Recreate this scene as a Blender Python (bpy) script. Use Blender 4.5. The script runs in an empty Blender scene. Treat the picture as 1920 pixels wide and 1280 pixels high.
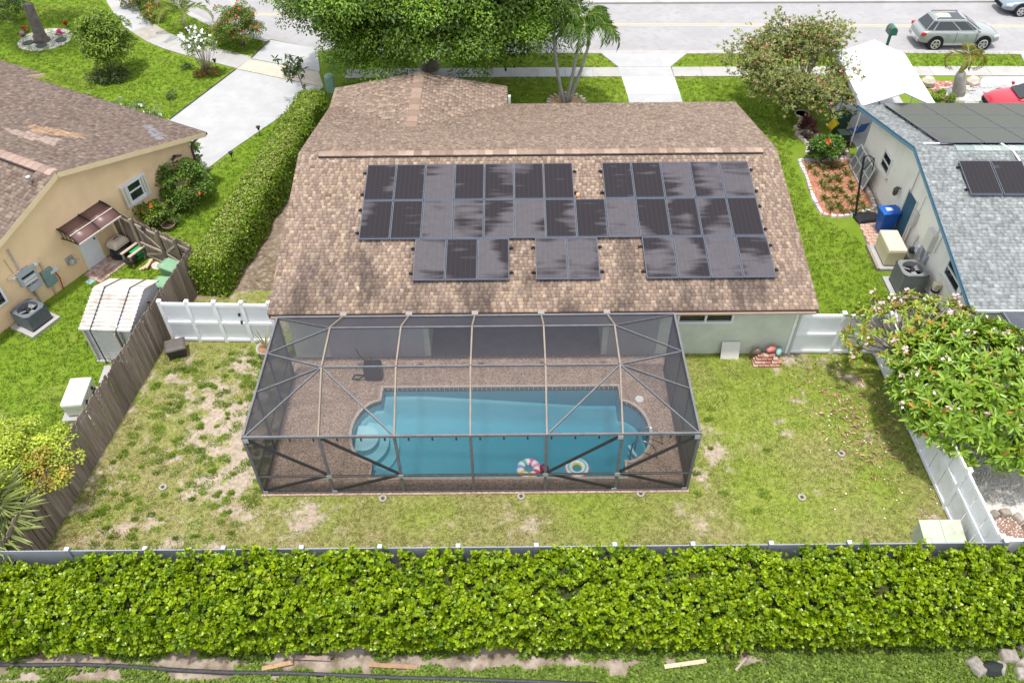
import bpy, bmesh, math, random
import numpy as np
from mathutils import Vector, Matrix
from mathutils.geometry import tessellate_polygon
random.seed(7); RNG = np.random.default_rng(11)
S = bpy.context.scene; COL = S.collection
PI = math.pi; R = math.radians

# ---------------------------------------------------------------- camera, sky, sun, exposure
CAM_H = 20.0; F_PX = 1517.03; PITCH = R(44.8726); ROLL = R(-0.5423)
_fw = Vector((0, math.cos(PITCH), -math.sin(PITCH)))
_r = Vector((1, 0, 0)); _u = _r.cross(_fw)
CR = _r*math.cos(ROLL) + _u*math.sin(ROLL); CU = -_r*math.sin(ROLL) + _u*math.cos(ROLL)
cam_d = bpy.data.cameras.new('camera'); cam = bpy.data.objects.new('camera', cam_d); COL.objects.link(cam)
cam_d.sensor_width = 36; cam_d.lens = F_PX/1920*36; cam_d.clip_start = .1; cam_d.clip_end = 2000
m = Matrix.Identity(4)
for i in range(3):
    m[i][0] = CR[i]; m[i][1] = CU[i]; m[i][2] = -_fw[i]
m[2][3] = CAM_H; cam.matrix_world = m
S.camera = cam

# sun a little behind the camera and almost overhead: shadows move (+.04, +.11) per metre of height
SUN_DIR = Vector((.04, .11, -1)).normalized()          # the way the light travels
W = bpy.data.worlds.new('World'); S.world = W; W.use_nodes = True
nt = W.node_tree; nt.nodes.clear()
sky = nt.nodes.new('ShaderNodeTexSky'); sky.sky_type = 'NISHITA'; sky.sun_disc = False
sky.sun_elevation = math.asin(-SUN_DIR.z); sky.sun_rotation = math.atan2(-SUN_DIR.x, -SUN_DIR.y)
sky.air_density = 1.0; sky.dust_density = 1.5; sky.ozone_density = 1.0
bg = nt.nodes.new('ShaderNodeBackground'); bg.inputs[1].default_value = .15
wo = nt.nodes.new('ShaderNodeOutputWorld')
veil = nt.nodes.new('ShaderNodeMix'); veil.data_type = 'RGBA'; veil.inputs['Factor'].default_value = .62; veil.inputs['B'].default_value = (5.6, 5.5, 5.35, 1)   # thin even cloud over the blue
nt.links.new(sky.outputs[0], veil.inputs['A']); nt.links.new(veil.outputs['Result'], bg.inputs[0]); nt.links.new(bg.outputs[0], wo.inputs[0])
sd = bpy.data.lights.new('sun', 'SUN'); sd.energy = 2.0; sd.angle = R(4); sd.color = (1, .965, .91)
so = bpy.data.objects.new('sun', sd); COL.objects.link(so); so.location = (0, 0, 60)
so.rotation_euler = SUN_DIR.to_track_quat('-Z', 'Y').to_euler()
S.view_settings.view_transform = 'Standard'; S.view_settings.look = 'None'
S.view_settings.gamma = 1; S.view_settings.use_curve_mapping = False
S.view_settings.exposure = 1.1
S.cycles.max_bounces = 8; S.cycles.transparent_max_bounces = 16
S.cycles.use_denoising = True

# ---------------------------------------------------------------- survey: photo measurement (px of the 1920 frame) -> point of the place at height z
def ray(px, py): return _fw + CR*((px-960)/F_PX) + CU*((640-py)/F_PX)
def G(px, py, z=0.0):
    d = ray(px, py); t = (z-CAM_H)/d.z
    return Vector((d.x*t, d.y*t, z))
def onwall(px, py, root, y=0.0):                        # point of the plane local y = const of a thing -> (x, z)
    inv = root.matrix_basis.inverted(); o = inv @ Vector((0, 0, CAM_H)); d = inv.to_3x3() @ ray(px, py)
    t = (y-o.y)/d.y; p = o+d*t
    return p.x, p.z

# ---------------------------------------------------------------- materials
MATS = {}
def _n(nt, t, **k):
    n = nt.nodes.new(t)
    for a, b in k.items(): setattr(n, a, b)
    return n
def lk(nt, a, b): nt.links.new(a, b)
def M(name, c1, c2=None, scale=4.0, rough=.7, spec=.3, metal=0.0, bump=0.0, bscale=40.0, c3=None, s3=30.0, detail=6, world=False, dist=.02):
    """principled with two or three tones broken up by noise, and fine relief"""
    if name in MATS: return MATS[name]
    mt = bpy.data.materials.new(name); mt.use_nodes = True; nt = mt.node_tree
    b = nt.nodes['Principled BSDF']; MATS[name] = mt
    b.inputs['Roughness'].default_value = rough; b.inputs['Metallic'].default_value = metal
    b.inputs['Specular IOR Level'].default_value = spec
    b.inputs['Base Color'].default_value = (*c1, 1)
    if c2 is None and not bump: return mt
    tc = _n(nt, 'ShaderNodeTexCoord')
    co = tc.outputs['Object']
    if world:
        g = _n(nt, 'ShaderNodeNewGeometry'); co = g.outputs['Position']
    if c2 is not None:
        no = _n(nt, 'ShaderNodeTexNoise'); no.inputs['Scale'].default_value = scale; no.inputs['Detail'].default_value = detail
        no.inputs['Roughness'].default_value = .65
        lk(nt, co, no.inputs['Vector'])
        rp = _n(nt, 'ShaderNodeValToRGB'); rp.color_ramp.elements[0].position = .35; rp.color_ramp.elements[1].position = .66
        rp.color_ramp.elements[0].color = (*c1, 1); rp.color_ramp.elements[1].color = (*c2, 1)
        lk(nt, no.outputs['Fac'], rp.inputs['Fac']); out = rp.outputs['Color']
        if c3 is not None:
            n3 = _n(nt, 'ShaderNodeTexNoise'); n3.inputs['Scale'].default_value = s3; n3.inputs['Detail'].default_value = 4
            lk(nt, co, n3.inputs['Vector'])
            r3 = _n(nt, 'ShaderNodeMapRange'); r3.inputs[1].default_value = .5; r3.inputs[2].default_value = .68
            lk(nt, n3.outputs['Fac'], r3.inputs[0])
            mx = _n(nt, 'ShaderNodeMix', data_type='RGBA'); mx.inputs['B'].default_value = (*c3, 1)
            lk(nt, r3.outputs[0], mx.inputs['Factor']); lk(nt, out, mx.inputs['A']); out = mx.outputs['Result']
        lk(nt, out, b.inputs['Base Color'])
    if bump:
        nb = _n(nt, 'ShaderNodeTexNoise'); nb.inputs['Scale'].default_value = bscale; nb.inputs['Detail'].default_value = 5
        lk(nt, co, nb.inputs['Vector'])
        bp = _n(nt, 'ShaderNodeBump'); bp.inputs['Strength'].default_value = bump; bp.inputs['Distance'].default_value = dist
        lk(nt, nb.outputs['Fac'], bp.inputs['Height']); lk(nt, bp.outputs[0], b.inputs['Normal'])
    return mt
def ATT(name, rough=.8, spec=.2, trans=0.0, noise=0.0, nscale=3.0, bump=0.0, bscale=60.0, stain=None, dist=.01):
    """colour comes from the piece's own 'col' attribute (leaves, shingles, stones); trans = light let through a leaf"""
    if name in MATS: return MATS[name]
    mt = bpy.data.materials.new(name); mt.use_nodes = True; nt = mt.node_tree; MATS[name] = mt
    b = nt.nodes['Principled BSDF']; b.inputs['Roughness'].default_value = rough; b.inputs['Specular IOR Level'].default_value = spec
    a = _n(nt, 'ShaderNodeAttribute', attribute_name='col'); out = a.outputs['Color']
    g = _n(nt, 'ShaderNodeNewGeometry')
    if noise:
        no = _n(nt, 'ShaderNodeTexNoise'); no.inputs['Scale'].default_value = nscale; no.inputs['Detail'].default_value = 6
        lk(nt, g.outputs['Position'], no.inputs['Vector'])
        mr = _n(nt, 'ShaderNodeMapRange'); mr.inputs[1].default_value = .25; mr.inputs[2].default_value = .75
        mr.inputs[3].default_value = 1-noise; mr.inputs[4].default_value = 1+noise
        lk(nt, no.outputs['Fac'], mr.inputs[0])
        mx = _n(nt, 'ShaderNodeMix', data_type='RGBA', blend_type='MULTIPLY'); mx.inputs['Factor'].default_value = 1
        lk(nt, out, mx.inputs['A']); lk(nt, mr.outputs[0], mx.inputs['B']); out = mx.outputs['Result']
    if stain:                                           # algae streaks running down the slope
        mp = _n(nt, 'ShaderNodeMapping'); mp.inputs['Scale'].default_value = stain[0]
        lk(nt, g.outputs['Position'], mp.inputs['Vector'])
        no = _n(nt, 'ShaderNodeTexNoise'); no.inputs['Scale'].default_value = 1; no.inputs['Detail'].default_value = 5; no.inputs['Roughness'].default_value = .6
        lk(nt, mp.outputs[0], no.inputs['Vector'])
        mr = _n(nt, 'ShaderNodeMapRange'); mr.inputs[1].default_value = stain[1]; mr.inputs[2].default_value = stain[1]+.16
        mr.inputs[4].default_value = stain[2]
        lk(nt, no.outputs['Fac'], mr.inputs[0])
        mx = _n(nt, 'ShaderNodeMix', data_type='RGBA'); mx.inputs['B'].default_value = (.035, .03, .032, 1)
        fac = mr.outputs[0]
        if len(stain) > 3:                              # the growth sits low on the slope
            sp = _n(nt, 'ShaderNodeSeparateXYZ'); lk(nt, g.outputs['Position'], sp.inputs[0])
            m2 = _n(nt, 'ShaderNodeMapRange'); m2.inputs[1].default_value = stain[3]; m2.inputs[2].default_value = stain[4]
            m2.inputs[3].default_value = 0; m2.inputs[4].default_value = 1
            lk(nt, sp.outputs[1], m2.inputs[0])
            mu = _n(nt, 'ShaderNodeMath', operation='MULTIPLY'); lk(nt, fac, mu.inputs[0]); lk(nt, m2.outputs[0], mu.inputs[1]); fac = mu.outputs[0]
        lk(nt, fac, mx.inputs['Factor']); lk(nt, out, mx.inputs['A']); out = mx.outputs['Result']
    lk(nt, out, b.inputs['Base Color'])
    if bump:
        nb = _n(nt, 'ShaderNodeTexNoise'); nb.inputs['Scale'].default_value = bscale
        lk(nt, g.outputs['Position'], nb.inputs['Vector'])
        bp = _n(nt, 'ShaderNodeBump'); bp.inputs['Strength'].default_value = bump; bp.inputs['Distance'].default_value = dist
        lk(nt, nb.outputs['Fac'], bp.inputs['Height']); lk(nt, bp.outputs[0], b.inputs['Normal'])
    if trans:
        t = _n(nt, 'ShaderNodeBsdfTranslucent'); mx = _n(nt, 'ShaderNodeMixShader'); mx.inputs[0].default_value = trans
        lk(nt, out, t.inputs[0]); lk(nt, b.outputs[0], mx.inputs[1]); lk(nt, t.outputs[0], mx.inputs[2])
        lk(nt, mx.outputs[0], nt.nodes['Material Output'].inputs[0])
    return mt

# ---------------------------------------------------------------- mesh builders
def link(name, me, mat, parent=None, smooth=False):
    if mat is not None: me.materials.append(mat)
    if smooth: me.polygons.foreach_set('use_smooth', [True]*len(me.polygons))
    o = bpy.data.objects.new(name, me); COL.objects.link(o)
    if parent is not None: o.parent = parent
    return o
class MB:
    def __init__(s): s.v = []; s.f = []
    def add(s, vs, fs):
        o = len(s.v); s.v += [tuple(v) for v in vs]; s.f += [tuple(i+o for i in f) for f in fs]; return s
    def box(s, c, d, rz=0.0, taper=1.0):
        x, y, z = d[0]/2, d[1]/2, d[2]/2; cs, sn = math.cos(rz), math.sin(rz); vs = []
        for dz, k in ((-z, 1), (z, taper)):
            for dx, dy in ((-x, -y), (x, -y), (x, y), (-x, y)):
                dx *= k; dy *= k; vs.append((c[0]+dx*cs-dy*sn, c[1]+dx*sn+dy*cs, c[2]+dz))
        return s.add(vs, [(3, 2, 1, 0), (4, 5, 6, 7), (0, 1, 5, 4), (1, 2, 6, 5), (2, 3, 7, 6), (3, 0, 4, 7)])
    def b2(s, a, b): return s.box([(a[i]+b[i])/2 for i in range(3)], [abs(b[i]-a[i]) for i in range(3)])
    def beam(s, a, b, w, h, up=(0, 0, 1)):
        a, b = Vector(a), Vector(b); d = (b-a).normalized(); up = Vector(up)
        if abs(d.dot(up)) > .99: up = Vector((0, 1, 0))
        x = d.cross(up).normalized()*(w/2); z = x.cross(d).normalized()*(h/2)
        vs = [p+q for p in (a, b) for q in (-x-z, x-z, x+z, -x+z)]
        return s.add(vs, [(0, 1, 2, 3), (7, 6, 5, 4), (0, 4, 5, 1), (1, 5, 6, 2), (2, 6, 7, 3), (3, 7, 4, 0)])
    def tube(s, pts, r, n=8, caps=True):
        pts = [Vector(p) for p in pts]; rs = r if isinstance(r, (list, tuple)) else [r]*len(pts); rings = []; px = None
        for i, p in enumerate(pts):
            d = (pts[min(i+1, len(pts)-1)]-pts[max(i-1, 0)]).normalized()
            if px is None: px = d.orthogonal().normalized()
            px = (px-d*px.dot(d)).normalized() if (px-d*px.dot(d)).length > 1e-5 else d.orthogonal().normalized()
            py = d.cross(px)
            rings.append([p+(px*math.cos(2*PI*k/n)+py*math.sin(2*PI*k/n))*rs[i] for k in range(n)])
        return s.loft(rings, caps)
    def loft(s, rings, caps=True, closed=True):
        n = len(rings[0]); vs = [v for r in rings for v in r]; fs = []
        for i in range(len(rings)-1):
            for k in range(n if closed else n-1):
                k2 = (k+1) % n; fs.append((i*n+k, i*n+k2, (i+1)*n+k2, (i+1)*n+k))
        if caps: fs.append(tuple(range(n-1, -1, -1))); fs.append(tuple((len(rings)-1)*n+k for k in range(n)))
        return s.add(vs, fs)
    def lathe(s, prof, n=16, c=(0, 0, 0), caps=True):
        return s.loft([[(c[0]+r*math.cos(2*PI*k/n), c[1]+r*math.sin(2*PI*k/n), c[2]+z) for k in range(n)] for r, z in prof], caps)
    def torus(s, R0, r, n=24, k=10, c=(0, 0, 0), a0=0.0, a1=2*PI, fl=1.0):
        full = abs(a1-a0-2*PI) < 1e-6; rings = []
        for i in range(n+(0 if full else 1)):
            a = a0+(a1-a0)*i/n
            rings.append([(c[0]+(R0+r*math.cos(2*PI*j/k))*math.cos(a), c[1]+(R0+r*math.cos(2*PI*j/k))*math.sin(a), c[2]+fl*r*math.sin(2*PI*j/k)) for j in range(k)])
        if full: rings.append(rings[0])
        return s.loft(rings, False)
    def prism(s, poly, z0, z1):
        n = len(poly); area = sum(poly[i][0]*poly[(i+1) % n][1]-poly[(i+1) % n][0]*poly[i][1] for i in range(n))
        if area < 0: poly = poly[::-1]
        vs = [(p[0], p[1], z0) for p in poly]+[(p[0], p[1], z1) for p in poly]
        tris = tessellate_polygon([[Vector((p[0], p[1], 0)) for p in poly]]); fs = []
        for t in tris:
            a, b, c = [Vector(poly[i][:2]) for i in t]
            if (b-a).cross(c-a) < 0: t = t[::-1]
            fs.append(tuple(n+i for i in t)); fs.append(tuple(t[::-1]))
        fs += [(i, (i+1) % n, n+(i+1) % n, n+i) for i in range(n)]
        return s.add(vs, fs)
    def build(s, name, mat, parent=None, smooth=False, bevel=0.0, sub=0, org=None):
        me = bpy.data.meshes.new(name)
        v = s.v
        if org is not None: v = [(p[0]-org[0], p[1]-org[1], p[2]-org[2]) for p in v]
        me.from_pydata(v, [], s.f); me.update()
        o = link(name, me, mat, parent, smooth)
        if org is not None: o.location = org
        if bevel: md = o.modifiers.new('bevel', 'BEVEL'); md.width = bevel; md.segments = 2; md.limit_method = 'ANGLE'
        if sub: md = o.modifiers.new('sub', 'SUBSURF'); md.levels = md.render_levels = sub
        return o
def npmesh(name, V, F, mat, parent=None, cols=None, smooth=False):
    """V (n,3), F (m,k) from numpy, cols (n,3)"""
    me = bpy.data.meshes.new(name); n, (fm, k) = len(V), F.shape
    me.vertices.add(n); me.vertices.foreach_set('co', V.astype(np.float32).ravel())
    me.loops.add(fm*k); me.loops.foreach_set('vertex_index', F.astype(np.int32).ravel())
    me.polygons.add(fm); me.polygons.foreach_set('loop_start', np.arange(0, fm*k, k, dtype=np.int32))
    if cols is not None:
        a = me.color_attributes.new('col', 'FLOAT_COLOR', 'POINT')
        a.data.foreach_set('color', np.concatenate([cols, np.ones((n, 1))], 1).astype(np.float32).ravel())
    me.update(calc_edges=True)
    return link(name, me, mat, parent, smooth)
def paint(o, c):                                        # one colour over the whole piece, read by ATT materials
    me = o.data; a = me.color_attributes.new('col', 'FLOAT_COLOR', 'POINT')
    a.data.foreach_set('color', list((*c, 1))*len(me.vertices)); return o

# ---------------------------------------------------------------- object bookkeeping
def tag(o, label, cat, group=None):
    o['label'] = label; o['category'] = cat
    if group: o['group'] = group
    return o
def thing(name, label, cat, loc=(0, 0, 0), rz=0.0, group=None):
    o = bpy.data.objects.new(name, None); COL.objects.link(o); o.empty_display_size = .2
    o.location = loc; o.rotation_euler = (0, 0, rz)
    o.matrix_basis = Matrix.Translation(Vector(loc)) @ Matrix.Rotation(rz, 4, 'Z')
    return tag(o, label, cat, group)
def struct(o): o['kind'] = 'structure'; return o
def stuff(o): o['kind'] = 'stuff'; return o
KIDS = {}
def dup(root, loc, rz=0.0, label=None, scale=1.0):
    """a copy of a thing with copies of its parts and sub-parts, sharing their meshes"""
    def kids(o): return list(o.children)
    r = root.copy(); COL.objects.link(r); r.location = loc; r.rotation_euler = (0, 0, rz); r.scale = (scale,)*3
    if label: r['label'] = label
    for ch in kids(root):
        c = ch.copy(); COL.objects.link(c); c.parent = r
        for g in kids(ch):
            d = g.copy(); COL.objects.link(d); d.parent = c
    return r
def dist_seg(px, py, a, b):
    ax, ay, bx, by = a[0], a[1], b[0], b[1]; t = np.clip(((px-ax)*(bx-ax)+(py-ay)*(by-ay))/((bx-ax)**2+(by-ay)**2+1e-9), 0, 1)
    return np.hypot(px-ax-t*(bx-ax), py-ay-t*(by-ay))
def in_poly(px, py, poly):
    c = np.zeros(len(px), bool); n = len(poly)
    for i in range(n):
        x1, y1 = poly[i][0], poly[i][1]; x2, y2 = poly[(i+1) % n][0], poly[(i+1) % n][1]
        if y1 == y2: continue
        c ^= ((y1 > py) != (y2 > py)) & (px < (x2-x1)*(py-y1)/(y2-y1)+x1)
    return c
_perm = RNG.random((64, 64))
def vnoise(x, y, s):                                    # smooth value noise 0..1
    x = x/s; y = y/s; xi = np.floor(x).astype(int); yi = np.floor(y).astype(int); fx = x-xi; fy = y-yi
    fx = fx*fx*(3-2*fx); fy = fy*fy*(3-2*fy); g = lambda a, b: _perm[a % 64, b % 64]
    return (g(xi, yi)*(1-fx)+g(xi+1, yi)*fx)*(1-fy)+(g(xi, yi+1)*(1-fx)+g(xi+1, yi+1)*fx)*fy
def fbm(x, y, s): return .5*vnoise(x, y, s)+.27*vnoise(x+9, y+4, s*.47)+.15*vnoise(x+3, y+17, s*.21)+.08*vnoise(x, y, s*.1)

# ---------------------------------------------------------------- foliage
def unit(a): return a/(np.linalg.norm(a, axis=-1, keepdims=True)+1e-9)
def leaf_geo(P, D, N, L, Wd, fold=.18, droop=.1):
    """six-vertex folded leaves: base, two shoulders each side, tip"""
    D = unit(D); Sd = unit(np.cross(D, N)); N = np.cross(Sd, D); L = L[:, None]; Wd = Wd[:, None]
    b = P; l1 = P+D*L*.38-Sd*Wd*.5+N*Wd*fold; r1 = P+D*L*.38+Sd*Wd*.5+N*Wd*fold
    l2 = P+D*L*.74-Sd*Wd*.40+N*(Wd*fold-L*droop*.5); r2 = P+D*L*.74+Sd*Wd*.40+N*(Wd*fold-L*droop*.5); t = P+D*L-N*L*droop
    V = np.stack([b, r1, r2, t, l2, l1], 1).reshape(-1, 3); k = np.arange(len(P))*6
    F = np.concatenate([np.stack([k, k+1, k+2, k+3], 1), np.stack([k, k+3, k+4, k+5], 1)], 0)
    return V, F
def leaves(name, P, D, N, L, Wd, cols, mat, parent, singles=0, fold=.18, droop=.1, leafname='leaf', rank=None):
    P = np.asarray(P)
    if singles:
        org = np.array(parent.location)
        if rank is None:
            d = np.linalg.norm(P+org-np.array([0, 0, CAM_H]), axis=1); rank = d/np.maximum(L, .01)
        idx = np.argsort(rank)[:singles*3]; idx = RNG.permutation(idx)[:singles]
        keep = np.ones(len(P), bool); keep[idx] = False; tm = []
        q = RNG.choice(idx, 8)
        for j in q:
            V, F = leaf_geo(np.zeros((1, 3)), np.array([[0., 1, 0]]), np.array([[0., 0, 1]]), np.array([1.]), np.array([Wd[j]/L[j]]), fold, droop)
            o = npmesh(leafname, V, F, mat, parent, np.repeat(cols[j:j+1], 6, 0)); tm.append(o.data); bpy.data.objects.remove(o)
        Dn = unit(D[idx]); Sn = unit(np.cross(Dn, N[idx])); Nn = np.cross(Sn, Dn)
        for a, i in enumerate(idx):
            o = bpy.data.objects.new(leafname, tm[a % 8]); COL.objects.link(o); o.parent = parent
            mm = Matrix.Identity(4)
            for r in range(3):
                mm[r][0] = Sn[a][r]*L[i]; mm[r][1] = Dn[a][r]*L[i]; mm[r][2] = Nn[a][r]*L[i]; mm[r][3] = P[i][r]
            o.matrix_basis = mm
        P, D, N, L, Wd, cols = P[keep], D[keep], N[keep], L[keep], Wd[keep], cols[keep]
    V, F = leaf_geo(P, D, N, L, Wd, fold, droop)
    o = npmesh(name, V, F, mat, parent, np.repeat(cols, 6, 0))
    if singles: stuff(o)
    return o
def sph(n):
    a = RNG.normal(size=(n, 3)); return unit(a)
def shades(n, c1, c2, lum=.15):
    t = RNG.random((n, 1)); return (np.array(c1)*(1-t)+np.array(c2)*t)*(1+lum*RNG.normal(size=(n, 1))).clip(.5, 1.6)
def rosettes(C, A, k, spread, L, jit=.25):
    """k leaves round every centre C with axis A; spread 0 = along the axis, 1 = flat"""
    n = len(C); A = unit(A); T = unit(np.cross(A, sph(n))); B = np.cross(A, T)
    ang = (np.arange(k)/k*2*PI)[None, :]+RNG.random((n, 1))*6.28+RNG.normal(size=(n, k))*.25
    sp = np.clip(spread+RNG.normal(size=(n, k))*jit, .05, 1.3)*PI/2
    D = A[:, None]*np.cos(sp)[..., None]+(T[:, None]*np.cos(ang)[..., None]+B[:, None]*np.sin(ang)[..., None])*np.sin(sp)[..., None]
    N = A[:, None]*np.sin(sp)[..., None]-(T[:, None]*np.cos(ang)[..., None]+B[:, None]*np.sin(ang)[..., None])*np.cos(sp)[..., None]
    Ls = L*(.75+.5*RNG.random((n, k)))
    P = np.repeat(C[:, None], k, 1)
    return P.reshape(-1, 3), D.reshape(-1, 3), (N+1e-4).reshape(-1, 3), Ls.ravel()
# ================================================================= SETTING
XS = [-7.348, -5.289, -3.226, -1.156, .924, 2.988, 5.094]      # screen enclosure: ribs across the yard
YF, YB, HC, Y1, Y2, Z1 = 13.795, 18.545, 2.648, 15.439, 17.0, 3.69
XL, XR, YE, ZE, YR, ZR, YFR = -7.817, 9.85, 19.045, 2.376, 26.19, 3.847, 32.39   # main roof
DECK = [(-7.40, 13.70), (5.16, 13.70), (5.16, 19.36), (-7.40, 19.36)]

def sheet(name, outer, holes, z, mat, parent=None):
    loops = [[Vector((p[0], p[1], 0)) for p in outer]]+[[Vector((p[0], p[1], 0)) for p in h] for h in holes]
    tr = tessellate_polygon(loops); vs = [(p.x, p.y, z) for l in loops for p in l]; fs = []
    for t in tr:
        a, b, c = [Vector(vs[i][:2]) for i in t]
        fs.append(tuple(t) if (b-a).cross(c-a) > 0 else tuple(t[::-1]))
    mb = MB(); mb.add(vs, fs); return mb.build(name, mat, parent)

GRASS_A, GRASS_B, GRASS_C = (.10, .185, .018), (.155, .25, .03), (.24, .25, .07)
m_ground = M('lawn_soil', (.12, .19, .016), (.155, .235, .022), scale=1.4, rough=.95, spec=.1, bump=.5, bscale=30, c3=(.16, .21, .03), s3=.8, world=True, dist=.04)
ground = struct(sheet('ground', [(-220, -120), (220, -120), (220, 320), (-220, 320)], [DECK], 0.0, m_ground))

# --- back lawn: worn turf with bare sand, built as a fine grid whose own colour is soil or turf
BARE = [(-9.3, 16.6, 1.5, .9), (-8.4, 15.2, 1.1, .9), (-8.0, 17.9, .8, .8), (-9.0, 13.9, 1.0, .7), (-7.9, 14.6, .7, .9), (-10.2, 18.2, .9, .55), (-10.6, 17.2, .9, .5),
        (-10.0, 12.9, .7, .75), (-9.8, 15.6, .8, .6), (-6.0, 13.1, .9, .55), (-7.6, 13.2, .7, .6), (-9.7, 12.0, .8, .8), (-11.5, 12.3, .8, .5), (-10.9, 11.6, .6, .6),
        (-8.6, 11.9, .7, .5), (-8.8, 19.0, .9, .5), (-11.2, 19.2, .6, .5), (-4.0, 11.8, 1.2, .45), (-2.2, 12.2, 1.0, .5), (-1.0, 11.4, 1.0, .35), (.6, 12.6, 1.1, .45), (2.6, 12.1, 1.2, .35), (-5.4, 11.6, 1.0, .45),
        (5.55, 14.3, .55, .9), (5.7, 13.9, .35, .9), (6.3, 15.1, .6, .65), (6.6, 14.6, .5, .5), (7.0, 15.9, .4, .45), (9.4, 17.4, .55, .85), (9.6, 19.0, 1.0, .75), (10.6, 19.0, .8, .8), (11.0, 18.2, .8, .5),
        (8.6, 15.9, .35, .6), (8.5, 16.3, .3, .5), (12.0, 12.6, .7, .7), (10.4, 13.0, .5, .35), (11.4, 15.4, .9, .4), (10.6, 16.6, .9, .5), (5.4, 12.6, .8, .35), (8.0, 12.4, .7, .3)]
def bareness(x, y):
    n = fbm(x*1.0+40, y*1.0+7, 1.1); f = fbm(x+3, y+50, .35); b = np.zeros_like(x)
    for cx, cy, r, a in BARE:
        d = np.hypot(x-cx, (y-cy)*1.25)/r; b = np.maximum(b, a*np.clip(1.35-d, 0, 1))
    left = np.clip((-4.5-x)/4, 0, 1)
    g2 = fbm(x*1.0+21, y+66, .16)
    v = b*.72+left*.30+(n-.5)*1.25+(f-.5)*1.15+(g2-.5)*.7
    return np.clip((v-.42)*2.8, 0, 1)
def dryness(x, y):
    n = fbm(x+13, y+31, 1.7); d = np.clip((14.2-y)/2.5, 0, 1)*.45+np.clip((-6.5-x)/4, 0, 1)*.35
    return np.clip((n-.5)*1.6+d+.12, 0, 1)
gx = np.arange(-13.15, 12.52, .085); gy = np.arange(10.98, 22.9, .085)
X, Y = np.meshgrid(gx, gy); bz = bareness(X, Y); dr = dryness(X, Y)
Z = .014+.03*(fbm(X, Y, .9)-.5)*(1)+.012*(fbm(X, Y+9, .2)-.5)-.008*bz
Z = np.maximum(Z, .005)
V = np.stack([X, Y, Z], -1).reshape(-1, 3)
ny, nx = X.shape; i = np.arange(ny*nx).reshape(ny, nx)
F = np.stack([i[:-1, :-1], i[:-1, 1:], i[1:, 1:], i[1:, :-1]], -1).reshape(-1, 4)
cx = V[F].mean(1)
bad = (cx[:, 0] > -7.36) & (cx[:, 0] < 5.12) & (cx[:, 1] > 13.74) & (cx[:, 1] < 19.4)
bad |= (cx[:, 1] > 19.45) & (cx[:, 0] > -7.6)
fx = -13.02+(cx[:, 1]-12.36)*(.92/7.89)                # the board fence line
bad |= cx[:, 0] < fx-.06
F = F[~bad]
t = fbm(X, Y, .5)[..., None]; sand = np.array([.34, .275, .215])*(.82+.4*fbm(X+5, Y, .25)[..., None])
turf = np.array([.15, .20, .024])*(1-t)+np.array([.225, .25, .055])*t
turf = turf*(1-dr[..., None])+np.array([.24, .205, .10])*dr[..., None]
colr = sand*bz[..., None]+turf*(1-bz[..., None])
struct(npmesh('back_lawn', V, F, ATT('turf_soil', rough=.95, spec=.1, noise=.35, nscale=9, bump=.6, bscale=55, dist=.02), None, colr.reshape(-1, 3), True))

def blades(name, regions, mat, seed=0, h=.075, w=.02):
    """tufts of single-triangle grass blades; regions: (polygon, tufts per m2, colour function, keep function)"""
    Vs = []; Cs = []
    for poly, dens, c1, c2, keep in regions:
        p = np.array([q[:2] for q in poly]); lo, hi = p.min(0), p.max(0); n = int(dens*np.prod(hi-lo))
        x = RNG.uniform(lo[0], hi[0], n); y = RNG.uniform(lo[1], hi[1], n); k = in_poly(x, y, poly)
        x, y = x[k], y[k]
        if keep is not None: kk, dry = keep(x, y); x, y, dry = x[kk], y[kk], dry[kk]
        else: dry = np.clip((fbm(x+70, y, 2.2)-.52)*2, 0, 1)*.6
        n = len(x); nb = 7; hh = h*(.8+.4*fbm(x, y+30, .8))
        ang = RNG.random((n, nb))*6.28; ox = RNG.normal(size=(n, nb))*.045; oy = RNG.normal(size=(n, nb))*.045
        lean = RNG.random((n, nb))*.9+.25; H = hh[:, None]*(.6+.7*RNG.random((n, nb)))
        bx = x[:, None]+ox; by = y[:, None]+oy; ca, sa = np.cos(ang), np.sin(ang); ww = w*(.7+.6*RNG.random((n, nb)))
        a = np.stack([bx-sa*ww/2, by+ca*ww/2, np.full_like(bx, .004)], -1); b = np.stack([bx+sa*ww/2, by-ca*ww/2, np.full_like(bx, .004)], -1)
        t = np.stack([bx+ca*H*lean, by+sa*H*lean, H+.004], -1)
        Vs.append(np.stack([a, b, t], 2).reshape(-1, 3))
        c = shades(n, c1, c2, .18); dc = np.array([.30, .25, .10]); c = c*(1-dry[:, None])+dc*dry[:, None]
        c = np.repeat(c[:, None], nb, 1)*(1+.2*RNG.normal(size=(n, nb, 1))).clip(.5, 1.5)
        Cs.append(np.repeat(c.reshape(-1, 3), 3, 0))
    V = np.concatenate(Vs); F = np.arange(len(V)).reshape(-1, 3)
    return stuff(npmesh(name, V, F, mat, None, np.concatenate(Cs)))
m_blade = ATT('grass_blade', rough=.6, spec=.25, trans=.35)

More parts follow.
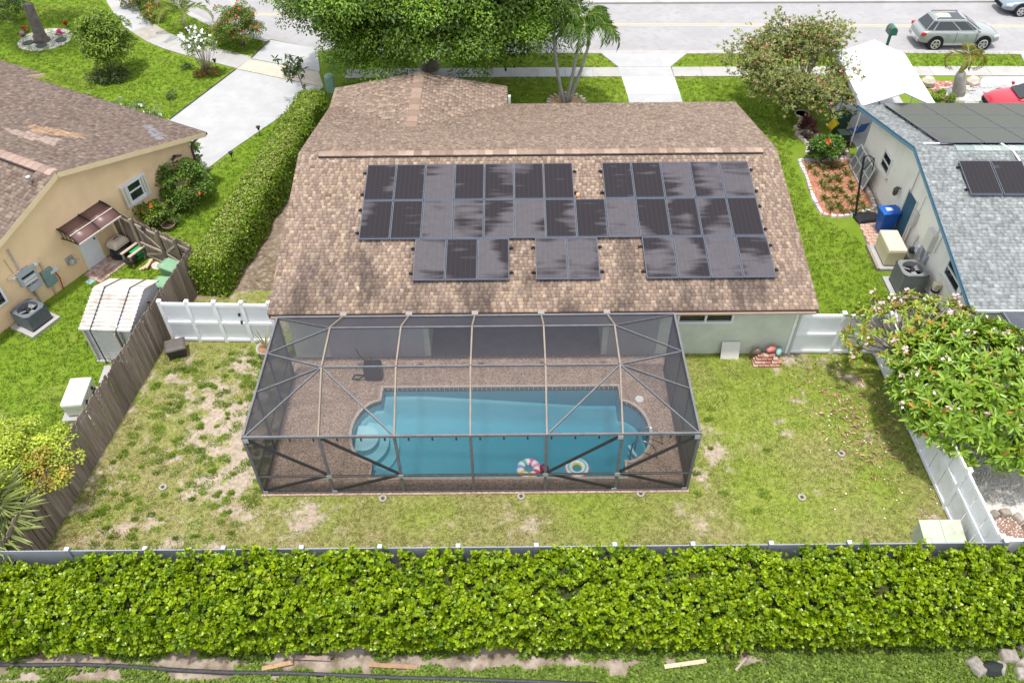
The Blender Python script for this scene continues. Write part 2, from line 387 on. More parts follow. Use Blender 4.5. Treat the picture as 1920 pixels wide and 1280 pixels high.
def keep_back(x, y):
    b = bareness(x, y); d = dryness(x, y)
    fx = -13.02+(y-12.36)*(.92/7.89)
    k = (RNG.random(len(x)) > b*1.0) & (x > fx+.05)
    k &= ~((x > -7.36) & (x < 5.12) & (y > 13.72))
    return k, d*.85
BACKPOLY = [(-13.2, 11.0), (12.4, 11.0), (12.4, 19.2), (9.3, 19.25), (5.1, 19.3), (5.1, 13.7), (-7.4, 13.7), (-7.4, 19.9), (-12.1, 20.2)]
blades('backyard_grass', [(BACKPOLY, 130, (.185, .27, .036), (.325, .395, .085), keep_back)], m_blade, h=.06)
nc_ = 340; cx_ = np.concatenate([RNG.uniform(-12.4, -7.5, 320), RNG.uniform(5.3, 8, 20)]); cy_ = RNG.uniform(11.2, 19.6, nc_); clr = RNG.uniform(.05, .17, nc_); ci = np.repeat(np.arange(nc_), 90); kk = len(ci)
ang = RNG.random(kk)*6.28; rad = clr[ci]*np.sqrt(RNG.random(kk)); bx = cx_[ci]+rad*np.cos(ang)*1.4; by = cy_[ci]+rad*np.sin(ang); a2 = RNG.random(kk)*6.28; hh = RNG.uniform(.05, .11, kk); ww = .022; ln = RNG.uniform(.3, 1.0, kk)
V = np.stack([np.stack([bx-np.sin(a2)*ww/2, by+np.cos(a2)*ww/2, np.full(kk, .01)], -1), np.stack([bx+np.sin(a2)*ww/2, by-np.cos(a2)*ww/2, np.full(kk, .01)], -1), np.stack([bx+np.cos(a2)*hh*ln, by+np.sin(a2)*hh*ln, hh], -1)], 1).reshape(-1, 3)
ok = (cx_[ci] > -12.85+(cy_[ci]-12.36)*.1166+.25); V = V.reshape(-1, 3, 3)[ok].reshape(-1, 3); cc = np.repeat(shades(nc_, (.14, .24, .02), (.25, .35, .04), .15)[ci][ok], 3, 0)
stuff(npmesh('turf_clumps', V, np.arange(len(V)).reshape(-1, 3), m_blade, None, cc))
SIDEPOLY = [(-12.0, 20.4), (-7.9, 20.3), (-7.9, 26), (-8.2, 29.5), (-9.2, 29.5), (-10.9, 22.9), (-11.7, 22.9)]
def keep_side(x, y):
    b = np.clip(fbm(x+8, y+2, .8)*1.9-.42, 0, 1); edge = np.clip(1-dist_seg(x, y, (-10.5, 22.6), (-9.2, 29.5))/.75, 0, 1)
    return (RNG.random(len(x)) > np.maximum(b, edge*1.4)), np.full(len(x), .35)
side = struct(sheet('side_yard_soil', [(-11.95, 20.4), (-7.4, 20.2), (-7.4, 31), (-9.0, 31), (-9.5, 29.8), (-10.8, 22.7), (-11.75, 22.9)], [], .010,
       M('brown_soil', (.13, .095, .07), (.25, .19, .14), scale=2.2, rough=.95, spec=.1, bump=.6, bscale=25, c3=(.30, .25, .2), s3=5, world=True)))
blades('side_yard_grass', [(SIDEPOLY, 50, (.12, .17, .02), (.20, .25, .04), keep_side)], m_blade, h=.06)
LY = [(-24, 14.5), (-13.0, 11.8), (-12.2, 20.2), (-11.8, 23.2), (-15.0, 25.0), (-18.4, 20.7), (-22, 14)]
LN = [(-32, 36.5), (-22.3, 35.5), (-17, 33.5), (-16.5, 35.5)]+[tuple(G(*q)[:2]) for q in ((437, 130), (394, 119), (347, 107), (309, 96), (271, 81), (233, 56), (215, 36), (195, 3))]+[(-29, 56), (-36, 54)]
RY = [(9.3, 19.5), (15.0, 19.5), (14.4, 23.0), (13.8, 25.8), (12.7, 27.3), (12.6, 31.3), (13.6, 34.2), (14.7, 34.4), (15.3, 39.35), (8.65, 39.45), (8.65, 32.5), (9.95, 32.3), (9.95, 19.5)]
FR = [(-.2, 32.5), (5.85, 32.5), (5.85, 39.5), (-8.5, 39.5), (-9.3, 37.0), (-8.0, 33.8), (-.2, 33.8)]
V1 = [(-3, 40.65), (5.75, 40.65), (4.95, 42.2), (-3, 42.4)]; V2 = [(8.6, 40.6), (20.5, 40.5), (20.5, 42.0), (9.75, 42.1)]
V3 = [(20.9, 40.3), (31, 40.1), (27.0, 41.8), (20.9, 42.0)]
LS = [(-13.5, 30.8), (-11.0, 24.6), (-11.5, 22.9), (-14.6, 25.3), (-14.0, 29.9)]
LS2 = [(-13.6, 31.0), (-10.95, 24.5), (-9.9, 32.0), (-9.2, 36.0), (-8.6, 38.8), (-9.9, 38.5)]
LT = [tuple(G(*q)[:2]) for q in ((241, -2), (254, 21), (280, 44), (316, 64), (354, 80), (409, 97), (468, 109), (500, 78), (466, 70), (419, 59), (358, 31), (312, -6))]
g1, g2 = (.135, .24, .016), (.235, .345, .03)
blades('neighbour_grass', [(LY, 85, g1, g2, None), (LN, 65, (.125, .225, .014), (.215, .325, .026), None), (LT, 65, g1, g2, None), (LS, 80, g1, g2, None), (LS2, 70, g1, g2, None)], m_blade, h=.07, w=.026)
blades('front_grass', [(RY, 80, (.145, .235, .018), (.245, .34, .034), None), (FR, 70, (.17, .25, .02), (.275, .355, .038), None), (V1, 65, (.17, .25, .02), (.27, .34, .04), None), (V2, 65, (.17, .25, .02), (.27, .35, .034), None), (V3, 65, g1, g2, None)], m_blade, h=.07, w=.026)

# --- road, kerb, pavements
m_road = M('asphalt_bleached', (.285, .275, .28), (.335, .325, .325), scale=.5, rough=.9, spec=.2, bump=.3, bscale=60, c3=(.275, .27, .275), s3=2.5, world=True)
m_conc = M('concrete_pale', (.32, .31, .30), (.385, .375, .36), scale=1.1, rough=.85, spec=.25, bump=.2, bscale=50, c3=(.37, .36, .345), s3=.9, world=True)
m_white_conc = M('concrete_white', (.345, .345, .35), (.40, .40, .40), scale=1.2, rough=.8, spec=.25, bump=.2, bscale=50, c3=(.355, .355, .355), s3=1.6, world=True)
m_tan = M('concrete_tan', (.42, .36, .29), (.46, .41, .34), scale=1.2, rough=.85, c3=(.5, .45, .38), s3=3, world=True)
m_dark_slab = M('concrete_dark', (.27, .25, .22), (.37, .34, .30), scale=2.0, rough=.9, world=True)
NEAR = [(60, 41.0), (27.3, 41.97), (21.6, 42.22), (9.7, 42.41), (1.3, 42.65), (-6.0, 42.85), (-10.9, 43.25)]+[tuple(G(*q)[:2]) for q in ((508, 74), (470, 66), (423, 55), (365, 27), (322, -4))]
q = NEAR[-1]; NEAR += [(q[0]-2.2, q[1]+5), (q[0]-3, q[1]+14)]
FAR = [(-9.5, 70), (-8.5, 60), (-5.5, 53), (-1, 49.6), (3.07, 48.75), (30, 48.4), (60, 47.6)]
road = struct(sheet('road', NEAR+FAR, [], .006, m_road))
def strip(pts, w, side):                                # ribbon polygon along a polyline
    pts = [Vector(p[:2]) for p in pts]; off = []
    for i, p in enumerate(pts):
        d = (pts[min(i+1, len(pts)-1)]-pts[max(i-1, 0)]).normalized(); off.append(p+Vector((-d.y, d.x))*w*side)
    return pts, off
def ribbon(name, pts, w, side, z0, z1, mat, parent=None):
    a, b = strip(pts, w, side); mb = MB()
    for i in range(len(a)-1): mb.prism([a[i], a[i+1], b[i+1], b[i]], z0, z1)
    return mb.build(name, mat, parent)
struct(ribbon('kerb', NEAR[:7], .38, 1, .0, .035, m_conc)); struct(ribbon('kerb', NEAR[7:], .38, 1, .0, .035, m_conc)); struct(ribbon('kerb', FAR, .4, 1, 0, .11, m_conc))
m_yel = M('worn_yellow_paint', (.55, .40, .17), (.46, .42, .36), scale=3, rough=.8, world=True)
YL = [(60, 44.6), (28, 45.2), (7.55, 45.85), (-3, 46.3), (-9.5, 47.6)]+[tuple(G(*q)[:2]) for q in ((478, 27), (440, 5))]
q = YL[-1]; YL += [(q[0]-2, q[1]+3.5)]
for o_ in (-.1, .1):
    a, b = strip(YL, .1, 1); a, _ = strip(YL, o_, 1) if False else (a, b)
    a2, _ = strip(YL, 1, 1); mid = [p+(q2-p)*o_ for p, q2 in zip(*strip(YL, 1, 1))]
    struct(ribbon('centre_line', mid, .09, 1, .0075, .0105, m_yel))

def slabs(name, pts, w, side, step, mats, gap=.012, z1=.03):
    """a pavement of separately cast slabs along a line"""
    root = None; pts = [Vector(p[:2]) for p in pts]; seg = []
    L = [0]
    for i in range(1, len(pts)): L.append(L[-1]+(pts[i]-pts[i-1]).length)
    def at(s_):
        for i in range(1, len(pts)):
            if s_ <= L[i] or i == len(pts)-1:
                k = (s_-L[i-1])/(L[i]-L[i-1]); d = (pts[min(i+1, len(pts)-1)]-pts[max(i-2, 0)]).normalized()
                return pts[i-1].lerp(pts[i], k), Vector((-d.y, d.x))*side
    base = MB(); a, b = strip(pts, w, side)
    for i in range(len(a)-1): base.prism([a[i], a[i+1], b[i+1], b[i]], -.02, .016)
    root = struct(base.build(name, M('joint_dirt', (.10, .09, .075), (.16, .14, .12), scale=8, world=True)))
    n = max(1, round(L[-1]/step))
    for k in range(n):
        s0, s1 = L[-1]*k/n+gap/2, L[-1]*(k+1)/n-gap/2; ring1 = []; ring2 = []
        for s_ in np.linspace(s0, s1, 3):
            p, nn = at(s_); ring1.append(p+nn*.0); ring2.append(p+nn*w)
        mb = MB(); mb.prism(ring1+ring2[::-1], 0, z1+random.uniform(-.003, .003)); mb.build('paving_slab', random.choice(mats) if isinstance(mats, list) else mats, root)
    return root
slabs('sidewalk', [(-8.6, 39.62), (1.24, 39.57), (5.80, 39.5)], 1.02, 1, 1.45, [m_conc, m_conc, m_white_conc])
slabs('sidewalk', [(8.56, 39.46), (20.8, 39.3), (31, 39.1)], 1.04, 1, 1.5, [m_conc, m_white_conc, m_conc])
LW = [tuple(G(*q)[:2]) for q in ((444, 129), (397, 117), (350, 105), (312, 94), (275, 79), (237, 54), (219, 34), (200, 4))]
q = LW[-1]; LW.append((q[0]-1.2, q[1]+5))
slabs('curved_sidewalk', LW, 1.42, -1, 1.75, [m_conc, m_conc, m_white_conc, m_conc, m_dark_slab, m_conc])
def drive(name, quads, mats):
    root = None
    for k, (poly, mt) in enumerate(zip(quads, mats)):
        mb = MB(); mb.prism(poly, -.01, .034)
        if root is None: root = struct(mb.build(name, mt))
        else: mb.build('concrete_slab', mt, root)
g = lambda px, py: tuple(G(px, py)[:2])
drive('neighbour_driveway', [[(-17.6, 33.0), g(443, 131), g(606, 165), (-12.9, 32.6), (-13.75, 30.75), (-16.5, 30.5)],
       [g(444, 130), g(470, 112), g(598, 136), g(607, 164)], [g(471, 111), g(506, 76), (-10.6, 43.1), g(600, 135)]], [m_white_conc, m_tan, m_white_conc])
m_steel_edge = M('black_edging', (.03, .03, .035), rough=.7)
for a_, b_ in ((g(318, 226), g(442, 132)), (g(472, 110), g(505, 78))):
    mb = MB(); mb.beam((*a_, .03), (*b_, .03), .06, .07); struct(mb.build('driveway_edging', m_steel_edge))
drive('front_path', [[(5.95, 32.6), (8.58, 32.6), (8.58, 37.55), (5.92, 37.6)], [(5.92, 37.62), (8.58, 37.57), (8.55, 39.42), (5.82, 39.46)], [(5.80, 39.48), (8.55, 39.44), (8.52, 40.52), (5.76, 40.56)],
       [(5.76, 40.58), (8.52, 40.54), (9.85, 42.38), (4.85, 42.48)]], [m_white_conc, M('concrete_stained', (.50, .46, .42), (.58, .55, .51), scale=1.5, world=True), m_white_conc, m_white_conc])
drive('right_driveway', [[(20.6, 34.0), (31, 33.5), (31, 39.0), (24.5, 39.15)], [(27.2, 40.2), (33, 40.1), (33, 41.8), (27.6, 41.95)], [(15.9, 31.8), (19.3, 31.8), (19.5, 39.2), (15.5, 39.3)]], [m_white_conc]*3)
drive('far_driveway', [[(5.2, 49.2), (11.2, 49.0), (10.2, 58), (6.4, 58)], [(17, 48.95), (21, 48.9), (20.5, 58), (17.4, 58)]], [m_white_conc, m_white_conc])

# --- rear strip behind the hedge: sand, creeping weeds
struct(sheet('sand_strip', [(-40, 8.45), (40, 7.8), (40, 9.7), (-40, 10.2)], [], .008, M('pale_sand', (.19, .145, .105), (.40, .335, .28), scale=1.6, rough=.95, spec=.1, bump=.7, bscale=18, c3=(.14, .11, .07), s3=2.3, world=True, dist=.03)))
def weeds(name, n, box, c1, c2, keep, L, parent=None, z=.0):
    x = RNG.uniform(box[0], box[1], n); y = RNG.uniform(box[2], box[3], n); k = keep(x, y); x, y = x[k], y[k]
    P = np.stack([x, y, z+.015+.10*RNG.random(len(x))*fbm(x, y, .6)], 1); D = sph(len(x)); D[:, 2] = np.abs(D[:, 2])*.4; N = np.tile([0, 0, 1.], (len(x), 1))+.5*sph(len(x))
    Ls = L*(.6+.8*RNG.random(len(x)))
    V, F = leaf_geo(P, D, N, Ls, Ls*.75); return stuff(npmesh(name, V, F, ATT('weed_leaf', rough=.5, spec=.3, trans=.3), None, np.repeat(shades(len(x), c1, c2, .25), 6, 0)))
weeds('creeping_weeds', 95000, (-14.5, 14.5, 7.9, 9.75), (.09, .155, .018), (.20, .28, .04), lambda x, y: (fbm(x+3, y*1.5, 1.1) > .35-.16*np.clip((x-4)/6, -1, 1)+.17*np.exp(-((y-8.66+.012*x)/.13)**2)*(x < 7)-.5*(y < 8.30)), .075)
# ================================================================= POOL AND DECK
def arc(cx, cy, rx, a0, a1, n, ry): return [(cx+rx*math.cos(a0+(a1-a0)*i/n), cy+ry*math.sin(a0+(a1-a0)*i/n)) for i in range(n+1)]
PL = [(-4.28, 14.30), (3.36, 14.25), (3.40, 14.88)]+arc(3.42, 16.05, .88, -PI/2*.92, PI/2*.92, 14, 1.22)+[(3.50, 17.26), (3.50, 17.90), (-4.28, 17.92), (-4.29, 17.38)] \
    + arc(-4.22, 16.12, .86, PI/2*1.06, PI*1.5*.985, 14, 1.24)+[(-4.28, 14.92)]
m_deck = bpy.data.materials.new('pebble_deck'); m_deck.use_nodes = True
nt = m_deck.node_tree; b = nt.nodes['Principled BSDF']; g_ = _n(nt, 'ShaderNodeNewGeometry')
vo = _n(nt, 'ShaderNodeTexVoronoi'); vo.inputs['Scale'].default_value = 34; lk(nt, g_.outputs['Position'], vo.inputs['Vector'])
rp = _n(nt, 'ShaderNodeValToRGB'); e = rp.color_ramp.elements; e[0].color = (.20, .125, .085, 1); e[1].color = (.46, .345, .27, 1); e[0].position = .1; e[1].position = .9
e2 = rp.color_ramp.elements.new(.5); e2.color = (.315, .22, .155, 1)
sp = _n(nt, 'ShaderNodeSeparateXYZ'); lk(nt, vo.outputs['Color'], sp.inputs[0]); lk(nt, sp.outputs[0], rp.inputs[0])
no = _n(nt, 'ShaderNodeTexNoise'); no.inputs['Scale'].default_value = 1.5; no.inputs['Detail'].default_value = 6; lk(nt, g_.outputs['Position'], no.inputs['Vector'])
mr = _n(nt, 'ShaderNodeMapRange'); mr.inputs[1].default_value = .3; mr.inputs[2].default_value = .7; mr.inputs[3].default_value = .82; mr.inputs[4].default_value = 1.12; lk(nt, no.outputs['Fac'], mr.inputs[0])
mx = _n(nt, 'ShaderNodeMix', data_type='RGBA', blend_type='MULTIPLY'); mx.inputs['Factor'].default_value = 1; lk(nt, rp.outputs[0], mx.inputs['A']); lk(nt, mr.outputs[0], mx.inputs['B'])
lk(nt, mx.outputs['Result'], b.inputs['Base Color']); b.inputs['Roughness'].default_value = .75
bp = _n(nt, 'ShaderNodeBump'); bp.inputs['Strength'].default_value = .6; bp.inputs['Distance'].default_value = .01; bp.invert = True; lk(nt, vo.outputs['Distance'], bp.inputs['Height']); lk(nt, bp.outputs[0], b.inputs['Normal'])
DZ = .06
deck = struct(sheet('pool_deck', DECK, [PL], DZ, m_deck))
mb = MB()
for (a, c) in ((DECK[0], DECK[1]), (DECK[1], DECK[2]), (DECK[3], DECK[0])):
    mb.add([(a[0], a[1], -.05), (c[0], c[1], -.05), (c[0], c[1], DZ), (a[0], a[1], DZ)], [(0, 1, 2, 3)])
mb.build('deck_edge', M('deck_edge_concrete', (.42, .30, .22), (.36, .27, .2), scale=5), deck)
def off_poly(pl, d):                                    # rough outward offset of the pool outline
    n = len(pl); out = []
    for i in range(n):
        a, b2, c = Vector(pl[i-1]), Vector(pl[i]), Vector(pl[(i+1) % n])
        n1 = Vector(((b2-a).y, -(b2-a).x)).normalized(); n2 = Vector(((c-b2).y, -(c-b2).x)).normalized()
        nn = (n1+n2)*.5; nn = nn/max(nn.length_squared, .5); out.append((b2.x+nn.x*d, b2.y+nn.y*d))
    return out
# coping: a narrow bullnose kerb that follows the edge
O1, O2 = off_poly(PL, -.012), off_poly(PL, .075); n = len(PL); mb = MB()
vs = [(p[0], p[1], DZ-.03) for p in O1]+[(p[0], p[1], DZ+.018) for p in O1]+[(p[0], p[1], DZ+.018) for p in O2]+[(p[0], p[1], DZ+.001) for p in O2]
mb.add(vs, [(k*n+i, k*n+(i+1) % n, (k+1)*n+(i+1) % n, (k+1)*n+i) for k in range(3) for i in range(n)])
mb.build('coping', M('coping_stone', (.52, .43, .36), (.40, .32, .26), scale=9, rough=.7), deck)
# basin
def depth(x): return -.92-.55*min(1, max(0, (x+3.0)/5.5))
m_plaster = M('pool_plaster', (.42, .60, .66), (.47, .64, .70), scale=1.2, rough=.8, world=True)
pool = MB(); vs = [(p[0], p[1], DZ-.17) for p in PL]+[(p[0], p[1], depth(p[0])) for p in PL]
pool.add(vs, [(i, n+i, n+(i+1) % n, (i+1) % n) for i in range(n)])
tr = tessellate_polygon([[Vector((p[0], p[1], 0)) for p in PL]])
# floor as a grid so that the slope is smooth
xs = np.linspace(-5.2, 4.4, 100); ys = np.linspace(14.2, 18, 44)
XX, YY = np.meshgrid(xs, ys); ZZ = np.vectorize(depth)(XX)
dd = np.min([dist_seg(XX, YY, PL[i], PL[(i+1) % n]) for i in range(n)], 0); ZZ = ZZ+.55*np.clip(1-dd/.75, 0, 1)**2.2      # coved where it meets the wall
V = np.stack([XX, YY, ZZ], -1).reshape(-1, 3); i = np.arange(V.shape[0]).reshape(XX.shape)
F = np.stack([i[:-1, :-1], i[:-1, 1:], i[1:, 1:], i[1:, :-1]], -1).reshape(-1, 4)
basin = struct(pool.build('pool_basin', m_plaster))
npmesh('pool_floor', V, F, m_plaster, basin, smooth=True)
m_step = M('pool_step_plaster', (.58, .72, .75), (.62, .75, .78), scale=2, rough=.8)
for k, (rad, z) in enumerate(((.50, -.30), (.86, -.55), (1.22, -.80))):
    poly = arc(-5.0+.30, 16.10, rad*.85, -PI/2, PI/2, 18, rad); poly += [(-5.2, 16.10+rad), (-5.2, 16.10-rad)]
    poly = [(max(p[0], -4.98), p[1]) for p in poly]
    mb = MB(); mb.prism(poly, -1.0, z); mb.build('pool_step', m_step, basin)
mb = MB(); mb.lathe([(.10, 0), (.10, .02), (.07, .03)], 16, (-2.88, 14.62, depth(-2.88))); mb.build('floor_drain', M('pool_fitting_white', (.8, .82, .82)), basin)
# waterline tiles: dark patterned squares under the coping, each its own piece past the near side
m_tile = ATT('waterline_tile', rough=.25, spec=.5)
band = MB(); mbb = MB(); inner = off_poly(PL, -.006); seg = []
for i in range(n):
    a, c = Vector(inner[i]), Vector(inner[(i+1) % n]); seg.append((a, c))
mb = MB(); mot = MB()
for a, c in seg:
    L = (c-a).length; k = max(1, round(L/.155)); d = (c-a)/k; dn = d.normalized(); nr = Vector((-dn.y, dn.x))
    for j in range(k):
        p = a+d*j+dn*.004; q = a+d*(j+1)-dn*.004
        mb.add([(p.x, p.y, DZ-.185), (q.x, q.y, DZ-.185), (q.x, q.y, DZ-.03), (p.x, p.y, DZ-.03)], [(0, 1, 2, 3)])
        cc = (p+q)/2+nr*.004; rr = .055
        mot.add([(cc.x+dn.x*rr*math.cos(t), cc.y+dn.y*rr*math.cos(t), DZ-.105+.042*math.sin(t)) for t in [PI/3*u for u in range(6)]], [tuple(range(6))])
stuff(mb.build('waterline_tile', M('tile_dark_glaze', (.05, .045, .05), (.11, .09, .08), scale=20, rough=.25), basin))
stuff(mot.build('tile_motif', M('tile_motif_glaze', (.25, .20, .17), rough=.3), basin))
# water: clear blue tint, mirror by Fresnel
m_water = bpy.data.materials.new('pool_water'); m_water.use_nodes = True; nt = m_water.node_tree; nt.nodes.clear()
tb = _n(nt, 'ShaderNodeBsdfTransparent'); tb.inputs[0].default_value = (.90, .97, .98, 1); gl = _n(nt, 'ShaderNodeBsdfGlossy'); gl.inputs['Roughness'].default_value = .02
fr = _n(nt, 'ShaderNodeFresnel'); fr.inputs[0].default_value = 1.33; mxs = _n(nt, 'ShaderNodeMixShader'); oo = _n(nt, 'ShaderNodeOutputMaterial')
g_ = _n(nt, 'ShaderNodeNewGeometry'); no = _n(nt, 'ShaderNodeTexNoise'); no.inputs['Scale'].default_value = 2.5; no.inputs['Detail'].default_value = 2; lk(nt, g_.outputs['Position'], no.inputs['Vector'])
bp = _n(nt, 'ShaderNodeBump'); bp.inputs['Strength'].default_value = .45; bp.inputs['Distance'].default_value = .05; lk(nt, no.outputs['Fac'], bp.inputs['Height']); lk(nt, bp.outputs[0], fr.inputs['Normal']); lk(nt, bp.outputs[0], gl.inputs['Normal'])
lk(nt, fr.outputs[0], mxs.inputs[0]); lk(nt, tb.outputs[0], mxs.inputs[1]); lk(nt, gl.outputs[0], mxs.inputs[2]); lk(nt, mxs.outputs[0], oo.inputs[0])
va = _n(nt, 'ShaderNodeVolumeAbsorption'); va.inputs['Color'].default_value = (.09, .71, .79, 1); va.inputs['Density'].default_value = .76; lk(nt, va.outputs[0], oo.inputs['Volume'])
WZ = DZ-.165
wmb = MB(); wmb.prism(off_poly(PL, .02), -1.9, WZ); water = struct(wmb.build('pool_water', m_water))

# floats
m_vinyl = ATT('float_vinyl', rough=.25, spec=.5)
t = thing('pool_ring', 'inflatable swim ring with pink, red, yellow, teal and blue gores between white ones', 'pool float', (.47, 14.63, WZ+.09))
gores = [(.80, .20, .42), (.85, .84, .82), (.14, .55, .50), (.85, .84, .82), (.20, .42, .72), (.85, .84, .82), (.80, .55, .08), (.85, .84, .82), (.84, .50, .05), (.85, .84, .82), (.78, .06, .10), (.85, .84, .82), (.83, .33, .50), (.85, .84, .82)]
k = len(gores)
for j, c in enumerate(gores):
    mb = MB(); mb.torus(.255, .125, 4, 14, a0=2*PI*j/k+1.0, a1=2*PI*(j+1)/k+1.0, fl=.85); paint(mb.build('vinyl_gore', m_vinyl, t, True), c)
t = thing('pool_ring', 'inflatable swim ring with concentric white, pink, teal and yellow stripes', 'pool float', (1.93, 14.63, WZ+.09))
ringc = [(.85, .80, .10), (.85, .82, .30), (.80, .84, .80), (.20, .55, .62), (.85, .84, .82), (.75, .25, .45), (.85, .84, .82), (.85, .84, .82), (.80, .3, .5), (.85, .84, .82), (.85, .80, .1), (.85, .84, .82)]
for j, c in enumerate(ringc):                           # bands of the tube, from the inner side over the top
    mb = MB(); a0, a1 = PI-2*PI*j/12+.2, PI-2*PI*(j+1)/12+.2; rings = []
    for i in range(29):
        a = 2*PI*i/28; rings.append([((.255+.125*math.cos(x))*math.cos(a), (.255+.125*math.cos(x))*math.sin(a), .106*math.sin(x)) for x in np.linspace(a0, a1, 4)])
    mb.loft(rings, False, False); paint(mb.build('vinyl_band', m_vinyl, t, True), c)
mb = MB(); mb.lathe([(.01, -.16)]+[(.16*math.cos(a), .16*math.sin(a)) for a in np.linspace(-1.4, 1.4, 9)]+[(.01, .16)], 18)
o = mb.build('beach_ball', M('ball_purple', (.16, .015, .10), (.28, .02, .05), scale=4, rough=.3), None, True); o.location = (.93, 14.62, WZ+.10); tag(o, 'small dark purple ball floating beside the bright swim ring', 'ball')
# grab rails at the deep end
t = thing('pool_ladder', 'stainless steel pool ladder with two looped grab rails at the deep end', 'pool ladder', (4.10, 15.35, DZ))
m_ss = M('stainless_steel', (.55, .55, .56), rough=.22, metal=1.0)
for dx, dy in ((.10, .33), (-.14, -.20)):
    pts = [(dx+.42, dy-.20, 0)]+[(dx+.42-.40*(1-math.cos(a))-.02, dy-.20+.26*(1-math.cos(a))*.5, .02+.62*math.sin(a)) for a in np.linspace(.15, PI*.80, 12)]+[(dx-.34, dy+.06, .05), (dx-.34, dy+.06, -.95)]
    mb = MB(); mb.tube(pts, .025, 8); mb.build('grab_rail', m_ss, t, True)
for z in (-.35, -.62, -.88):
    mb = MB(); mb.box((-.36, .12, z), (.09, .5, .03), .42); mb.build('tread', M('tread_plastic', (.7, .72, .72)), t)
mb = MB(); mb.lathe([(.14, 0), (.14, .012), (.12, .018), (.02, .016)], 24); o = mb.build('skimmer_lid', M('lid_white', (.78, .78, .76), (.66, .66, .64), scale=8)); o.location = (4.13, 17.32, DZ+.002); tag(o, 'round white skimmer lid set in the brown pool deck', 'lid')

# ================================================================= SCREEN ENCLOSURE
m_scr = bpy.data.materials.new('charcoal_insect_mesh'); m_scr.use_nodes = True; nt = m_scr.node_tree; nt.nodes.clear()
tb = _n(nt, 'ShaderNodeBsdfTransparent'); df = _n(nt, 'ShaderNodeBsdfPrincipled'); df.inputs['Base Color'].default_value = (.036, .036, .048, 1); df.inputs['Roughness'].default_value = .5
g_ = _n(nt, 'ShaderNodeNewGeometry'); dt = _n(nt, 'ShaderNodeVectorMath', operation='DOT_PRODUCT'); lk(nt, g_.outputs['Normal'], dt.inputs[0]); lk(nt, g_.outputs['Incoming'], dt.inputs[1])
ab = _n(nt, 'ShaderNodeMath', operation='ABSOLUTE'); lk(nt, dt.outputs['Value'], ab.inputs[0])
mxm = _n(nt, 'ShaderNodeMath', operation='MAXIMUM'); mxm.inputs[1].default_value = .05; lk(nt, ab.outputs[0], mxm.inputs[0])
inv = _n(nt, 'ShaderNodeMath', operation='DIVIDE'); inv.inputs[0].default_value = 1; lk(nt, mxm.outputs[0], inv.inputs[1])
pw = _n(nt, 'ShaderNodeMath', operation='POWER'); pw.inputs[0].default_value = .66; lk(nt, inv.outputs[0], pw.inputs[1])   # open area of woven wire seen at that slant
mxs = _n(nt, 'ShaderNodeMixShader'); oo = _n(nt, 'ShaderNodeOutputMaterial'); lk(nt, pw.outputs[0], mxs.inputs[0]); lk(nt, df.outputs[0], mxs.inputs[1]); lk(nt, tb.outputs[0], mxs.inputs[2]); lk(nt, mxs.outputs[0], oo.inputs[0])
m_brz = M('bronze_frame', (.055, .052, .055), (.10, .095, .095), scale=7, rough=.45, spec=.4)
m_rib = M('chalked_skylit_rib', (.19, .155, .125), (.25, .21, .17), scale=2.2, rough=.6, c3=(.25, .2, .15), s3=4)  # weathered bronze, with sky glare on the top faces painted into the tan
m_grey_al = M('grey_aluminium', (.105, .105, .115), (.15, .15, .16), scale=5, rough=.45, spec=.5)
cage = thing('screen_enclosure', 'mansard pool cage of bronze beams and charcoal insect screens behind the house', 'pool cage', (-1.15, YF, 0))
ox, oy = -1.15, YF
def L(p): return (p[0]-ox, p[1]-oy, p[2])
def bar(name, a, b, w, h, mt, up=(0, 0, 1)):
    mb = MB(); mb.beam(L(a), L(b), w, h, up); return mb.build(name, mt, cage)
def scr(*ps):
    mb = MB(); mb.add([L(p) for p in ps], [tuple(range(len(ps)))]); return mb.build('screen_panel', m_scr, cage)
B0 = DZ+.01
E1y, E2y = G(484, 736, HC).y, G(508, 663, HC).y
e1y, e2y = G(1292, 729, HC).y, G(1275, 659, HC).y
RZ = .875                                               # chair rail
for i, x in enumerate(XS):
    bar('post', (x, YF, B0), (x, YF, HC), .045, .08, m_grey_al, (1, 0, 0))
    if 0 < i < 6:
        bar('rib', (x, YF, HC+.02), (x, Y1, Z1), .045, .10, m_rib); bar('rib', (x, Y1, Z1), (x, Y2, Z1), .045, .10, m_rib); bar('rib', (x, Y2, Z1), (x, YB, HC+.02), .045, .10, m_rib)
bar('eave_beam', (XS[0]-.03, YF, HC+.03), (XS[6]+.03, YF, HC+.03), .055, .08, m_grey_al)
bar('rear_beam', (XS[0]-.03, YB, HC+.03), (XS[6]+.03, YB, HC+.03), .07, .08, m_grey_al)
for i in range(1, 5):
    for y in (Y1, Y2): bar('purlin', (XS[i]+.035, y, Z1), (XS[i+1]-.035, y, Z1), .04, .055, m_grey_al)
for i in range(6): bar('chair_rail', (XS[i]+.03, YF, RZ), (XS[i+1]-.03, YF, RZ), .05, .05, m_brz); bar('sill', (XS[i]+.03, YF, B0+.025), (XS[i+1]-.03, YF, B0+.025), .05, .05, m_brz)
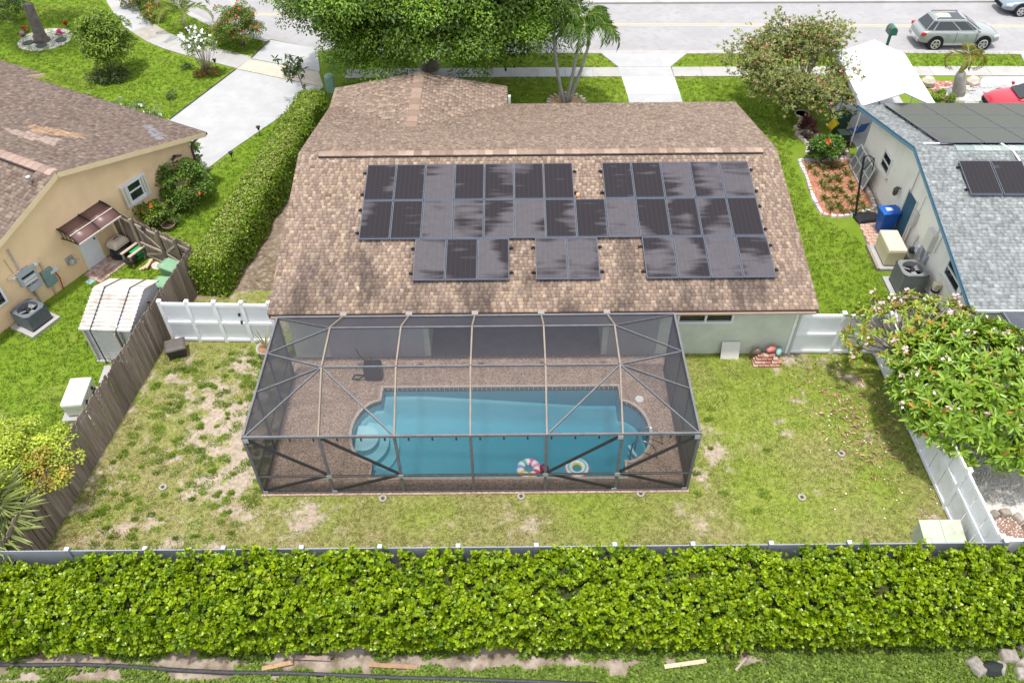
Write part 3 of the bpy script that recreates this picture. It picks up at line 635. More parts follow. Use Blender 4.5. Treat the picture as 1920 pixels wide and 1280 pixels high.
for x, ys in ((XS[0], (E1y, E2y)), (XS[6], (e1y, e2y))):
    bar('eave_beam', (x, YF+.04, HC+.03), (x, YB-.04, HC+.03), .06, .09, m_grey_al)
    yy = [YF]+list(ys)+[YB]
    for y in list(ys)+[YB]: bar('side_post', (x, y, B0), (x, y, HC-.02), .05, .09, m_brz)
    for a, c in zip(yy, yy[1:]):
        bar('chair_rail', (x, a+.05, RZ), (x, c-.05, RZ), .05, .05, m_brz); bar('sill', (x, a+.05, B0+.025), (x, c-.05, B0+.025), .05, .05, m_brz)
        scr((x, a, B0), (x, c, B0), (x, c, RZ), (x, a, RZ)); scr((x, a, RZ), (x, c, RZ), (x, c, HC), (x, a, HC))
for x0, x1, (ya, yb_) in ((XS[0], XS[1], (E1y, E2y)), (XS[6], XS[5], (e1y, e2y))):
    R1, R2, F1, B1 = (x1, Y1, Z1), (x1, Y2, Z1), (x1, YF, HC), (x1, YB, HC); e0, e1, e2, e3 = (x0, YF, HC), (x0, ya, HC), (x0, yb_, HC), (x0, YB, HC)
    for p, q in ((e0, R1), (e1, R1), (e2, R1), (e2, R2), (e3, R2)): bar('hip_brace', p, q, .035, .055, m_brz if p in (e3,) else m_grey_al)
    for tri in ((e0, F1, R1), (e0, e1, R1), (e1, e2, R1), (e2, R2, R1), (e2, e3, R2), (e3, B1, R2)): scr(*tri)
for i in range(1, 5):
    a, c = XS[i], XS[i+1]
    scr((a, YF, HC), (c, YF, HC), (c, Y1, Z1), (a, Y1, Z1)); scr((a, Y1, Z1), (c, Y1, Z1), (c, Y2, Z1), (a, Y2, Z1)); scr((a, Y2, Z1), (c, Y2, Z1), (c, YB, HC), (a, YB, HC))
for i in range(6):
    a, c = XS[i], XS[i+1]
    scr((a, YF, B0), (c, YF, B0), (c, YF, RZ), (a, YF, RZ)); scr((a, YF, RZ), (c, YF, RZ), (c, YF, HC), (a, YF, HC))
bar('diagonal_brace', (XS[1], Y1, Z1-.02), (XS[2], YF, HC+.02), .04, .05, m_grey_al); bar('diagonal_brace', (XS[5], Y1, Z1-.02), (XS[4], YF, HC+.02), .04, .05, m_grey_al)
yb2 = YF+.035
for p, q in (((XS[0], HC-.08), (XS[1], RZ)), ((XS[1], RZ), (XS[0], B0+.05)), ((XS[1], HC-.05), (XS[2], RZ)), ((XS[2], RZ), (XS[1], B0+.05)),
             ((XS[4], RZ), (XS[5], HC-.05)), ((XS[4], RZ), (XS[5], B0+.05)), ((XS[5], RZ), (XS[6], HC-.08)), ((XS[5], RZ), (XS[6], B0+.05))):
    bar('wall_brace', (p[0], yb2, p[1]), (q[0], yb2, q[1]), .05, .075, m_brz)
m_brk = M('bracket_grey', (.30, .315, .315), (.36, .37, .36), scale=9, rough=.5)
for x, z in ((XS[0]+.06, HC-.09), (XS[1], RZ), (XS[0]+.08, B0+.05), (XS[2], RZ), (XS[1]+.05, B0+.06), (XS[4], RZ), (XS[5], RZ), (XS[5]-.05, HC-.07), (XS[5]-.04, B0+.06), (XS[6]-.06, HC-.09), (XS[6]-.08, B0+.05)):
    mb = MB(); mb.box(L((x, YF-.032, z)), (.15, .012, .15)); mb.build('bracket_plate', m_brk, cage)
for i in range(1, 6):
    mb = MB(); mb.box(L((XS[i], YB+.10, HC+.06)), (.20, .18, .05)); mb.build('gutter_bracket', M('bracket_white', (.24, .22, .20)), cage)
# string lights on the inside of the front beam
sl = thing('string_lights', 'string of black socketed bulbs hung along the inside of the pool cage front beam', 'string lights', (ox, YF+.10, HC-.08))
m_blk = M('black_plastic', (.018, .018, .02), rough=.45)
pts = []
bx_ = np.arange(XS[0]+.55, XS[6]-.2, .655)
for i, x in enumerate(bx_):
    pts += [(x-ox, 0, -.02), (x+.33-ox, 0, .03)]
    mb = MB(); mb.lathe([(.012, -.02), (.026, -.04), (.026, -.11), (.016, -.12)], 8, (x-ox, 0, -.0)); o = mb.build('socket', m_blk, sl)
    mb = MB(); mb.lathe([(.012, -.12), (.03, -.16), (.03, -.19), (.008, -.215)], 8, (x-ox, 0, 0)); mb.build('bulb', M('smoked_bulb', (.12, .10, .08), rough=.1, spec=.6), o)
mb = MB(); mb.tube(pts, .009, 5); mb.build('cord', m_blk, sl)

# ================================================================= SHINGLE ROOFS
m_shing = ATT('asphalt_shingle', rough=.92, spec=.15, noise=.22, nscale=22, bump=.5, bscale=110, stain=((.9, .28, 1), .46, .62, 24.2, 20.6))
m_shing2 = ATT('asphalt_shingle_aged', rough=.92, spec=.15, noise=.25, nscale=10, bump=.5, bscale=110)
def shingle_field(name, parent, O, e, s, Wd, Ln, pal, mat, clip=None, expo=.142, tab=(.11, .20), singles=0, th=.011, alt=True, pick=None, cf=None):
    """laminated tabs laid course by course over a roof plane: O corner at the eave, e along it, s up the slope"""
    O, e, s = np.array(O, float), np.array(e, float), np.array(s, float); e /= np.linalg.norm(e); s /= np.linalg.norm(s); nn = np.cross(e, s)
    A = []; nc = int(math.ceil(Ln/expo)); pal = np.array(pal); prev = 0
    for r in range(nc):
        x = -RNG.random()*.2
        while x < Wd:
            w = RNG.uniform(*tab); A.append((x, r*expo, w, min(expo, Ln-r*expo)+.012)); x += w
    A = np.array(A); A[:, 2] = np.minimum(A[:, 0]+A[:, 2], Wd)-np.maximum(A[:, 0], 0); A[:, 0] = np.maximum(A[:, 0], 0); A = A[A[:, 2] > .015]
    mid = O+e*(A[:, :1]+A[:, 2:3]/2)+s*(A[:, 1:2]+expo/2)
    if clip is not None: k = clip(mid); A = A[k]; mid = mid[k]
    n = len(A); hi = th*(1+.9*(RNG.random(n) > .5)) ; ci = RNG.integers(0, len(pal), n)
    if alt: ci = np.where(np.arange(n) % 2 == 0, RNG.integers(0, len(pal)//2, n), RNG.integers(len(pal)//2, len(pal), n)); sw = RNG.random(n) < .22; ci[sw] = RNG.integers(0, len(pal), sw.sum())
    cols = pal[ci]*(1+.10*RNG.normal(size=(n, 1))).clip(.7, 1.35)
    if cf is not None: cols = cf(mid, cols)
    x0 = A[:, 0]+.002; x1 = A[:, 0]+A[:, 2]-.002; y0 = A[:, 1]; y1 = A[:, 1]+A[:, 3]
    def pt(x, y, h): return O+e*x[:, None]+s*y[:, None]+nn*h[:, None]
    z0 = np.full(n, .001); zt = np.full(n, .005)
    Vt = np.stack([pt(x0, y0, z0), pt(x1, y0, z0), pt(x1, y0, hi), pt(x0, y0, hi), pt(x1, y1, zt), pt(x0, y1, zt), pt(x1, y1, z0), pt(x0, y1, z0)], 1)
    fq = np.array([[0, 1, 2, 3], [3, 2, 4, 5], [1, 6, 4, 2], [7, 0, 3, 5]])
    idx = np.arange(n)
    if singles:
        sel = np.argsort(pick(mid))[:singles]; keep = np.ones(n, bool); keep[sel] = False
        for j in sel:
            o = npmesh('shingle', Vt[j], fq, mat, parent, np.repeat(cols[j:j+1], 8, 0))
        idx = idx[keep]
    V = Vt[idx].reshape(-1, 3); F = (fq[None]+np.arange(len(idx))[:, None, None]*8).reshape(-1, 4)
    o = npmesh('shingles', V, F, mat, parent, np.repeat(cols[idx], 8, 0)); stuff(o); return o
PAL_MAIN = [(0.207, 0.146, 0.112), (0.232, 0.167, 0.131), (0.220, 0.158, 0.131), (0.248, 0.178, 0.140), (0.319, 0.238, 0.170), (0.299, 0.223, 0.165), (0.341, 0.261, 0.196), (0.278, 0.209, 0.161)]
PAL_LEFT = [(0.152, 0.107, 0.088), (0.173, 0.124, 0.102), (0.186, 0.139, 0.113), (0.211, 0.159, 0.128), (0.226, 0.171, 0.136), (0.197, 0.149, 0.122)]
PAL_GREY = [(.20, .215, .215), (.22, .237, .236), (.235, .25, .248), (.265, .28, .276), (.25, .265, .263), (.228, .243, .244)]
def ridge_caps(parent, a, b, dl, dr, pal, mat, n, w=.17, name='ridge_cap', dark=None):
    """bent caps lapped along a ridge from a to b; dl, dr = unit directions down the two slopes"""
    a, b, dl, dr = Vector(a), Vector(b), Vector(dl), Vector(dr); d = (b-a)/n; up = Vector((0, 0, 1))
    for i in range(n):
        p, q = a+d*i+up*(.030), a+d*(i+1.12)+up*.018; c = Vector(pal[random.randrange(len(pal))])*random.uniform(.85, 1.2)
        vs = [p+dl*w-up*.004, p+dr*w-up*.004, q+dl*w-up*.004, q+dr*w-up*.004]
        V = [p+dl*w, p, p+dr*w, q+dr*w, q, q+dl*w, p+dl*w-up*.03, p-up*.03, p+dr*w-up*.03, q+dl*w-up*.03, q+dr*w-up*.03]
        mb = MB(); mb.add(V, [(0, 1, 4, 5), (1, 2, 3, 4), (6, 7, 1, 0), (7, 8, 2, 1), (9, 6, 0, 5), (8, 10, 3, 2)]); paint(mb.build(name, mat, parent), c)

# ================================================================= MAIN HOUSE
MX, MY = (XL+XR)/2, YR
house = thing('main_house', 'low house with brown shingle roof under the solar panels behind the pool cage', 'house', (MX, MY, 0))
def LM(p): return (p[0]-MX, p[1]-MY, p[2])
m_stucco = M('green_grey_stucco', (.46, .50, .42), (.54, .58, .50), scale=1.6, rough=.9, spec=.15, bump=.35, bscale=45, c3=(.60, .61, .50), s3=.9)
m_fascia = M('brown_fascia', (.105, .065, .05), (.15, .10, .08), scale=5, rough=.6)
m_dark_in = M('painted_recess_shade', (.05, .05, .055), (.075, .075, .075), scale=2, rough=.9)  # near-black wall colour paints the shade of the covered recess
WY = 19.40; RW, RE = XL+.42, XR-.42
def wall(a, b, mt=m_stucco, name='wall'): mb = MB(); mb.b2(LM(a), LM(b)); return mb.build(name, mt, house)
LX0, LX1 = -2.78, 3.05                                   # covered patio recess
WN = [(5.50, 1.50), (7.20, 2.02)]
wall((RW, WY, 0), (LX0, WY+.2, 2.32)); wall((LX1, WY, 0), (5.46, WY+.2, 2.32)); wall((5.46, WY, 0), (7.32, WY+.2, 1.46)); wall((7.32, WY, 0), (RE, WY+.2, 2.32)); wall((5.46, WY, 2.06), (7.32, WY+.2, 2.32))
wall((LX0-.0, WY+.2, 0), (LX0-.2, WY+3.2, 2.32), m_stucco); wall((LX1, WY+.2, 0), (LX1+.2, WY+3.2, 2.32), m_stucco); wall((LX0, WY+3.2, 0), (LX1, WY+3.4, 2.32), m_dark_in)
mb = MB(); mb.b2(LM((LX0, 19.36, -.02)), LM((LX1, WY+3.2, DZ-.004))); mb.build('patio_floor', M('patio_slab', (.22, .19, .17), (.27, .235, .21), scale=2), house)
for x0, x1 in ((RW, RW+.2), (RE-.2, RE)):
    wall((x0, WY+.2, 0), (x1, 32.0, 2.3)); 
    mb = MB(); vs = []
    for x in (x0, x1): vs += [LM((x, WY, 2.32)), LM((x, 31.9, 2.32)), LM((x, YR, ZR-.16))]
    mb.add(vs, [(0, 1, 2), (5, 4, 3), (0, 3, 4, 1), (1, 4, 5, 2), (2, 5, 3, 0)]); mb.build('gable', m_stucco, house)
wall((RW, 31.8, 0), (RE, 32.0, 2.3))
# window in the rear wall
mb = MB(); 
for a, b in (((5.46, 1.46), (7.32, 1.53)), ((5.46, 1.99), (7.32, 2.06)), ((5.46, 1.53), (5.53, 1.99)), ((7.25, 1.53), (7.32, 1.99)), ((6.36, 1.53), (6.43, 1.99))):
    mb.b2(LM((a[0], WY-.03, a[1])), LM((b[0], WY+.10, b[1])))
wf = mb.build('window_frame', M('white_vinyl', (.72, .73, .74), (.66, .67, .68), scale=3, rough=.45), house)
m_glass = M('dark_glass', (.012, .016, .02), rough=.06, spec=.7)
for a, b in ((5.53, 6.36), (6.43, 7.25)):
    mb = MB(); mb.b2(LM((a, WY+.05, 1.53)), LM((b, WY+.06, 1.99))); mb.build('pane', m_glass, wf)
# sliding door panel on the left patio wall (pale), with a long track line
mb = MB(); mb.b2(LM((-6.2, WY-.03, DZ)), LM((-3.0, WY-.004, 2.12))); mb.build('hurricane_panel', M('pale_panel', (.36, .36, .37), (.40, .40, .41), scale=1.5, rough=.6), house)
mb = MB(); mb.b2(LM((-6.3, WY-.06, 2.13)), LM((-2.9, WY-.004, 2.18))); mb.build('panel_track', M('track_white', (.75, .75, .75)), house)
mb = MB(); mb.b2(LM((3.25, WY-.03, DZ)), LM((4.9, WY-.004, 2.1))); mb.build('sliding_door', M('door_grey', (.30, .32, .30), (.34, .36, .34), scale=1.5, rough=.4), house)
# patches of lighter paint low on the wall
# roof deck slabs (rear, front, front wing)
sl_r = math.hypot(YR-YE, ZR-ZE); s_r = Vector((0, YR-YE, ZR-ZE))/sl_r; n_r = Vector((0, -s_r.z, s_r.y))
sl_f = math.hypot(YFR-YR, ZR-ZE); s_f = Vector((0, -(YFR-YR), ZR-ZE))/sl_f
m_under = M('roof_board', (.16, .11, .09), rough=.9)
WRX, WRZ, WE0, WE1, WYF = -4.0, 3.10, -7.84, -.12, 33.95   # front wing: ridge x, ridge z, eaves, gable end
WRB = YR+(ZR-WRZ)/(ZR-ZE)*(YFR-YR)
mb = MB(); t_ = .10
def slab(ps): 
    n = len(ps); mb.add([LM(p) for p in ps]+[LM((p[0], p[1], p[2]-t_)) for p in ps], [tuple(range(n)), tuple(range(2*n-1, n-1, -1))]+[(i, n+i, n+(i+1) % n, (i+1) % n) for i in range(n)])
slab([(XL, YE, ZE), (XR, YE, ZE), (XR, YR, ZR), (XL, YR, ZR)])
slab([(XR, YFR, ZE), (XL, YFR, ZE), (XL, YR+.0, ZR), (XR, YR, ZR)])
slab([(WE0, YFR-.5, ZE+.02), (WRX, WRB, WRZ), (WRX, WYF, WRZ), (WE0, WYF, ZE+.02)][::-1])
slab([(WE1, YFR-.5, ZE+.02), (WE1, WYF, ZE+.02), (WRX, WYF, WRZ), (WRX, WRB, WRZ)][::-1])
roof = mb.build('roof', m_under, house)
def wingz(x): return WRZ-(WRZ-ZE)*abs(x-WRX)/(WE1-WRX)
def mainz(y): return ZR-(ZR-ZE)*(y-YR)/(YFR-YR)
hx = np.array([MX, MY, 0])
shingle_field('s', roof, LM((XL-.02, YE-.03, ZE)), (1, 0, 0), s_r, XR-XL+.04, sl_r+.02, PAL_MAIN, m_shing, singles=296, pick=lambda m: m[:, 1]+.35*RNG.random(len(m))+np.abs(m[:, 0])*.002)
def clip_f(m): x, y = m[:, 0]+MX, m[:, 1]+MY; return ~((x < WE1) & (WRZ-(WRZ-ZE)*np.abs(x-WRX)/(WE1-WRX) > ZR-(ZR-ZE)*(y-YR)/(YFR-YR)+.005))
FRONT_PAL = [(0.232, 0.167, 0.129), (0.248, 0.180, 0.143), (0.261, 0.192, 0.150), (0.216, 0.154, 0.123), (0.293, 0.220, 0.166), (0.281, 0.210, 0.160), (0.265, 0.196, 0.153), (0.305, 0.234, 0.175)]
shingle_field('s', roof, LM((XR+.02, YFR+.03, ZE)), (-1, 0, 0), s_f, XR-XL+.04, sl_f+.02, FRONT_PAL, m_shing, clip=clip_f, tab=(.13, .24))
lw = math.hypot(WE1-WRX, WRZ-ZE); s_w = Vector(((WE1-WRX), 0, (WRZ-ZE)))/lw
def clip_w(m): x, y = m[:, 0]+MX, m[:, 1]+MY; return (WRZ-(WRZ-ZE)*np.abs(x-WRX)/(WE1-WRX) > ZR-(ZR-ZE)*(y-YR)/(YFR-YR)-.01) | (y > YFR)
shingle_field('s', roof, LM((WE0-.02, WYF+.02, ZE+.025)), (0, -1, 0), s_w, WYF-WRB+.1, lw, FRONT_PAL, m_shing2, clip=clip_w, tab=(.18, .4))
shingle_field('s', roof, LM((WE1+.02, WRB-.1, ZE+.025)), (0, 1, 0), (-s_w.x, 0, s_w.z), WYF-WRB+.12, lw, FRONT_PAL, m_shing2, clip=clip_w, tab=(.18, .4))
CAPS = [(0.248, 0.176, 0.134), (0.279, 0.205, 0.156), (0.217, 0.152, 0.117), (0.296, 0.222, 0.173), (0.235, 0.161, 0.126)]
m_cap = ATT('ridge_cap_shingle', rough=.9, noise=.2, nscale=20)
ridge_caps(house, LM((XL+.75, YR-.05, ZR+.02)), LM((XR-.55, YR-.05, ZR+.02)), -s_r, -s_f, CAPS, m_cap, 56)
ridge_caps(house, LM((WRX, WRB-.15, WRZ+.03)), LM((WRX, WYF, WRZ+.03)), (s_w.x, 0, -s_w.z), (-s_w.x, 0, -s_w.z), CAPS, m_cap, 10, w=.22)
mb = MB(); mb.beam(LM((XL+.75, YR-.27, ZR-.015)), LM((XR-.55, YR-.27, ZR-.015)), .05, .055); mb.build('ridge_vent', M('vent_black', (.03, .027, .026), rough=.8), house)
# fascia, soffit and the beam the cage hangs on
for a, b, w, h in (((XL, YE+.01, ZE-.10), (XR, YE+.01, ZE-.10), .035, .19), ((XL+.015, YE, ZE-.08), (XL+.015, YR, ZR-.08), .03, .15), ((XR-.015, YE, ZE-.08), (XR-.015, YR, ZR-.08), .03, .15), ((XL+.015, YFR, ZE-.08), (XL+.015, YR, ZR-.08), .03, .15), ((XR-.015, YFR, ZE-.08), (XR-.015, YR, ZR-.08), .03, .15)):
    mb = MB(); mb.beam(LM(a), LM(b), w, h); mb.build('fascia', m_fascia, house)
mb = MB(); mb.b2(LM((XL+.05, YE+.03, ZE-.16)), LM((XR-.05, WY-.01, ZE-.12))); mb.build('soffit', M('soffit_tan', (.36, .29, .23), rough=.8), house)
mb = MB(); mb.b2(LM((XL+.08, YE-.09, ZE-.15)), LM((XR-.08, YE-.014, ZE-.09))); mb.build('gutter', M('gutter_tan', (.33, .25, .20), (.28, .21, .17), scale=3, rough=.5), house)
mb = MB(); mb.b2(LM((RE+.02, WY-.02, .02)), LM((RE+.09, WY-.09, 2.2))); mb.build('downspout', M('downspout_pale', (.45, .47, .42)), house)
mb = MB(); mb.b2(LM((WE1+.05, WYF-1.1, .3)), LM((WE1+.16, WYF-.95, 2.5))); mb.build('downspout', M('downspout_white', (.7, .72, .74)), house)
wall((WE0+.35, 31.7, 0), (WE0+.55, WYF-.3, 2.35)); wall((WE1-.55, 32.02, 0), (WE1-.35, WYF-.3, 2.35)); wall((WE0+.57, WYF-.5, 0), (WE1-.57, WYF-.3, 2.35))
mb = MB(); vs = []
for y in (WYF-.5, WYF-.3): vs += [LM((WE0+.4, y, 2.352)), LM((WE1-.4, y, 2.352)), LM((WRX, y, WRZ-.14))]
mb.add(vs, [(0, 1, 2), (5, 4, 3), (0, 3, 4, 1), (1, 4, 5, 2), (2, 5, 3, 0)]); mb.build('gable', m_stucco, house)
# plumbing vent
p = Vector(LM((XL, YE, ZE))); 
def roofpt(px, py, h=.0):                               # photo point on the rear slope -> (along eave, up slope)
    P0 = Vector((XL, YE, ZE))+n_r*h; d = ray(px, py); o = Vector((0, 0, CAM_H)); t = (P0-o).dot(n_r)/d.dot(n_r); q = o+d*t-P0
    return q.x, q.dot(s_r)
a, b = roofpt(673, 551); q = Vector((XL+a, YE, ZE))+s_r*b
mb = MB(); mb.tube([LM(q-Vector((0, 0, .05))), LM(q+Vector((0, 0, .30)))], .045, 10); mb.build('vent_pipe', M('vent_beige', (.55, .42, .30), rough=.7), house, True)
a, b = roofpt(1083, 370); q = Vector((XL+a, YE, ZE))+s_r*b
mb = MB(); mb.tube([LM(q-Vector((0, 0, .05))), LM(q+Vector((0, 0, .16)))], .06, 10); mb.build('vent_pipe', M('vent_orange', (.55, .33, .18), rough=.7), house, True)

# ================================================================= SOLAR PANELS
def mk_pv():
    mt = bpy.data.materials.new('solar_glass'); mt.use_nodes = True; nt = mt.node_tree; b = nt.nodes['Principled BSDF']
    b.inputs['Roughness'].default_value = .28; b.inputs['Specular IOR Level'].default_value = .3
    tc = _n(nt, 'ShaderNodeTexCoord'); oi = _n(nt, 'ShaderNodeObjectInfo'); at = _n(nt, 'ShaderNodeAttribute', attribute_type='OBJECT', attribute_name='dust')
    sp = _n(nt, 'ShaderNodeSeparateXYZ'); lk(nt, tc.outputs['Object'], sp.inputs[0])
    off = _n(nt, 'ShaderNodeVectorMath', operation='SCALE'); cb = _n(nt, 'ShaderNodeCombineXYZ'); 
    for i in range(3): lk(nt, oi.outputs['Random'], cb.inputs[i])
    lk(nt, cb.outputs[0], off.inputs[0]); off.inputs['Scale'].default_value = 37
    ad = _n(nt, 'ShaderNodeVectorMath', operation='ADD'); lk(nt, tc.outputs['Object'], ad.inputs[0]); lk(nt, off.outputs[0], ad.inputs[1])
    mp = _n(nt, 'ShaderNodeMapping'); mp.inputs['Scale'].default_value = (1, 1, 1); lk(nt, ad.outputs[0], mp.inputs['Vector'])
    mpt = _n(nt, 'ShaderNodeMapping'); mpt.inputs['Scale'].default_value = (.55, 3.4, 1); lk(nt, ad.outputs[0], mpt.inputs['Vector'])
    n1 = _n(nt, 'ShaderNodeTexNoise'); n1.inputs['Scale'].default_value = 1.6; n1.inputs['Detail'].default_value = 1.5; n1.inputs['Roughness'].default_value = .5; lk(nt, mpt.outputs[0], n1.inputs['Vector'])
    nb_ = _n(nt, 'ShaderNodeTexNoise'); nb_.inputs['Scale'].default_value = .8; nb_.inputs['Detail'].default_value = 1; lk(nt, mp.outputs[0], nb_.inputs['Vector'])
    # dust mask: a drying front with teeth that run across the panel, amount set panel by panel
    h0 = _n(nt, 'ShaderNodeMath', operation='MULTIPLY'); h0.inputs[1].default_value = .42; lk(nt, n1.outputs['Fac'], h0.inputs[0])
    h1 = _n(nt, 'ShaderNodeMath', operation='MULTIPLY_ADD'); h1.inputs[1].default_value = .75; lk(nt, nb_.outputs['Fac'], h1.inputs[0]); lk(nt, h0.outputs[0], h1.inputs[2])
    sg = _n(nt, 'ShaderNodeMath', operation='SUBTRACT'); sg.inputs[1].default_value = .5; lk(nt, oi.outputs['Random'], sg.inputs[0])
    xx = _n(nt, 'ShaderNodeMath', operation='SUBTRACT'); xx.inputs[1].default_value = .52; lk(nt, sp.outputs[0], xx.inputs[0])
    gx = _n(nt, 'ShaderNodeMath', operation='MULTIPLY'); lk(nt, sg.outputs[0], gx.inputs[0]); lk(nt, xx.outputs[0], gx.inputs[1])
    gx2 = _n(nt, 'ShaderNodeMath', operation='MULTIPLY_ADD'); gx2.inputs[1].default_value = .5; lk(nt, gx.outputs[0], gx2.inputs[0]); lk(nt, h1.outputs[0], gx2.inputs[2])
    s1 = _n(nt, 'ShaderNodeMath', operation='ADD'); lk(nt, gx2.outputs[0], s1.inputs[0]); lk(nt, at.outputs['Fac'], s1.inputs[1])
    m1 = _n(nt, 'ShaderNodeMapRange'); m1.inputs[1].default_value = .98; m1.inputs[2].default_value = 1.13; lk(nt, s1.outputs[0], m1.inputs[0])
    n2 = _n(nt, 'ShaderNodeTexNoise'); n2.inputs['Scale'].default_value = 5; n2.inputs['Detail'].default_value = 6; lk(nt, mp.outputs[0], n2.inputs['Vector'])
    m2 = _n(nt, 'ShaderNodeMapRange'); m2.inputs[3].default_value = .55; m2.inputs[4].default_value = 1.0; lk(nt, n2.outputs['Fac'], m2.inputs[0])
    mu = _n(nt, 'ShaderNodeMath', operation='MULTIPLY'); lk(nt, m1.outputs[0], mu.inputs[0]); lk(nt, m2.outputs[0], mu.inputs[1])
    # cell grid
    def lines(out, step, w):
        a = _n(nt, 'ShaderNodeMath', operation='DIVIDE'); lk(nt, out, a.inputs[0]); a.inputs[1].default_value = step
        f = _n(nt, 'ShaderNodeMath', operation='FRACT'); lk(nt, a.outputs[0], f.inputs[0]); l = _n(nt, 'ShaderNodeMath', operation='LESS_THAN'); lk(nt, f.outputs[0], l.inputs[0]); l.inputs[1].default_value = w
        return l.outputs[0]
    lm = _n(nt, 'ShaderNodeMath', operation='MAXIMUM'); lk(nt, lines(sp.outputs[0], .1655, .07), lm.inputs[0]); lk(nt, lines(sp.outputs[1], .086, .09), lm.inputs[1])
    ca = _n(nt, 'ShaderNodeMix', data_type='RGBA'); ca.inputs['A'].default_value = (.013, .010, .012, 1); ca.inputs['B'].default_value = (.030, .024, .027, 1); lk(nt, lm.outputs[0], ca.inputs['Factor'])
    cd = _n(nt, 'ShaderNodeMix', data_type='RGBA'); cd.inputs['A'].default_value = (.080, .070, .080, 1); cd.inputs['B'].default_value = (.097, .087, .097, 1); lk(nt, lm.outputs[0], cd.inputs['Factor'])
    mx = _n(nt, 'ShaderNodeMix', data_type='RGBA'); lk(nt, mu.outputs[0], mx.inputs['Factor']); lk(nt, ca.outputs['Result'], mx.inputs['A']); lk(nt, cd.outputs['Result'], mx.inputs['B'])
    # silt line along the lower edge
    m3 = _n(nt, 'ShaderNodeMapRange'); m3.inputs[1].default_value = .11; m3.inputs[2].default_value = .03; lk(nt, sp.outputs[1], m3.inputs[0])
    mx2 = _n(nt, 'ShaderNodeMix', data_type='RGBA'); mx2.inputs['B'].default_value = (.045, .06, .10, 1); mu3 = _n(nt, 'ShaderNodeMath', operation='MULTIPLY'); mu3.inputs[1].default_value = .7; lk(nt, m3.outputs[0], mu3.inputs[0]); lk(nt, mu3.outputs[0], mx2.inputs['Factor']); lk(nt, mx.outputs['Result'], mx2.inputs['A'])
    lk(nt, mx2.outputs['Result'], b.inputs['Base Color'])
    rr = _n(nt, 'ShaderNodeMapRange'); rr.inputs[3].default_value = .22; rr.inputs[4].default_value = .6; lk(nt, mu.outputs[0], rr.inputs[0]); lk(nt, rr.outputs[0], b.inputs['Roughness'])
    return mt
m_pv = mk_pv(); m_pvf = M('panel_frame_anodised', (.055, .065, .085), (.09, .105, .13), scale=6, rough=.4, spec=.5)
PW, PH = 1.063, 1.776
def frame_mb(w, h):
    mb = MB(); f = .028; mb.b2((0, 0, -.035), (w, f, .004)); mb.b2((0, h-f, -.035), (w, h, .004)); mb.b2((0, f, -.035), (f, h-f, .004)); mb.b2((w-f, f, -.035), (w, h-f, .004)); return mb
PV = {}
def panel(P, R3, w, h, label, group, dust, clips=()):
    root = thing('solar_module', label, 'solar panel', P, 0, group); root.matrix_basis = Matrix.Translation(P) @ R3.to_4x4()
    if (w, h) not in PV:
        fr = frame_mb(w, h).build('frame', m_pvf, root); mb = MB(); mb.b2((.028, .028, -.03), (w-.028, h-.028, 0)); gl = mb.build('glass', m_pv, root); PV[(w, h)] = (fr.data, gl.data)
    else:
        fr = bpy.data.objects.new('frame', PV[(w, h)][0]); gl = bpy.data.objects.new('glass', PV[(w, h)][1])
        for o in (fr, gl): COL.objects.link(o); o.parent = root
    gl['dust'] = dust
    for cx, cy in clips:
        mb = MB(); mb.box((cx, cy, -.06), (.16, .05, .05)); mb.box((cx, cy, -.035), (.05, .07, .06)); mb.build('rail_end', m_blk, root)
    return root
RM = Matrix((Vector((1, 0, 0)), s_r, n_r)).transposed()
def place_pv(a, b, *k, **kw): return panel(Vector((XL, YE, ZE))+Vector((1, 0, 0))*a+s_r*b+n_r*.15, RM, PW-.016, PH-.016, *k, **kw)
a0, b0 = roofpt(672, 449, .15); a1, _ = roofpt(1435, 440, .15); 
PWX = (a1-a0)/13
ordn = ['first', 'second', 'third', 'fourth', 'fifth', 'sixth', 'seventh', 'eighth', 'ninth', 'tenth', 'eleventh', 'twelfth', 'thirteenth']
def look(d): return 'clean' if d < .38 else ('half-dusty' if d < .56 else 'dusty')
D1 = [.36, .30, .64, .26, .56, .38, .28, None, .34, .38, .60, .50, .58]
D2 = [.36, .34, .62, .60, .54, .58, .46, .34, .62, .40, .48, .54, .30]
for c in range(13):
    cl = []
    if D1[c] is not None:
        blk = 'top row left block' if c < 7 else 'top row right block'; k = c if c < 7 else c-8
        cl = [(-.07, .35), (-.07, 1.4)] if c in (0, 8) else ([(PW+.05, .35), (PW+.05, 1.4)] if c in (6, 12) else [])
        place_pv(a0+c*PWX, b0+PH, f'{look(D1[c])} solar panel on the brown roof, {blk}, {ordn[k]} from the left', 'solar panels on the brown roof', D1[c]-.07, cl)
    cl = [(-.07, .35), (-.07, 1.4)] if c == 0 else ([(PW+.05, .35), (PW+.05, 1.4)] if c == 12 else [])
    place_pv(a0+c*PWX, b0, f'{look(D2[c])} solar panel on the brown roof, long middle row, {ordn[c]} from the left', 'solar panels on the brown roof', D2[c]-.07, cl)
for (px, py), cnt, nm, dd in (((779, 450), 3, 'three-panel block', (.58, .46, .58)), ((1003, 447), 2, 'two-panel block', (.54, .56)), ((1203, 443), 4, 'four-panel block', (.56, .58, .60, .50))):
    a, _ = roofpt(px, py, .15)
    for k in range(cnt):
        cl = ([(-.07, .35), (-.07, 1.4)] if k == 0 else [])+([(PW+.05, .35), (PW+.05, 1.4)] if k == cnt-1 else [])
        place_pv(a+k*PWX, b0-PH, f'{look(dd[k])} solar panel on the brown roof, lower {nm}, {ordn[k]} from the left', 'solar panels on the brown roof', dd[k]-.07, cl)
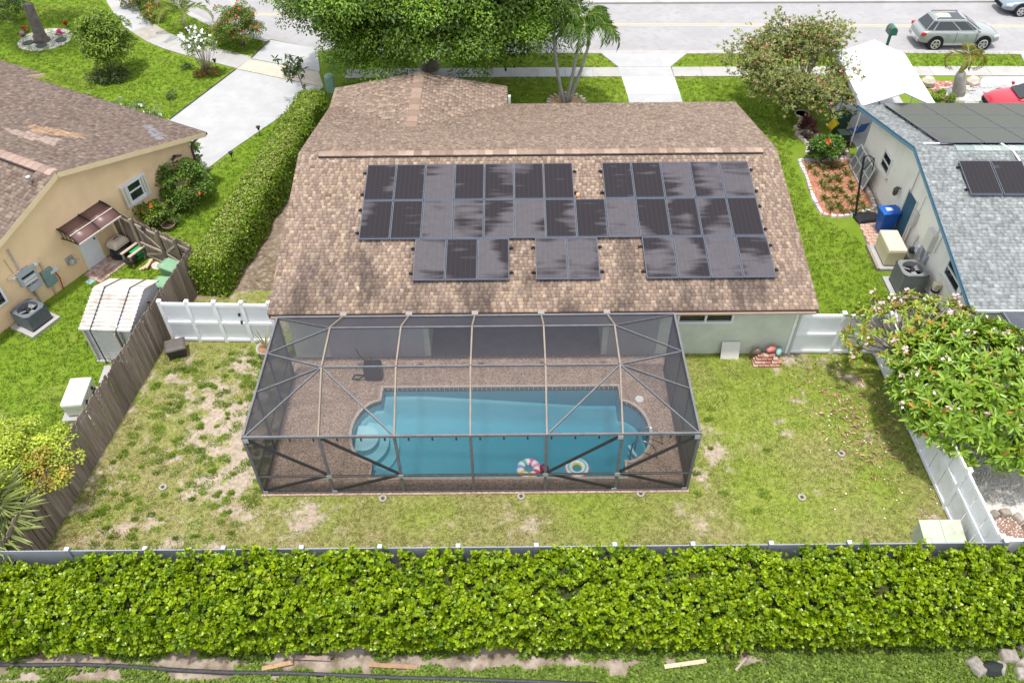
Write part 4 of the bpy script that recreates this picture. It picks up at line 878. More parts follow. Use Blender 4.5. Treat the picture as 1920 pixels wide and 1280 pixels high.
# ================================================================= NEIGHBOURING HOUSES
def tolocal(root, p): return root.matrix_basis.inverted() @ Vector(p)
def onslope(px, py, root, P0, nrm):
    inv = root.matrix_basis.inverted(); o = inv @ Vector((0, 0, CAM_H)); d = inv.to_3x3() @ ray(px, py); P0 = Vector(P0); nrm = Vector(nrm)
    return o+d*((P0-o).dot(nrm)/d.dot(nrm))
def box_part(name, root, a, b, mt, bevel=0.0): mb = MB(); mb.b2(a, b); return mb.build(name, mt, root, bevel=bevel)
def gable_house(root, xr, zr, xf, zf, xb, zb, y0, y1, wx0, wx1, m_wall, m_fas, pal, mt, cf=None, tab=(.16, .32), th=.011, ext=None, wall_y=0.0):
    """ridge along local y; +x slope down to (xf, zf), -x slope down to (xb, zb)"""
    zw = min(zf, zb)-.12
    def zr_at(x): return (zr-(zr-zf)*(x-xr)/(xf-xr) if x > xr else zr-(zr-zb)*(xr-x)/(xr-xb))-.14
    mb = MB(); vs = []; prof = [(wx0, 0), (wx1, 0), (wx1, zr_at(wx1)), (xr, zr-.14), (wx0, zr_at(wx0))]
    for y in (wall_y, wall_y+.2): vs += [(x, y, z) for x, z in prof]
    mb.add(vs, [(0, 1, 2, 3, 4), (9, 8, 7, 6, 5)]+[(i, i+5, (i+1) % 5+5, (i+1) % 5) for i in range(5)]); mb.build('wall', m_wall, root)
    for x in (wx0, wx1-.2): box_part('wall', root, (x, wall_y+.202, 0), (x+.2, y1-.3, zr_at(x+.1)-.06), m_wall)
    mb = MB(); t_ = .11
    for ps in ([(xf, y0, zf), (xf, y1, zf), (xr, y1, zr), (xr, y0, zr)], [(xb, y1, zb), (xb, y0, zb), (xr, y0, zr), (xr, y1, zr)])+(([(ext[0], ext[2], ext[1]), (ext[0], y1, ext[1]), (xf, y1, zf), (xf, ext[2], zf)],) if ext else ()):
        n = 4; mb.add(list(ps)+[(p[0], p[1], p[2]-t_) for p in ps], [(0, 1, 2, 3), (7, 6, 5, 4)]+[(i, 4+i, 4+(i+1) % 4, (i+1) % 4) for i in range(4)])
    rf = mb.build('roof', m_under, root)
    sf = Vector((-(xf-xr), 0, zr-zf)); sb = Vector((xr-xb, 0, zr-zb))
    shingle_field('s', rf, (xf+.03, y0-.02, zf), (0, 1, 0), sf, y1-y0+.02, sf.length+.02, pal, mt, tab=tab, th=th, cf=cf)
    shingle_field('s', rf, (xb-.03, y1, zb), (0, -1, 0), sb, y1-y0+.02, sb.length+.02, pal, mt, tab=tab, th=th, cf=cf)
    if ext:
        se = Vector((-(ext[0]-xf), 0, zf-ext[1])); shingle_field('s', rf, (ext[0]+.03, ext[2], ext[1]), (0, 1, 0), se, y1-ext[2], se.length, pal, mt, tab=tab, th=th, cf=cf)
        for a, b in (((xf+.0, ext[2]-.02, zf-.09), (ext[0]+.02, ext[2]-.02, ext[1]-.09)), ((ext[0]+.02, ext[2], ext[1]-.09), (ext[0]+.02, y1, ext[1]-.09))):
            mb = MB(); mb.beam(a, b, .04, .17); mb.build('fascia', m_fas, root)
    for a, b in (((xf+.02, y0-.0, zf-.09), (xr, y0-.0, zr-.09)), ((xb-.02, y0-.0, zb-.09), (xr, y0-.0, zr-.09)), ((xb-.01, y0, zb-.1), (xb-.01, y1, zb-.1)), ((xf+.01, y0, zf-.1), (xf+.01, (ext[2] if ext else y1), zf-.1))):
        mb = MB(); mb.beam(a, b, .045, .19); mb.build('fascia', m_fas, root)
    return rf, sf.normalized(), sb.normalized(), zr_at
m_peach = M('peach_stucco', (.78, .55, .33), (.83, .60, .38), scale=1.2, rough=.9, spec=.12, bump=.35, bscale=40, c3=(.72, .51, .32), s3=.8)
m_cream = M('cream_trim', (.68, .52, .32), (.72, .57, .37), scale=3, rough=.6)
m_vinyl_w = M('white_vinyl', (.72, .73, .74))
LHX, LHY, LRZ = -16.2, 24.49, R(62.0)
lh = thing('neighbour_house', 'peach stucco house with mauve shingle roof and curved brown awning over its door', 'house', (LHX, LHY, 0), LRZ)
lxr, lzr, lxf, lzf, lxb, lzb = -.1, 4.42, 6.52, 2.52, -5.6, 2.42
nl = Vector((lzr-lzf, 0, lxf-lxr)).normalized()
PT1 = [onslope(px, py, lh, (lxr, 0, lzr), nl) for px, py in ((50, 232), (150, 252), (165, 262), (60, 250))]
PT2 = [onslope(px, py, lh, (lxr, 0, lzr), nl) for px, py in ((12, 241), (115, 262), (100, 276), (20, 250))]
PT3 = [onslope(px, py, lh, (lxr, 0, lzr), nl) for px, py in ((268, 237), (282, 234), (310, 262), (296, 264))]
def lcf(mid, cols):
    for poly, c in ((PT2, (.36, .27, .23)), (PT1, (.37, .24, .155)), (PT3, (.25, .24, .25))):
        k = in_poly(mid[:, 0], mid[:, 1], [(p.x, p.y) for p in poly])
        cols[k] = np.array(c)*(1+.12*RNG.normal(size=(k.sum(), 1)))
    return cols
rf, lsf, lsb, lz_at = gable_house(lh, lxr, lzr, lxf, lzf, lxb, lzb, -.52, 26, -5.0, 6.0, m_peach, m_cream, PAL_LEFT, m_shing2, lcf, ext=(7.4, 2.26, 10.4))
ridge_caps(lh, (lxr, -.4, lzr+.01), (lxr, 14, lzr+.01), -lsf, -lsb, [(.27, .19, .155), (.31, .22, .18), (.24, .17, .14)], m_cap, 44, w=.2)
mb = MB(); mb.beam((lxr-.25, .3, lzr-.05), (lxr-.25, 13, lzr-.05), .06, .07); mb.build('ridge_vent', M('vent_black', (.03, .03, .03)), lh)
q = onslope(59, 345, lh, (lxr, 0, lzr), Vector((-(lzr-lzb), 0, lxr-lxb)).normalized()); mb = MB(); mb.tube([q, q+Vector((0, 0, .28))], .05, 10); mb.lathe([(.09, .27), (.09, .31), (.02, .34)], 10, q); mb.build('vent_pipe', M('galvanised', (.5, .5, .5), rough=.4, metal=.8), lh)
# gutter end and brown downspout at the street corner
mb = MB(); mb.tube([(6.35, -.35, 2.38), (6.05, -.12, 2.15), (6.02, -.06, 1.9), (6.02, -.06, .12), (6.12, -.2, .05)], .045, 8); mb.build('downspout', M('brown_gutter', (.085, .055, .05), rough=.5), lh)
mb = MB(); mb.b2((6.54, -.5, 2.36), (6.66, 10.3, 2.47)); mb.build('gutter', M('brown_gutter', (.085, .055, .05)), lh)
# window with folded-open shutter
w0, w1, wz0, wz1 = 2.22, 3.45, 1.40, 2.20
fr_ = MB(); 
for a, b in (((w0, wz0-.12), (w1, wz0+.02)), ((w0, wz1-.06), (w1, wz1+.06))): fr_.b2((a[0], -.10, a[1]), (b[0], -.002, b[1]))
cx_ = (w0+w1)/2; pw_ = (w1-w0)*.5
for a in (cx_-pw_*.56, cx_+pw_*.50): fr_.b2((a, -.06, wz0+.02), (a+.06, -.002, wz1-.06))
fr_.b2((cx_-pw_*.5, -.05, (wz0+wz1)/2-.03), (cx_+pw_*.5, -.003, (wz0+wz1)/2+.03))
wf = fr_.build('window_frame', m_vinyl_w, lh)
box_part('pane', wf, (cx_-pw_*.5, -.022, wz0+.02), (cx_+pw_*.5, -.006, wz1-.06), m_glass)
for a, b in ((w0, cx_-pw_*.57), (cx_+pw_*.62, w1)):
    mb = MB(); n = 4
    for i in range(n): mb.b2((a+(b-a)*i/n+.005, -.13+(i % 2)*.04, wz0-.10), (a+(b-a)*(i+1)/n-.005, -.02, wz1+.03))
    mb.build('shutter', M('cream_shutter', (.66, .63, .55), (.60, .57, .5), scale=4, rough=.5), wf)
# second window at the left frame edge
xa, za = onwall(-4, 535, lh); xb_, zb_ = onwall(12, 560, lh)
mb = MB(); mb.b2((xa-1.2, -.08, .95), (xb_, -.002, 2.0)); wf = mb.build('window_frame', m_vinyl_w, lh); box_part('pane', wf, (xa-1.1, -.1, 1.05), (xb_-.1, -.082, 1.9), m_glass)
# door, casing, panels, lock
dx0, _ = onwall(168, 505, lh); dx1, _ = onwall(197, 486, lh)
box_part('door_casing', lh, (dx0-.07, -.045, 0), (dx0, -.002, 2.1), M('casing_yellow', (.72, .66, .45))); box_part('door_casing', lh, (dx1, -.045, 0), (dx1+.07, -.002, 2.1), M('casing_yellow', (.72, .66, .45)))
dr_ = box_part('door', lh, (dx0+.002, -.035, .03), (dx1-.002, -.004, 2.05), M('door_white', (.74, .75, .78), (.68, .69, .72), scale=3, rough=.5))
dw = dx1-dx0
for i in range(2):
    for z0, z1 in ((.18, .75), (.9, 1.5), (1.62, 1.92)): box_part('door_panel', dr_, (dx0+dw*(.12+.42*i), -.045, z0), (dx0+dw*(.46+.42*i), -.036, z1), M('door_white', (.7, .7, .7)))
for z in (1.05, 1.2):
    mb = MB(); mb.tube([(dx1-.08, -.036, z), (dx1-.08, -.09, z)], .032, 10); mb.build('door_lock', M('dark_metal', (.06, .06, .065), rough=.35, metal=.6), dr_)
box_part('threshold', lh, (dx0-.05, -.12, 0), (dx1+.05, -.046, .03), m_conc)
# awning: two curved sheets between three arched brackets
ax0, _ = onwall(107, 432, lh); ax1, _ = onwall(187, 379, lh); az = 2.22
AW = [(-.0, 0.0), (-.25, -.02), (-.5, -.08), (-.75, -.19), (-.95, -.36)]
m_aw = bpy.data.materials.new('bronze_polycarbonate'); m_aw.use_nodes = True; b = m_aw.node_tree.nodes['Principled BSDF']; b.inputs['Base Color'].default_value = (.16, .085, .075, 1); b.inputs['Roughness'].default_value = .38; b.inputs['Specular IOR Level'].default_value = .5; b.inputs['Alpha'].default_value = .88
xm = (ax0+ax1)/2
for a, c in ((ax0+.02, xm-.01), (xm+.01, ax1-.02)):
    mb = MB(); mb.loft([[(a, y, az+z), (c, y, az+z), (c, y, az+z-.012), (a, y, az+z-.012)] for y, z in AW]); mb.build('awning_sheet', m_aw, lh, True)
for a in (ax0, xm, ax1):
    mb = MB(); mb.tube([(a, y, az+z+.015) for y, z in AW], .028, 6)
    if a != xm: mb.tube([(a, -.005, az-.42), (a, -.4, az-.36), (a, -.95, az-.37)], .022, 6); [mb.tube([(a, -.15-.2*i, az-.05-.03*i), (a, -.2-.2*i, az-.39)], .016, 5) for i in range(4)]
    mb.build('awning_bracket', M('awning_black', (.03, .027, .03), rough=.5), lh)
mb = MB(); mb.beam((ax0, -.62, az-.10), (ax1, -.62, az-.10), .03, .02); mb.build('awning_bar', M('bar_pale', (.6, .55, .5)), lh)
mb = MB(); mb.beam((ax0, -.96, az-.37), (ax1, -.96, az-.37), .03, .05); mb.build('awning_bar', M('bar_pale', (.6, .55, .5)), lh)
# wall lamp beside the door
xl_, zl_ = onwall(130, 487, lh); mb = MB(); mb.b2((xl_-.16, -.04, zl_-.16), (xl_+.16, -.002, zl_+.16)); o = mb.build('vent_hood', M('galv_weathered', (.30, .29, .27), (.38, .36, .33), scale=7, rough=.6), lh)
mb = MB(); mb.lathe([(.13, 0), (.12, .12), (.05, .2)], 10, (xl_, -.15, zl_-.12)); mb.tube([(xl_+.1, -.1, zl_), (xl_+.24, -.28, zl_-.02)], .02, 6); mb.build('hood_flap', M('galv_weathered', (.3, .3, .3)), o)
mb = MB(); xl_, zl_ = onwall(325, 293, lh); mb.b2((xl_-.05, -.1, zl_-.05), (xl_+.05, -.002, zl_+.05)); mb.tube([(xl_-.05, -.1, zl_), (xl_-.28, -.22, zl_+.05)], .05, 8); mb.tube([(xl_+.05, -.1, zl_), (xl_+.22, -.24, zl_-.02)], .045, 8); mb.build('flood_lamp', M('dark_metal', (.06, .06, .06)), lh)
# electrical gear on the wall
m_elec = M('meter_grey', (.33, .36, .40), (.38, .41, .45), scale=5, rough=.45, spec=.4)
def wbox(px0, px1, name, mt, dep, root=lh, dz=0.0):
    xa, za = onwall(*px0, root, -dep); xb_, zb_ = onwall(*px1, root, -dep); mb = MB(); mb.b2((min(xa, xb_), -dep, min(za, zb_)), (max(xa, xb_), -.002, max(za, zb_))); return mb.build(name, mt, root, bevel=.008), min(xa, xb_), max(xa, xb_), min(za, zb_), max(za, zb_)
o, x0, x1, z0, z1 = wbox((44, 540), (62, 495), 'meter_panel', m_elec, .16)
for i in range(3):
    mb = MB(); zc = z1-.25-.14*i; mb.b2((x0+.1, -.18, zc-.04), (x1-.1, -.162, zc+.04)); mb.build('meter_window', M('meter_dark', (.03, .03, .035), rough=.2) if i == 0 else M('meter_light', (.6, .6, .6)), o)
mb = MB(); mb.tube([((x0+x1)/2-.12, -.06, z1), ((x0+x1)/2-.12, -.06, z1+.95)], .03, 8); mb.build('conduit', M('conduit_grey', (.42, .40, .40), rough=.5), lh)
mb = MB(); mb.tube([((x0+x1)/2, -.06, z0), ((x0+x1)/2, -.06, .0)], .035, 8); mb.build('conduit', M('conduit_grey', (.42, .4, .4)), lh)
o, x0, x1, z0, z1 = wbox((60, 548), (78, 525), 'disconnect_box', m_elec, .2)
o, x0, x1, z0, z1 = wbox((57, 505), (74, 484), 'junction_box', m_cream, .10); mb = MB(); mb.lathe([(.085, 0), (.085, .06), (.06, .09)], 14); mb.v = [((x0+x1)/2+p[0], -.10-p[2], (z0+z1)/2+p[1]) for p in mb.v]; mb.build('meter_dial', M('meter_light', (.6, .6, .6)), o)
mb = MB(); mb.tube([(x1-.04, -.04, z0), (x1-.04, -.04, .02)], .035, 8); mb.build('conduit', M('conduit_peach', (.58, .42, .28)), lh)
o, x0, x1, z0, z1 = wbox((92, 540), (96, 500), 'cable_riser', M('riser_green_grey', (.16, .24, .24), (.20, .28, .28), scale=6, rough=.5), .12)
o, x0, x1, z0, z1 = wbox((97, 515), (110, 500), 'phone_box', M('box_pale_grey', (.55, .57, .60), rough=.5), .14)
mb = MB(); mb.tube([((x0+x1)/2, -.08, z0), ((x0+x1)/2+.05, -.09, z0-.3), ((x0+x1)/2, -.06, .0)], .022, 6); mb.build('red_conduit', M('conduit_red', (.38, .05, .03)), lh)
o, x0, x1, z0, z1 = wbox((14, 522), (40, 512), 'junction_box', m_cream, .08); o, x0, x1, z0, z1 = wbox((25, 526), (36, 514), 'outlet_box', M('box_white', (.66, .66, .68)), .12)
mb = MB(); mb.tube([((x0+x1)/2, -.05, z0), ((x0+x1)/2+.25, -.06, z0-.5), ((x0+x1)/2+.3, -.08, .5)], .025, 6); mb.build('conduit', M('conduit_brown', (.25, .18, .15)), lh)
mb = MB(); xa, za = onwall(4, 482, lh); mb.tube([(xa, -.03, 2.4), (xa+.05, -.03, z1)], .015, 5); mb.build('conduit', M('conduit_peach', (.58, .42, .28)), lh)

# ---- grey-roofed house on the right
m_offw = M('pale_stucco', (.80, .77, .71), (.84, .81, .755), scale=1.2, rough=.9, spec=.12, bump=.35, bscale=40, c3=(.74, .70, .64), s3=.9)
m_blue = M('blue_trim', (.13, .25, .36), (.17, .30, .41), scale=4, rough=.5)
rh = thing('solar_house', 'pale stucco house with blue trim and grey shingle roof beside the side lawn', 'house', (15.42, 25.9, 0), R(-91.2))
rzr, rzf, rzb = 4.0, 2.36, 2.56
rf2, rsf, rsb, rz_at = gable_house(rh, -.05, rzr, 6.92, rzf, -5.75, rzb, -.55, 26, -5.2, 6.45, m_offw, m_blue, PAL_GREY, ATT('grey_shingle', rough=.92, spec=.15, noise=.3, nscale=6, bump=.5, bscale=90), tab=(.14, .28))
ridge_caps(rh, (-.05, .9, rzr+.01), (-.05, 14, rzr+.01), -rsf, -rsb, [(.28, .33, .31), (.34, .38, .37), (.24, .29, .28)], m_cap, 40, w=.2)
mb = MB(); mb.beam((6.98, -.5, rzf-.04), (6.98, 12, rzf-.04), .05, .10); mb.build('drip_edge', m_vinyl_w, rh)
for a, b in (((6.96, -.57, rzf-.02), (-.05, -.57, rzr-.02)), ((-5.78, -.57, rzb-.02), (-.05, -.57, rzr-.02))):
    mb = MB(); mb.beam(a, b, .03, .06); mb.build('rake_strip', M('blue_dark', (.06, .13, .21), rough=.5), rh)
def win(px, root, cols_, name='window_frame', sill=True):
    x0, x1, z0, z1 = px; f = .07
    mb = MB(); mb.b2((x0, -.05, z0), (x1, -.002, z0+f)); mb.b2((x0, -.05, z1-f), (x1, -.002, z1)); mb.b2((x0, -.05, z0+f), (x0+f, -.002, z1-f)); mb.b2((x1-f, -.05, z0+f), (x1, -.002, z1-f))
    if cols_ == 'h': mb.b2((x0+f, -.045, (z0+z1)/2-.03), (x1-f, -.003, (z0+z1)/2+.03))
    w = mb.build(name, m_vinyl_w, root); box_part('pane', w, (x0+f, -.02, z0+f), (x1-f, -.006, z1-f), m_glass)
    if sill: box_part('window_sill', w, (x0-.1, -.12, z0-.09), (x1+.1, -.003, z0-.005), M('sill_cream', (.68, .65, .58)))
    return x0, x1, z0, z1
win((-3.2, -2.3, 1.25, 2.02), rh, 'h'); win((3.95, 5.2, 1.38, 2.16), rh, 'h')
box_part('door', rh, (-.22, -.03, .03), (.58, -.004, 1.98), M('door_blue', (.035, .10, .165), (.05, .125, .19), scale=4, rough=.5))
for a in ((-.30, -.222), (.582, .66)): box_part('door_casing', rh, (a[0], -.05, 0), (a[1], -.002, 2.06), M('casing_cream', (.66, .61, .52)))
mb = MB(); mb.tube([(-.14, -.03, 1.02), (-.14, -.1, 1.02)], .035, 10); mb.build('door_knob', M('dark_metal', (.06, .06, .06)), rh)
mb = MB(); mb.lathe([(.05, -.2), (.10, -.12), (.11, .08), (.03, .2)], 8, (-.92, -.18, 1.5)); mb.tube([(-.92, -.01, 1.6), (-.92, -.18, 1.68)], .03, 6); mb.build('wall_lantern', M('lantern_bronze', (.09, .08, .07), rough=.4), rh)
def rbox(name, x, z, w, h, d, mt): return box_part(name, rh, (x-w/2, -d, z-h/2), (x+w/2, -.002, z+h/2), mt, .008)
m_gb = M('utility_grey', (.45, .45, .45), (.52, .52, .51), scale=5, rough=.5)
rbox('meter_panel', .92, 1.5, .32, .6, .16, m_gb); rbox('phone_box', 2.5, 1.72, .52, .75, .2, M('box_off_white', (.68, .66, .60), (.62, .60, .55), scale=4)); rbox('junction_box', 1.55, 1.1, .12, .25, .08, M('casing_cream', (.66, .61, .52)))
rbox('disconnect_box', 2.25, 1.0, .22, .42, .12, m_elec); rbox('disconnect_box', 2.65, .85, .2, .5, .12, m_elec); rbox('transfer_switch', 1.95, .85, .2, .3, .12, M('box_white', (.66, .66, .68)))
mb = MB(); mb.lathe([(.11, 0), (.13, .05), (.13, .16), (.08, .2)], 14); mb.v = [(1.72+p[0], -.02-p[2], .62+p[1]) for p in mb.v]; mb.build('meter_dial', M('meter_dark_green', (.06, .075, .075), rough=.3), rh)
for x0, z0, x1, z1, r in ((.92, 1.2, .92, 0, .03), (1.55, .95, 1.55, .3, .015), (2.35, 1.35, 2.35, .05, .03), (2.6, 1.35, 2.6, .05, .03), (2.7, 2.05, 2.7, 2.9, .015), (1.0, 1.8, 1.05, 2.6, .012), (1.3, .5, 2.2, .45, .02), (3.0, 1.5, 3.05, 2.4, .015)):
    mb = MB(); mb.tube([(x0, -.05, z0), (x1, -.05, z1)], r, 6); mb.build('conduit', M('conduit_grey', (.42, .40, .40)), rh)
mb = MB(); mb.tube([(-.07, -.045, 3.62), (-.07, -.045, 2.0)], .018, 6); mb.build('conduit', M('conduit_grey', (.42, .4, .4)), rh)
mb = MB(); mb.tube([(6.35, -.5, 2.28), (6.2, -.12, 2.1), (6.2, -.08, .1)], .05, 8); mb.build('downspout', M('downspout_white', (.7, .72, .74)), rh)
mb = MB(); mb.b2((5.6, -.4, 2.0), (5.85, -.1, 2.35)); mb.build('flood_lamp', m_vinyl_w, rh)
box_part('wall_base', rh, (-5.2, -.06, 0), (6.4, -.003, .16), M('stucco_base', (.50, .46, .40), (.42, .38, .33), scale=2))
# solar panels on the grey roof: big array on the street slope, two on the yard slope
def pv_on(root, P, e, s, cols_, rows, lab, grp, w=1.0, h=1.65, dust=.25):
    e = Vector(e).normalized(); s = Vector(s).normalized(); nn = e.cross(s); M3 = root.matrix_basis.to_3x3() @ Matrix((e, s, nn)).transposed(); k = 0
    for r in range(rows):
        for c in range(cols_):
            p = root.matrix_basis @ (Vector(P)+e*(c*w)+s*(r*h)+nn*.14); panel(p, M3, w-.035, h-.035, lab(r, c), grp, dust+random.uniform(-.05, .03), [(-.05, .3), (-.05, h-.3)] if c == (0 if e.y > 0 else cols_-1) else ())
# street slope: photo columns run away from the gable
nb_ = rsb.cross(Vector((0, -1, 0)))
pA = onslope(1655, 194, rh, (-.05, 0, rzr+.14), Vector((-(rzr-rzb), 0, 5.7)).normalized()); pB = onslope(1770, 268, rh, (-.05, 0, rzr+.14), Vector((-(rzr-rzb), 0, 5.7)).normalized())
L_ = (pB-pA).length; rws = ['eave', 'middle', 'ridge']; rows3 = 3; hh_ = L_/3
pv_on(rh, (pA.x, pA.y+6*1.62, pA.z-.14), (0, -1, 0), rsb, 6, 3, lambda r, c: f'black solar panel on the grey roof, {rws[r]} row, {ordn[5-c]} from the gable', 'solar panels on the grey roof', 1.62, hh_, .16)
nf_ = Vector((rzr-rzf, 0, 6.97)).normalized(); pC = onslope(1821, 364, rh, (-.05, 0, rzr+.14), nf_); pD = onslope(1790, 299, rh, (-.05, 0, rzr+.14), nf_); w2 = (onslope(1921, 363, rh, (-.05, 0, rzr+.14), nf_)-pC).length/1.62
pv_on(rh, (pC.x, pC.y, pC.z-.14), (0, 1, 0), rsf, 2, 1, lambda r, c: f'black solar panel of the grey roof pair, {"nearer" if c == 0 else "farther from"} the blue trim', 'solar panel pair on the grey roof', w2, (pD-pC).length, .14)
mb = MB(); q = [Vector((-.3, -.2, rzr+.02)), Vector((-.3, .6, rzr+.02)), Vector((-.4, 1.2, rzr-.0))]; mb.tube(q, .03, 6); mb.tube([(-.3, 2.6, rzr+.05), (.2, 2.9, rzr-.0), (.9, 3.0, rzr-.14)], .035, 6); mb.build('roof_conduit', M('conduit_white', (.7, .7, .7)), rh)
# dark screened lean-to behind it
mb = MB(); mb.b2((15.6, 17.2, 2.30), (24, 18.85, 2.34)); o = mb.build('patio_roof', M('patio_roof_dark', (.05, .055, .07), (.075, .08, .095), scale=2, rough=.5), None, org=(16, 18, 0)); tag(o, 'dark flat patio roof against the rear eave of the grey-roofed house', 'patio roof')
for x in (15.8, 19.5, 23.8):
    mb = MB(); mb.box((x-16, -.7, 1.15), (.07, .07, 2.3)); mb.build('post', m_grey_al, o)
mb = MB(); mb.beam((-.35, -.75, 2.37), (-.35, .8, 2.37), .06, .05); mb.build('edge_beam', m_grey_al, o)

# ================================================================= FENCES
def oi_mat(name, c1, c2, rough=.8, streak=(18, 18, 1.2), v=.3):
    mt = M(name, c1, c2, scale=1, rough=rough, spec=.15, bump=.3, bscale=3); nt = mt.node_tree
    tc = [n for n in nt.nodes if n.type == 'TEX_COORD'][0]; oi = _n(nt, 'ShaderNodeObjectInfo'); mp = _n(nt, 'ShaderNodeMapping'); mp.inputs['Scale'].default_value = streak
    cb = _n(nt, 'ShaderNodeVectorMath', operation='ADD'); sc = _n(nt, 'ShaderNodeMath', operation='MULTIPLY'); sc.inputs[1].default_value = 50; lk(nt, oi.outputs['Random'], sc.inputs[0])
    lk(nt, tc.outputs['Object'], mp.inputs['Vector']); lk(nt, mp.outputs[0], cb.inputs[0]); lk(nt, sc.outputs[0], cb.inputs[1])
    for n in nt.nodes:
        if n.type == 'TEX_NOISE': lk(nt, cb.outputs[0], n.inputs['Vector'])
    b = nt.nodes['Principled BSDF']; src = b.inputs['Base Color'].links[0].from_socket; mr = _n(nt, 'ShaderNodeMapRange'); mr.inputs[3].default_value = 1-v; mr.inputs[4].default_value = 1+v; lk(nt, oi.outputs['Random'], mr.inputs[0])
    mx = _n(nt, 'ShaderNodeMix', data_type='RGBA', blend_type='MULTIPLY'); mx.inputs['Factor'].default_value = 1; lk(nt, src, mx.inputs['A']); lk(nt, mr.outputs[0], mx.inputs['B']); lk(nt, mx.outputs['Result'], b.inputs['Base Color'])
    return mt
m_wood = oi_mat('weathered_board', (.165, .125, .10), (.27, .22, .18)); m_wood_l = oi_mat('weathered_rail', (.30, .25, .20), (.42, .36, .30))
PIC = []
for v in range(5):
    w, h = .14, 1.80+random.uniform(-.04, .03); o = random.uniform(-.008, .008)
    mb = MB(); mb.loft([[(-w/2, y, 0), (w/2, y, 0), (w/2+o, y, h-.04), (w/2-.03+o, y, h), (-w/2+.03+o, y, h), (-w/2+o, y, h-.04)] for y in (-.009, .009)]); me = mb.build('picket', m_wood); PIC.append(me.data); bpy.data.objects.remove(me)
def picket_run(root, a, b, side=0.0, step=.148):
    a, b = Vector(a), Vector(b); L = (b-a).length; n = int(L/step); d = (b-a)/n; ang = math.atan2(d.y, d.x)
    for i in range(n):
        p = a+d*(i+.5)-Vector(root.location); o = bpy.data.objects.new('picket', random.choice(PIC)); COL.objects.link(o); o.parent = root
        o.location = (p.x, p.y, .03+random.uniform(0, .02)); o.rotation_euler = (random.uniform(-.02, .02), random.uniform(-.012, .012), ang+random.uniform(-.03, .03))
def wood_fence(label, pts, rails_side):
    a0 = pts[0]; root = thing('board_fence', label, 'fence', (a0[0], a0[1], 0))
    for a, b in zip(pts, pts[1:]):
        picket_run(root, (*a, 0), (*b, 0)); d = (Vector(b)-Vector(a)).normalized(); nn = Vector((-d.y, d.x))*rails_side
        for z in (.35, 1.0, 1.6):
            mb = MB(); p, q = Vector(a)+nn*.035-Vector(a0), Vector(b)+nn*.035-Vector(a0); mb.beam((*p, z), (*q, z), .038, .09); mb.build('rail', m_wood_l, root)
        n = max(1, round((Vector(b)-Vector(a)).length/2.4))
        for i in range(n+1):
            p = Vector(a).lerp(Vector(b), i/n)+nn*.10-Vector(a0); mb = MB(); mb.box((p.x, p.y, .92), (.09, .09, 1.84)); mb.build('post', m_wood, root)
    return root
wood_fence('long weathered grey-brown board fence between the worn back lawn and the peach house', [(-13.20, 11.05), (-13.02, 12.36), (-12.10, 20.25), (-11.69, 22.94), (-11.60, 23.30)], 1)
gr = thing('wooden_gate', 'weathered double board gate with pale diagonal braces beside the awning door', 'gate', (-14.95, 24.75, 0))
ga, gb = (lh.matrix_basis @ Vector((1.43, -.06, 0))).to_2d(), Vector((-11.66, 23.36)); picket_run(gr, (*ga, 0), (*gb, 0)); gd = (gb-ga).normalized(); gn = Vector((gd.y, -gd.x))*.045 if gd.x*0 == 0 else None
def gp(t, z, k=1.0): p = ga+(gb-ga)*t+gn*k; return (p.x-gr.location.x, p.y-gr.location.y, z)
for t0, z0, t1, z1, k in ((0, 1.62, .30, 1.62, 1), (.33, 1.62, .72, 1.62, 1), (.33, .18, .62, .18, 1), (.35, 1.55, .62, .85, 1.3), (.33, .80, .62, .85, 1.9), (.35, .25, .60, .75, 1.3), (.64, .85, .82, 1.55, 1.3), (.64, .8, .84, .2, 1.3), (.66, .82, .96, .62, 1.9), (.72, 1.62, .99, 1.55, 1), (.86, .35, .99, .35, 1)):
    mb = MB(); mb.beam(gp(t0, z0, k), gp(t1, z1, k), .035, .09); mb.build('gate_rail', m_wood_l, gr)
for t in (.31, .63, .84):
    mb = MB(); p = gp(t, 0, 2.0); mb.box((p[0], p[1], .94), (.10, .10, 1.88)); mb.build('gate_post', m_wood, gr)
mb = MB(); p = gp(.45, 1.66, 1.7); mb.box(p, (.22, .03, .16), math.atan2(gd.y, gd.x)); mb.build('latch_plate', M('dark_metal', (.06, .06, .06)), gr)

m_pvc = M('white_fence_vinyl', (.82, .83, .85), (.76, .77, .80), scale=1.2, rough=.45, spec=.35, c3=(.70, .70, .68), s3=2)
m_pvc_b = M('white_fence_infill', (.72, .74, .78), (.78, .80, .84), scale=2, rough=.5, spec=.3)
def grooved(name, root, p, q, z0, z1, th, pitch, mt):
    p, q = Vector(p), Vector(q); L = (q-p).length; d = (q-p)/L; nn = Vector((-d.y, d.x)); n = max(2, int(L/pitch)); r0 = []; r1 = []; mb = MB()
    prof = []
    for i in range(n):
        for f_, o in ((.0, 0), (.12, th), (.88, th), (1.0, 0)): prof.append((L*(i+f_)/n, o))
    A = [(*(p+d*s_+nn*o), z0) for s_, o in prof]+[(*(p+d*s_-nn*.012), z0) for s_, o in prof[::-1]]; B = [(x, y, z1) for x, y, _ in A]
    mb.loft([A, B]); return mb.build(name, mt, root)
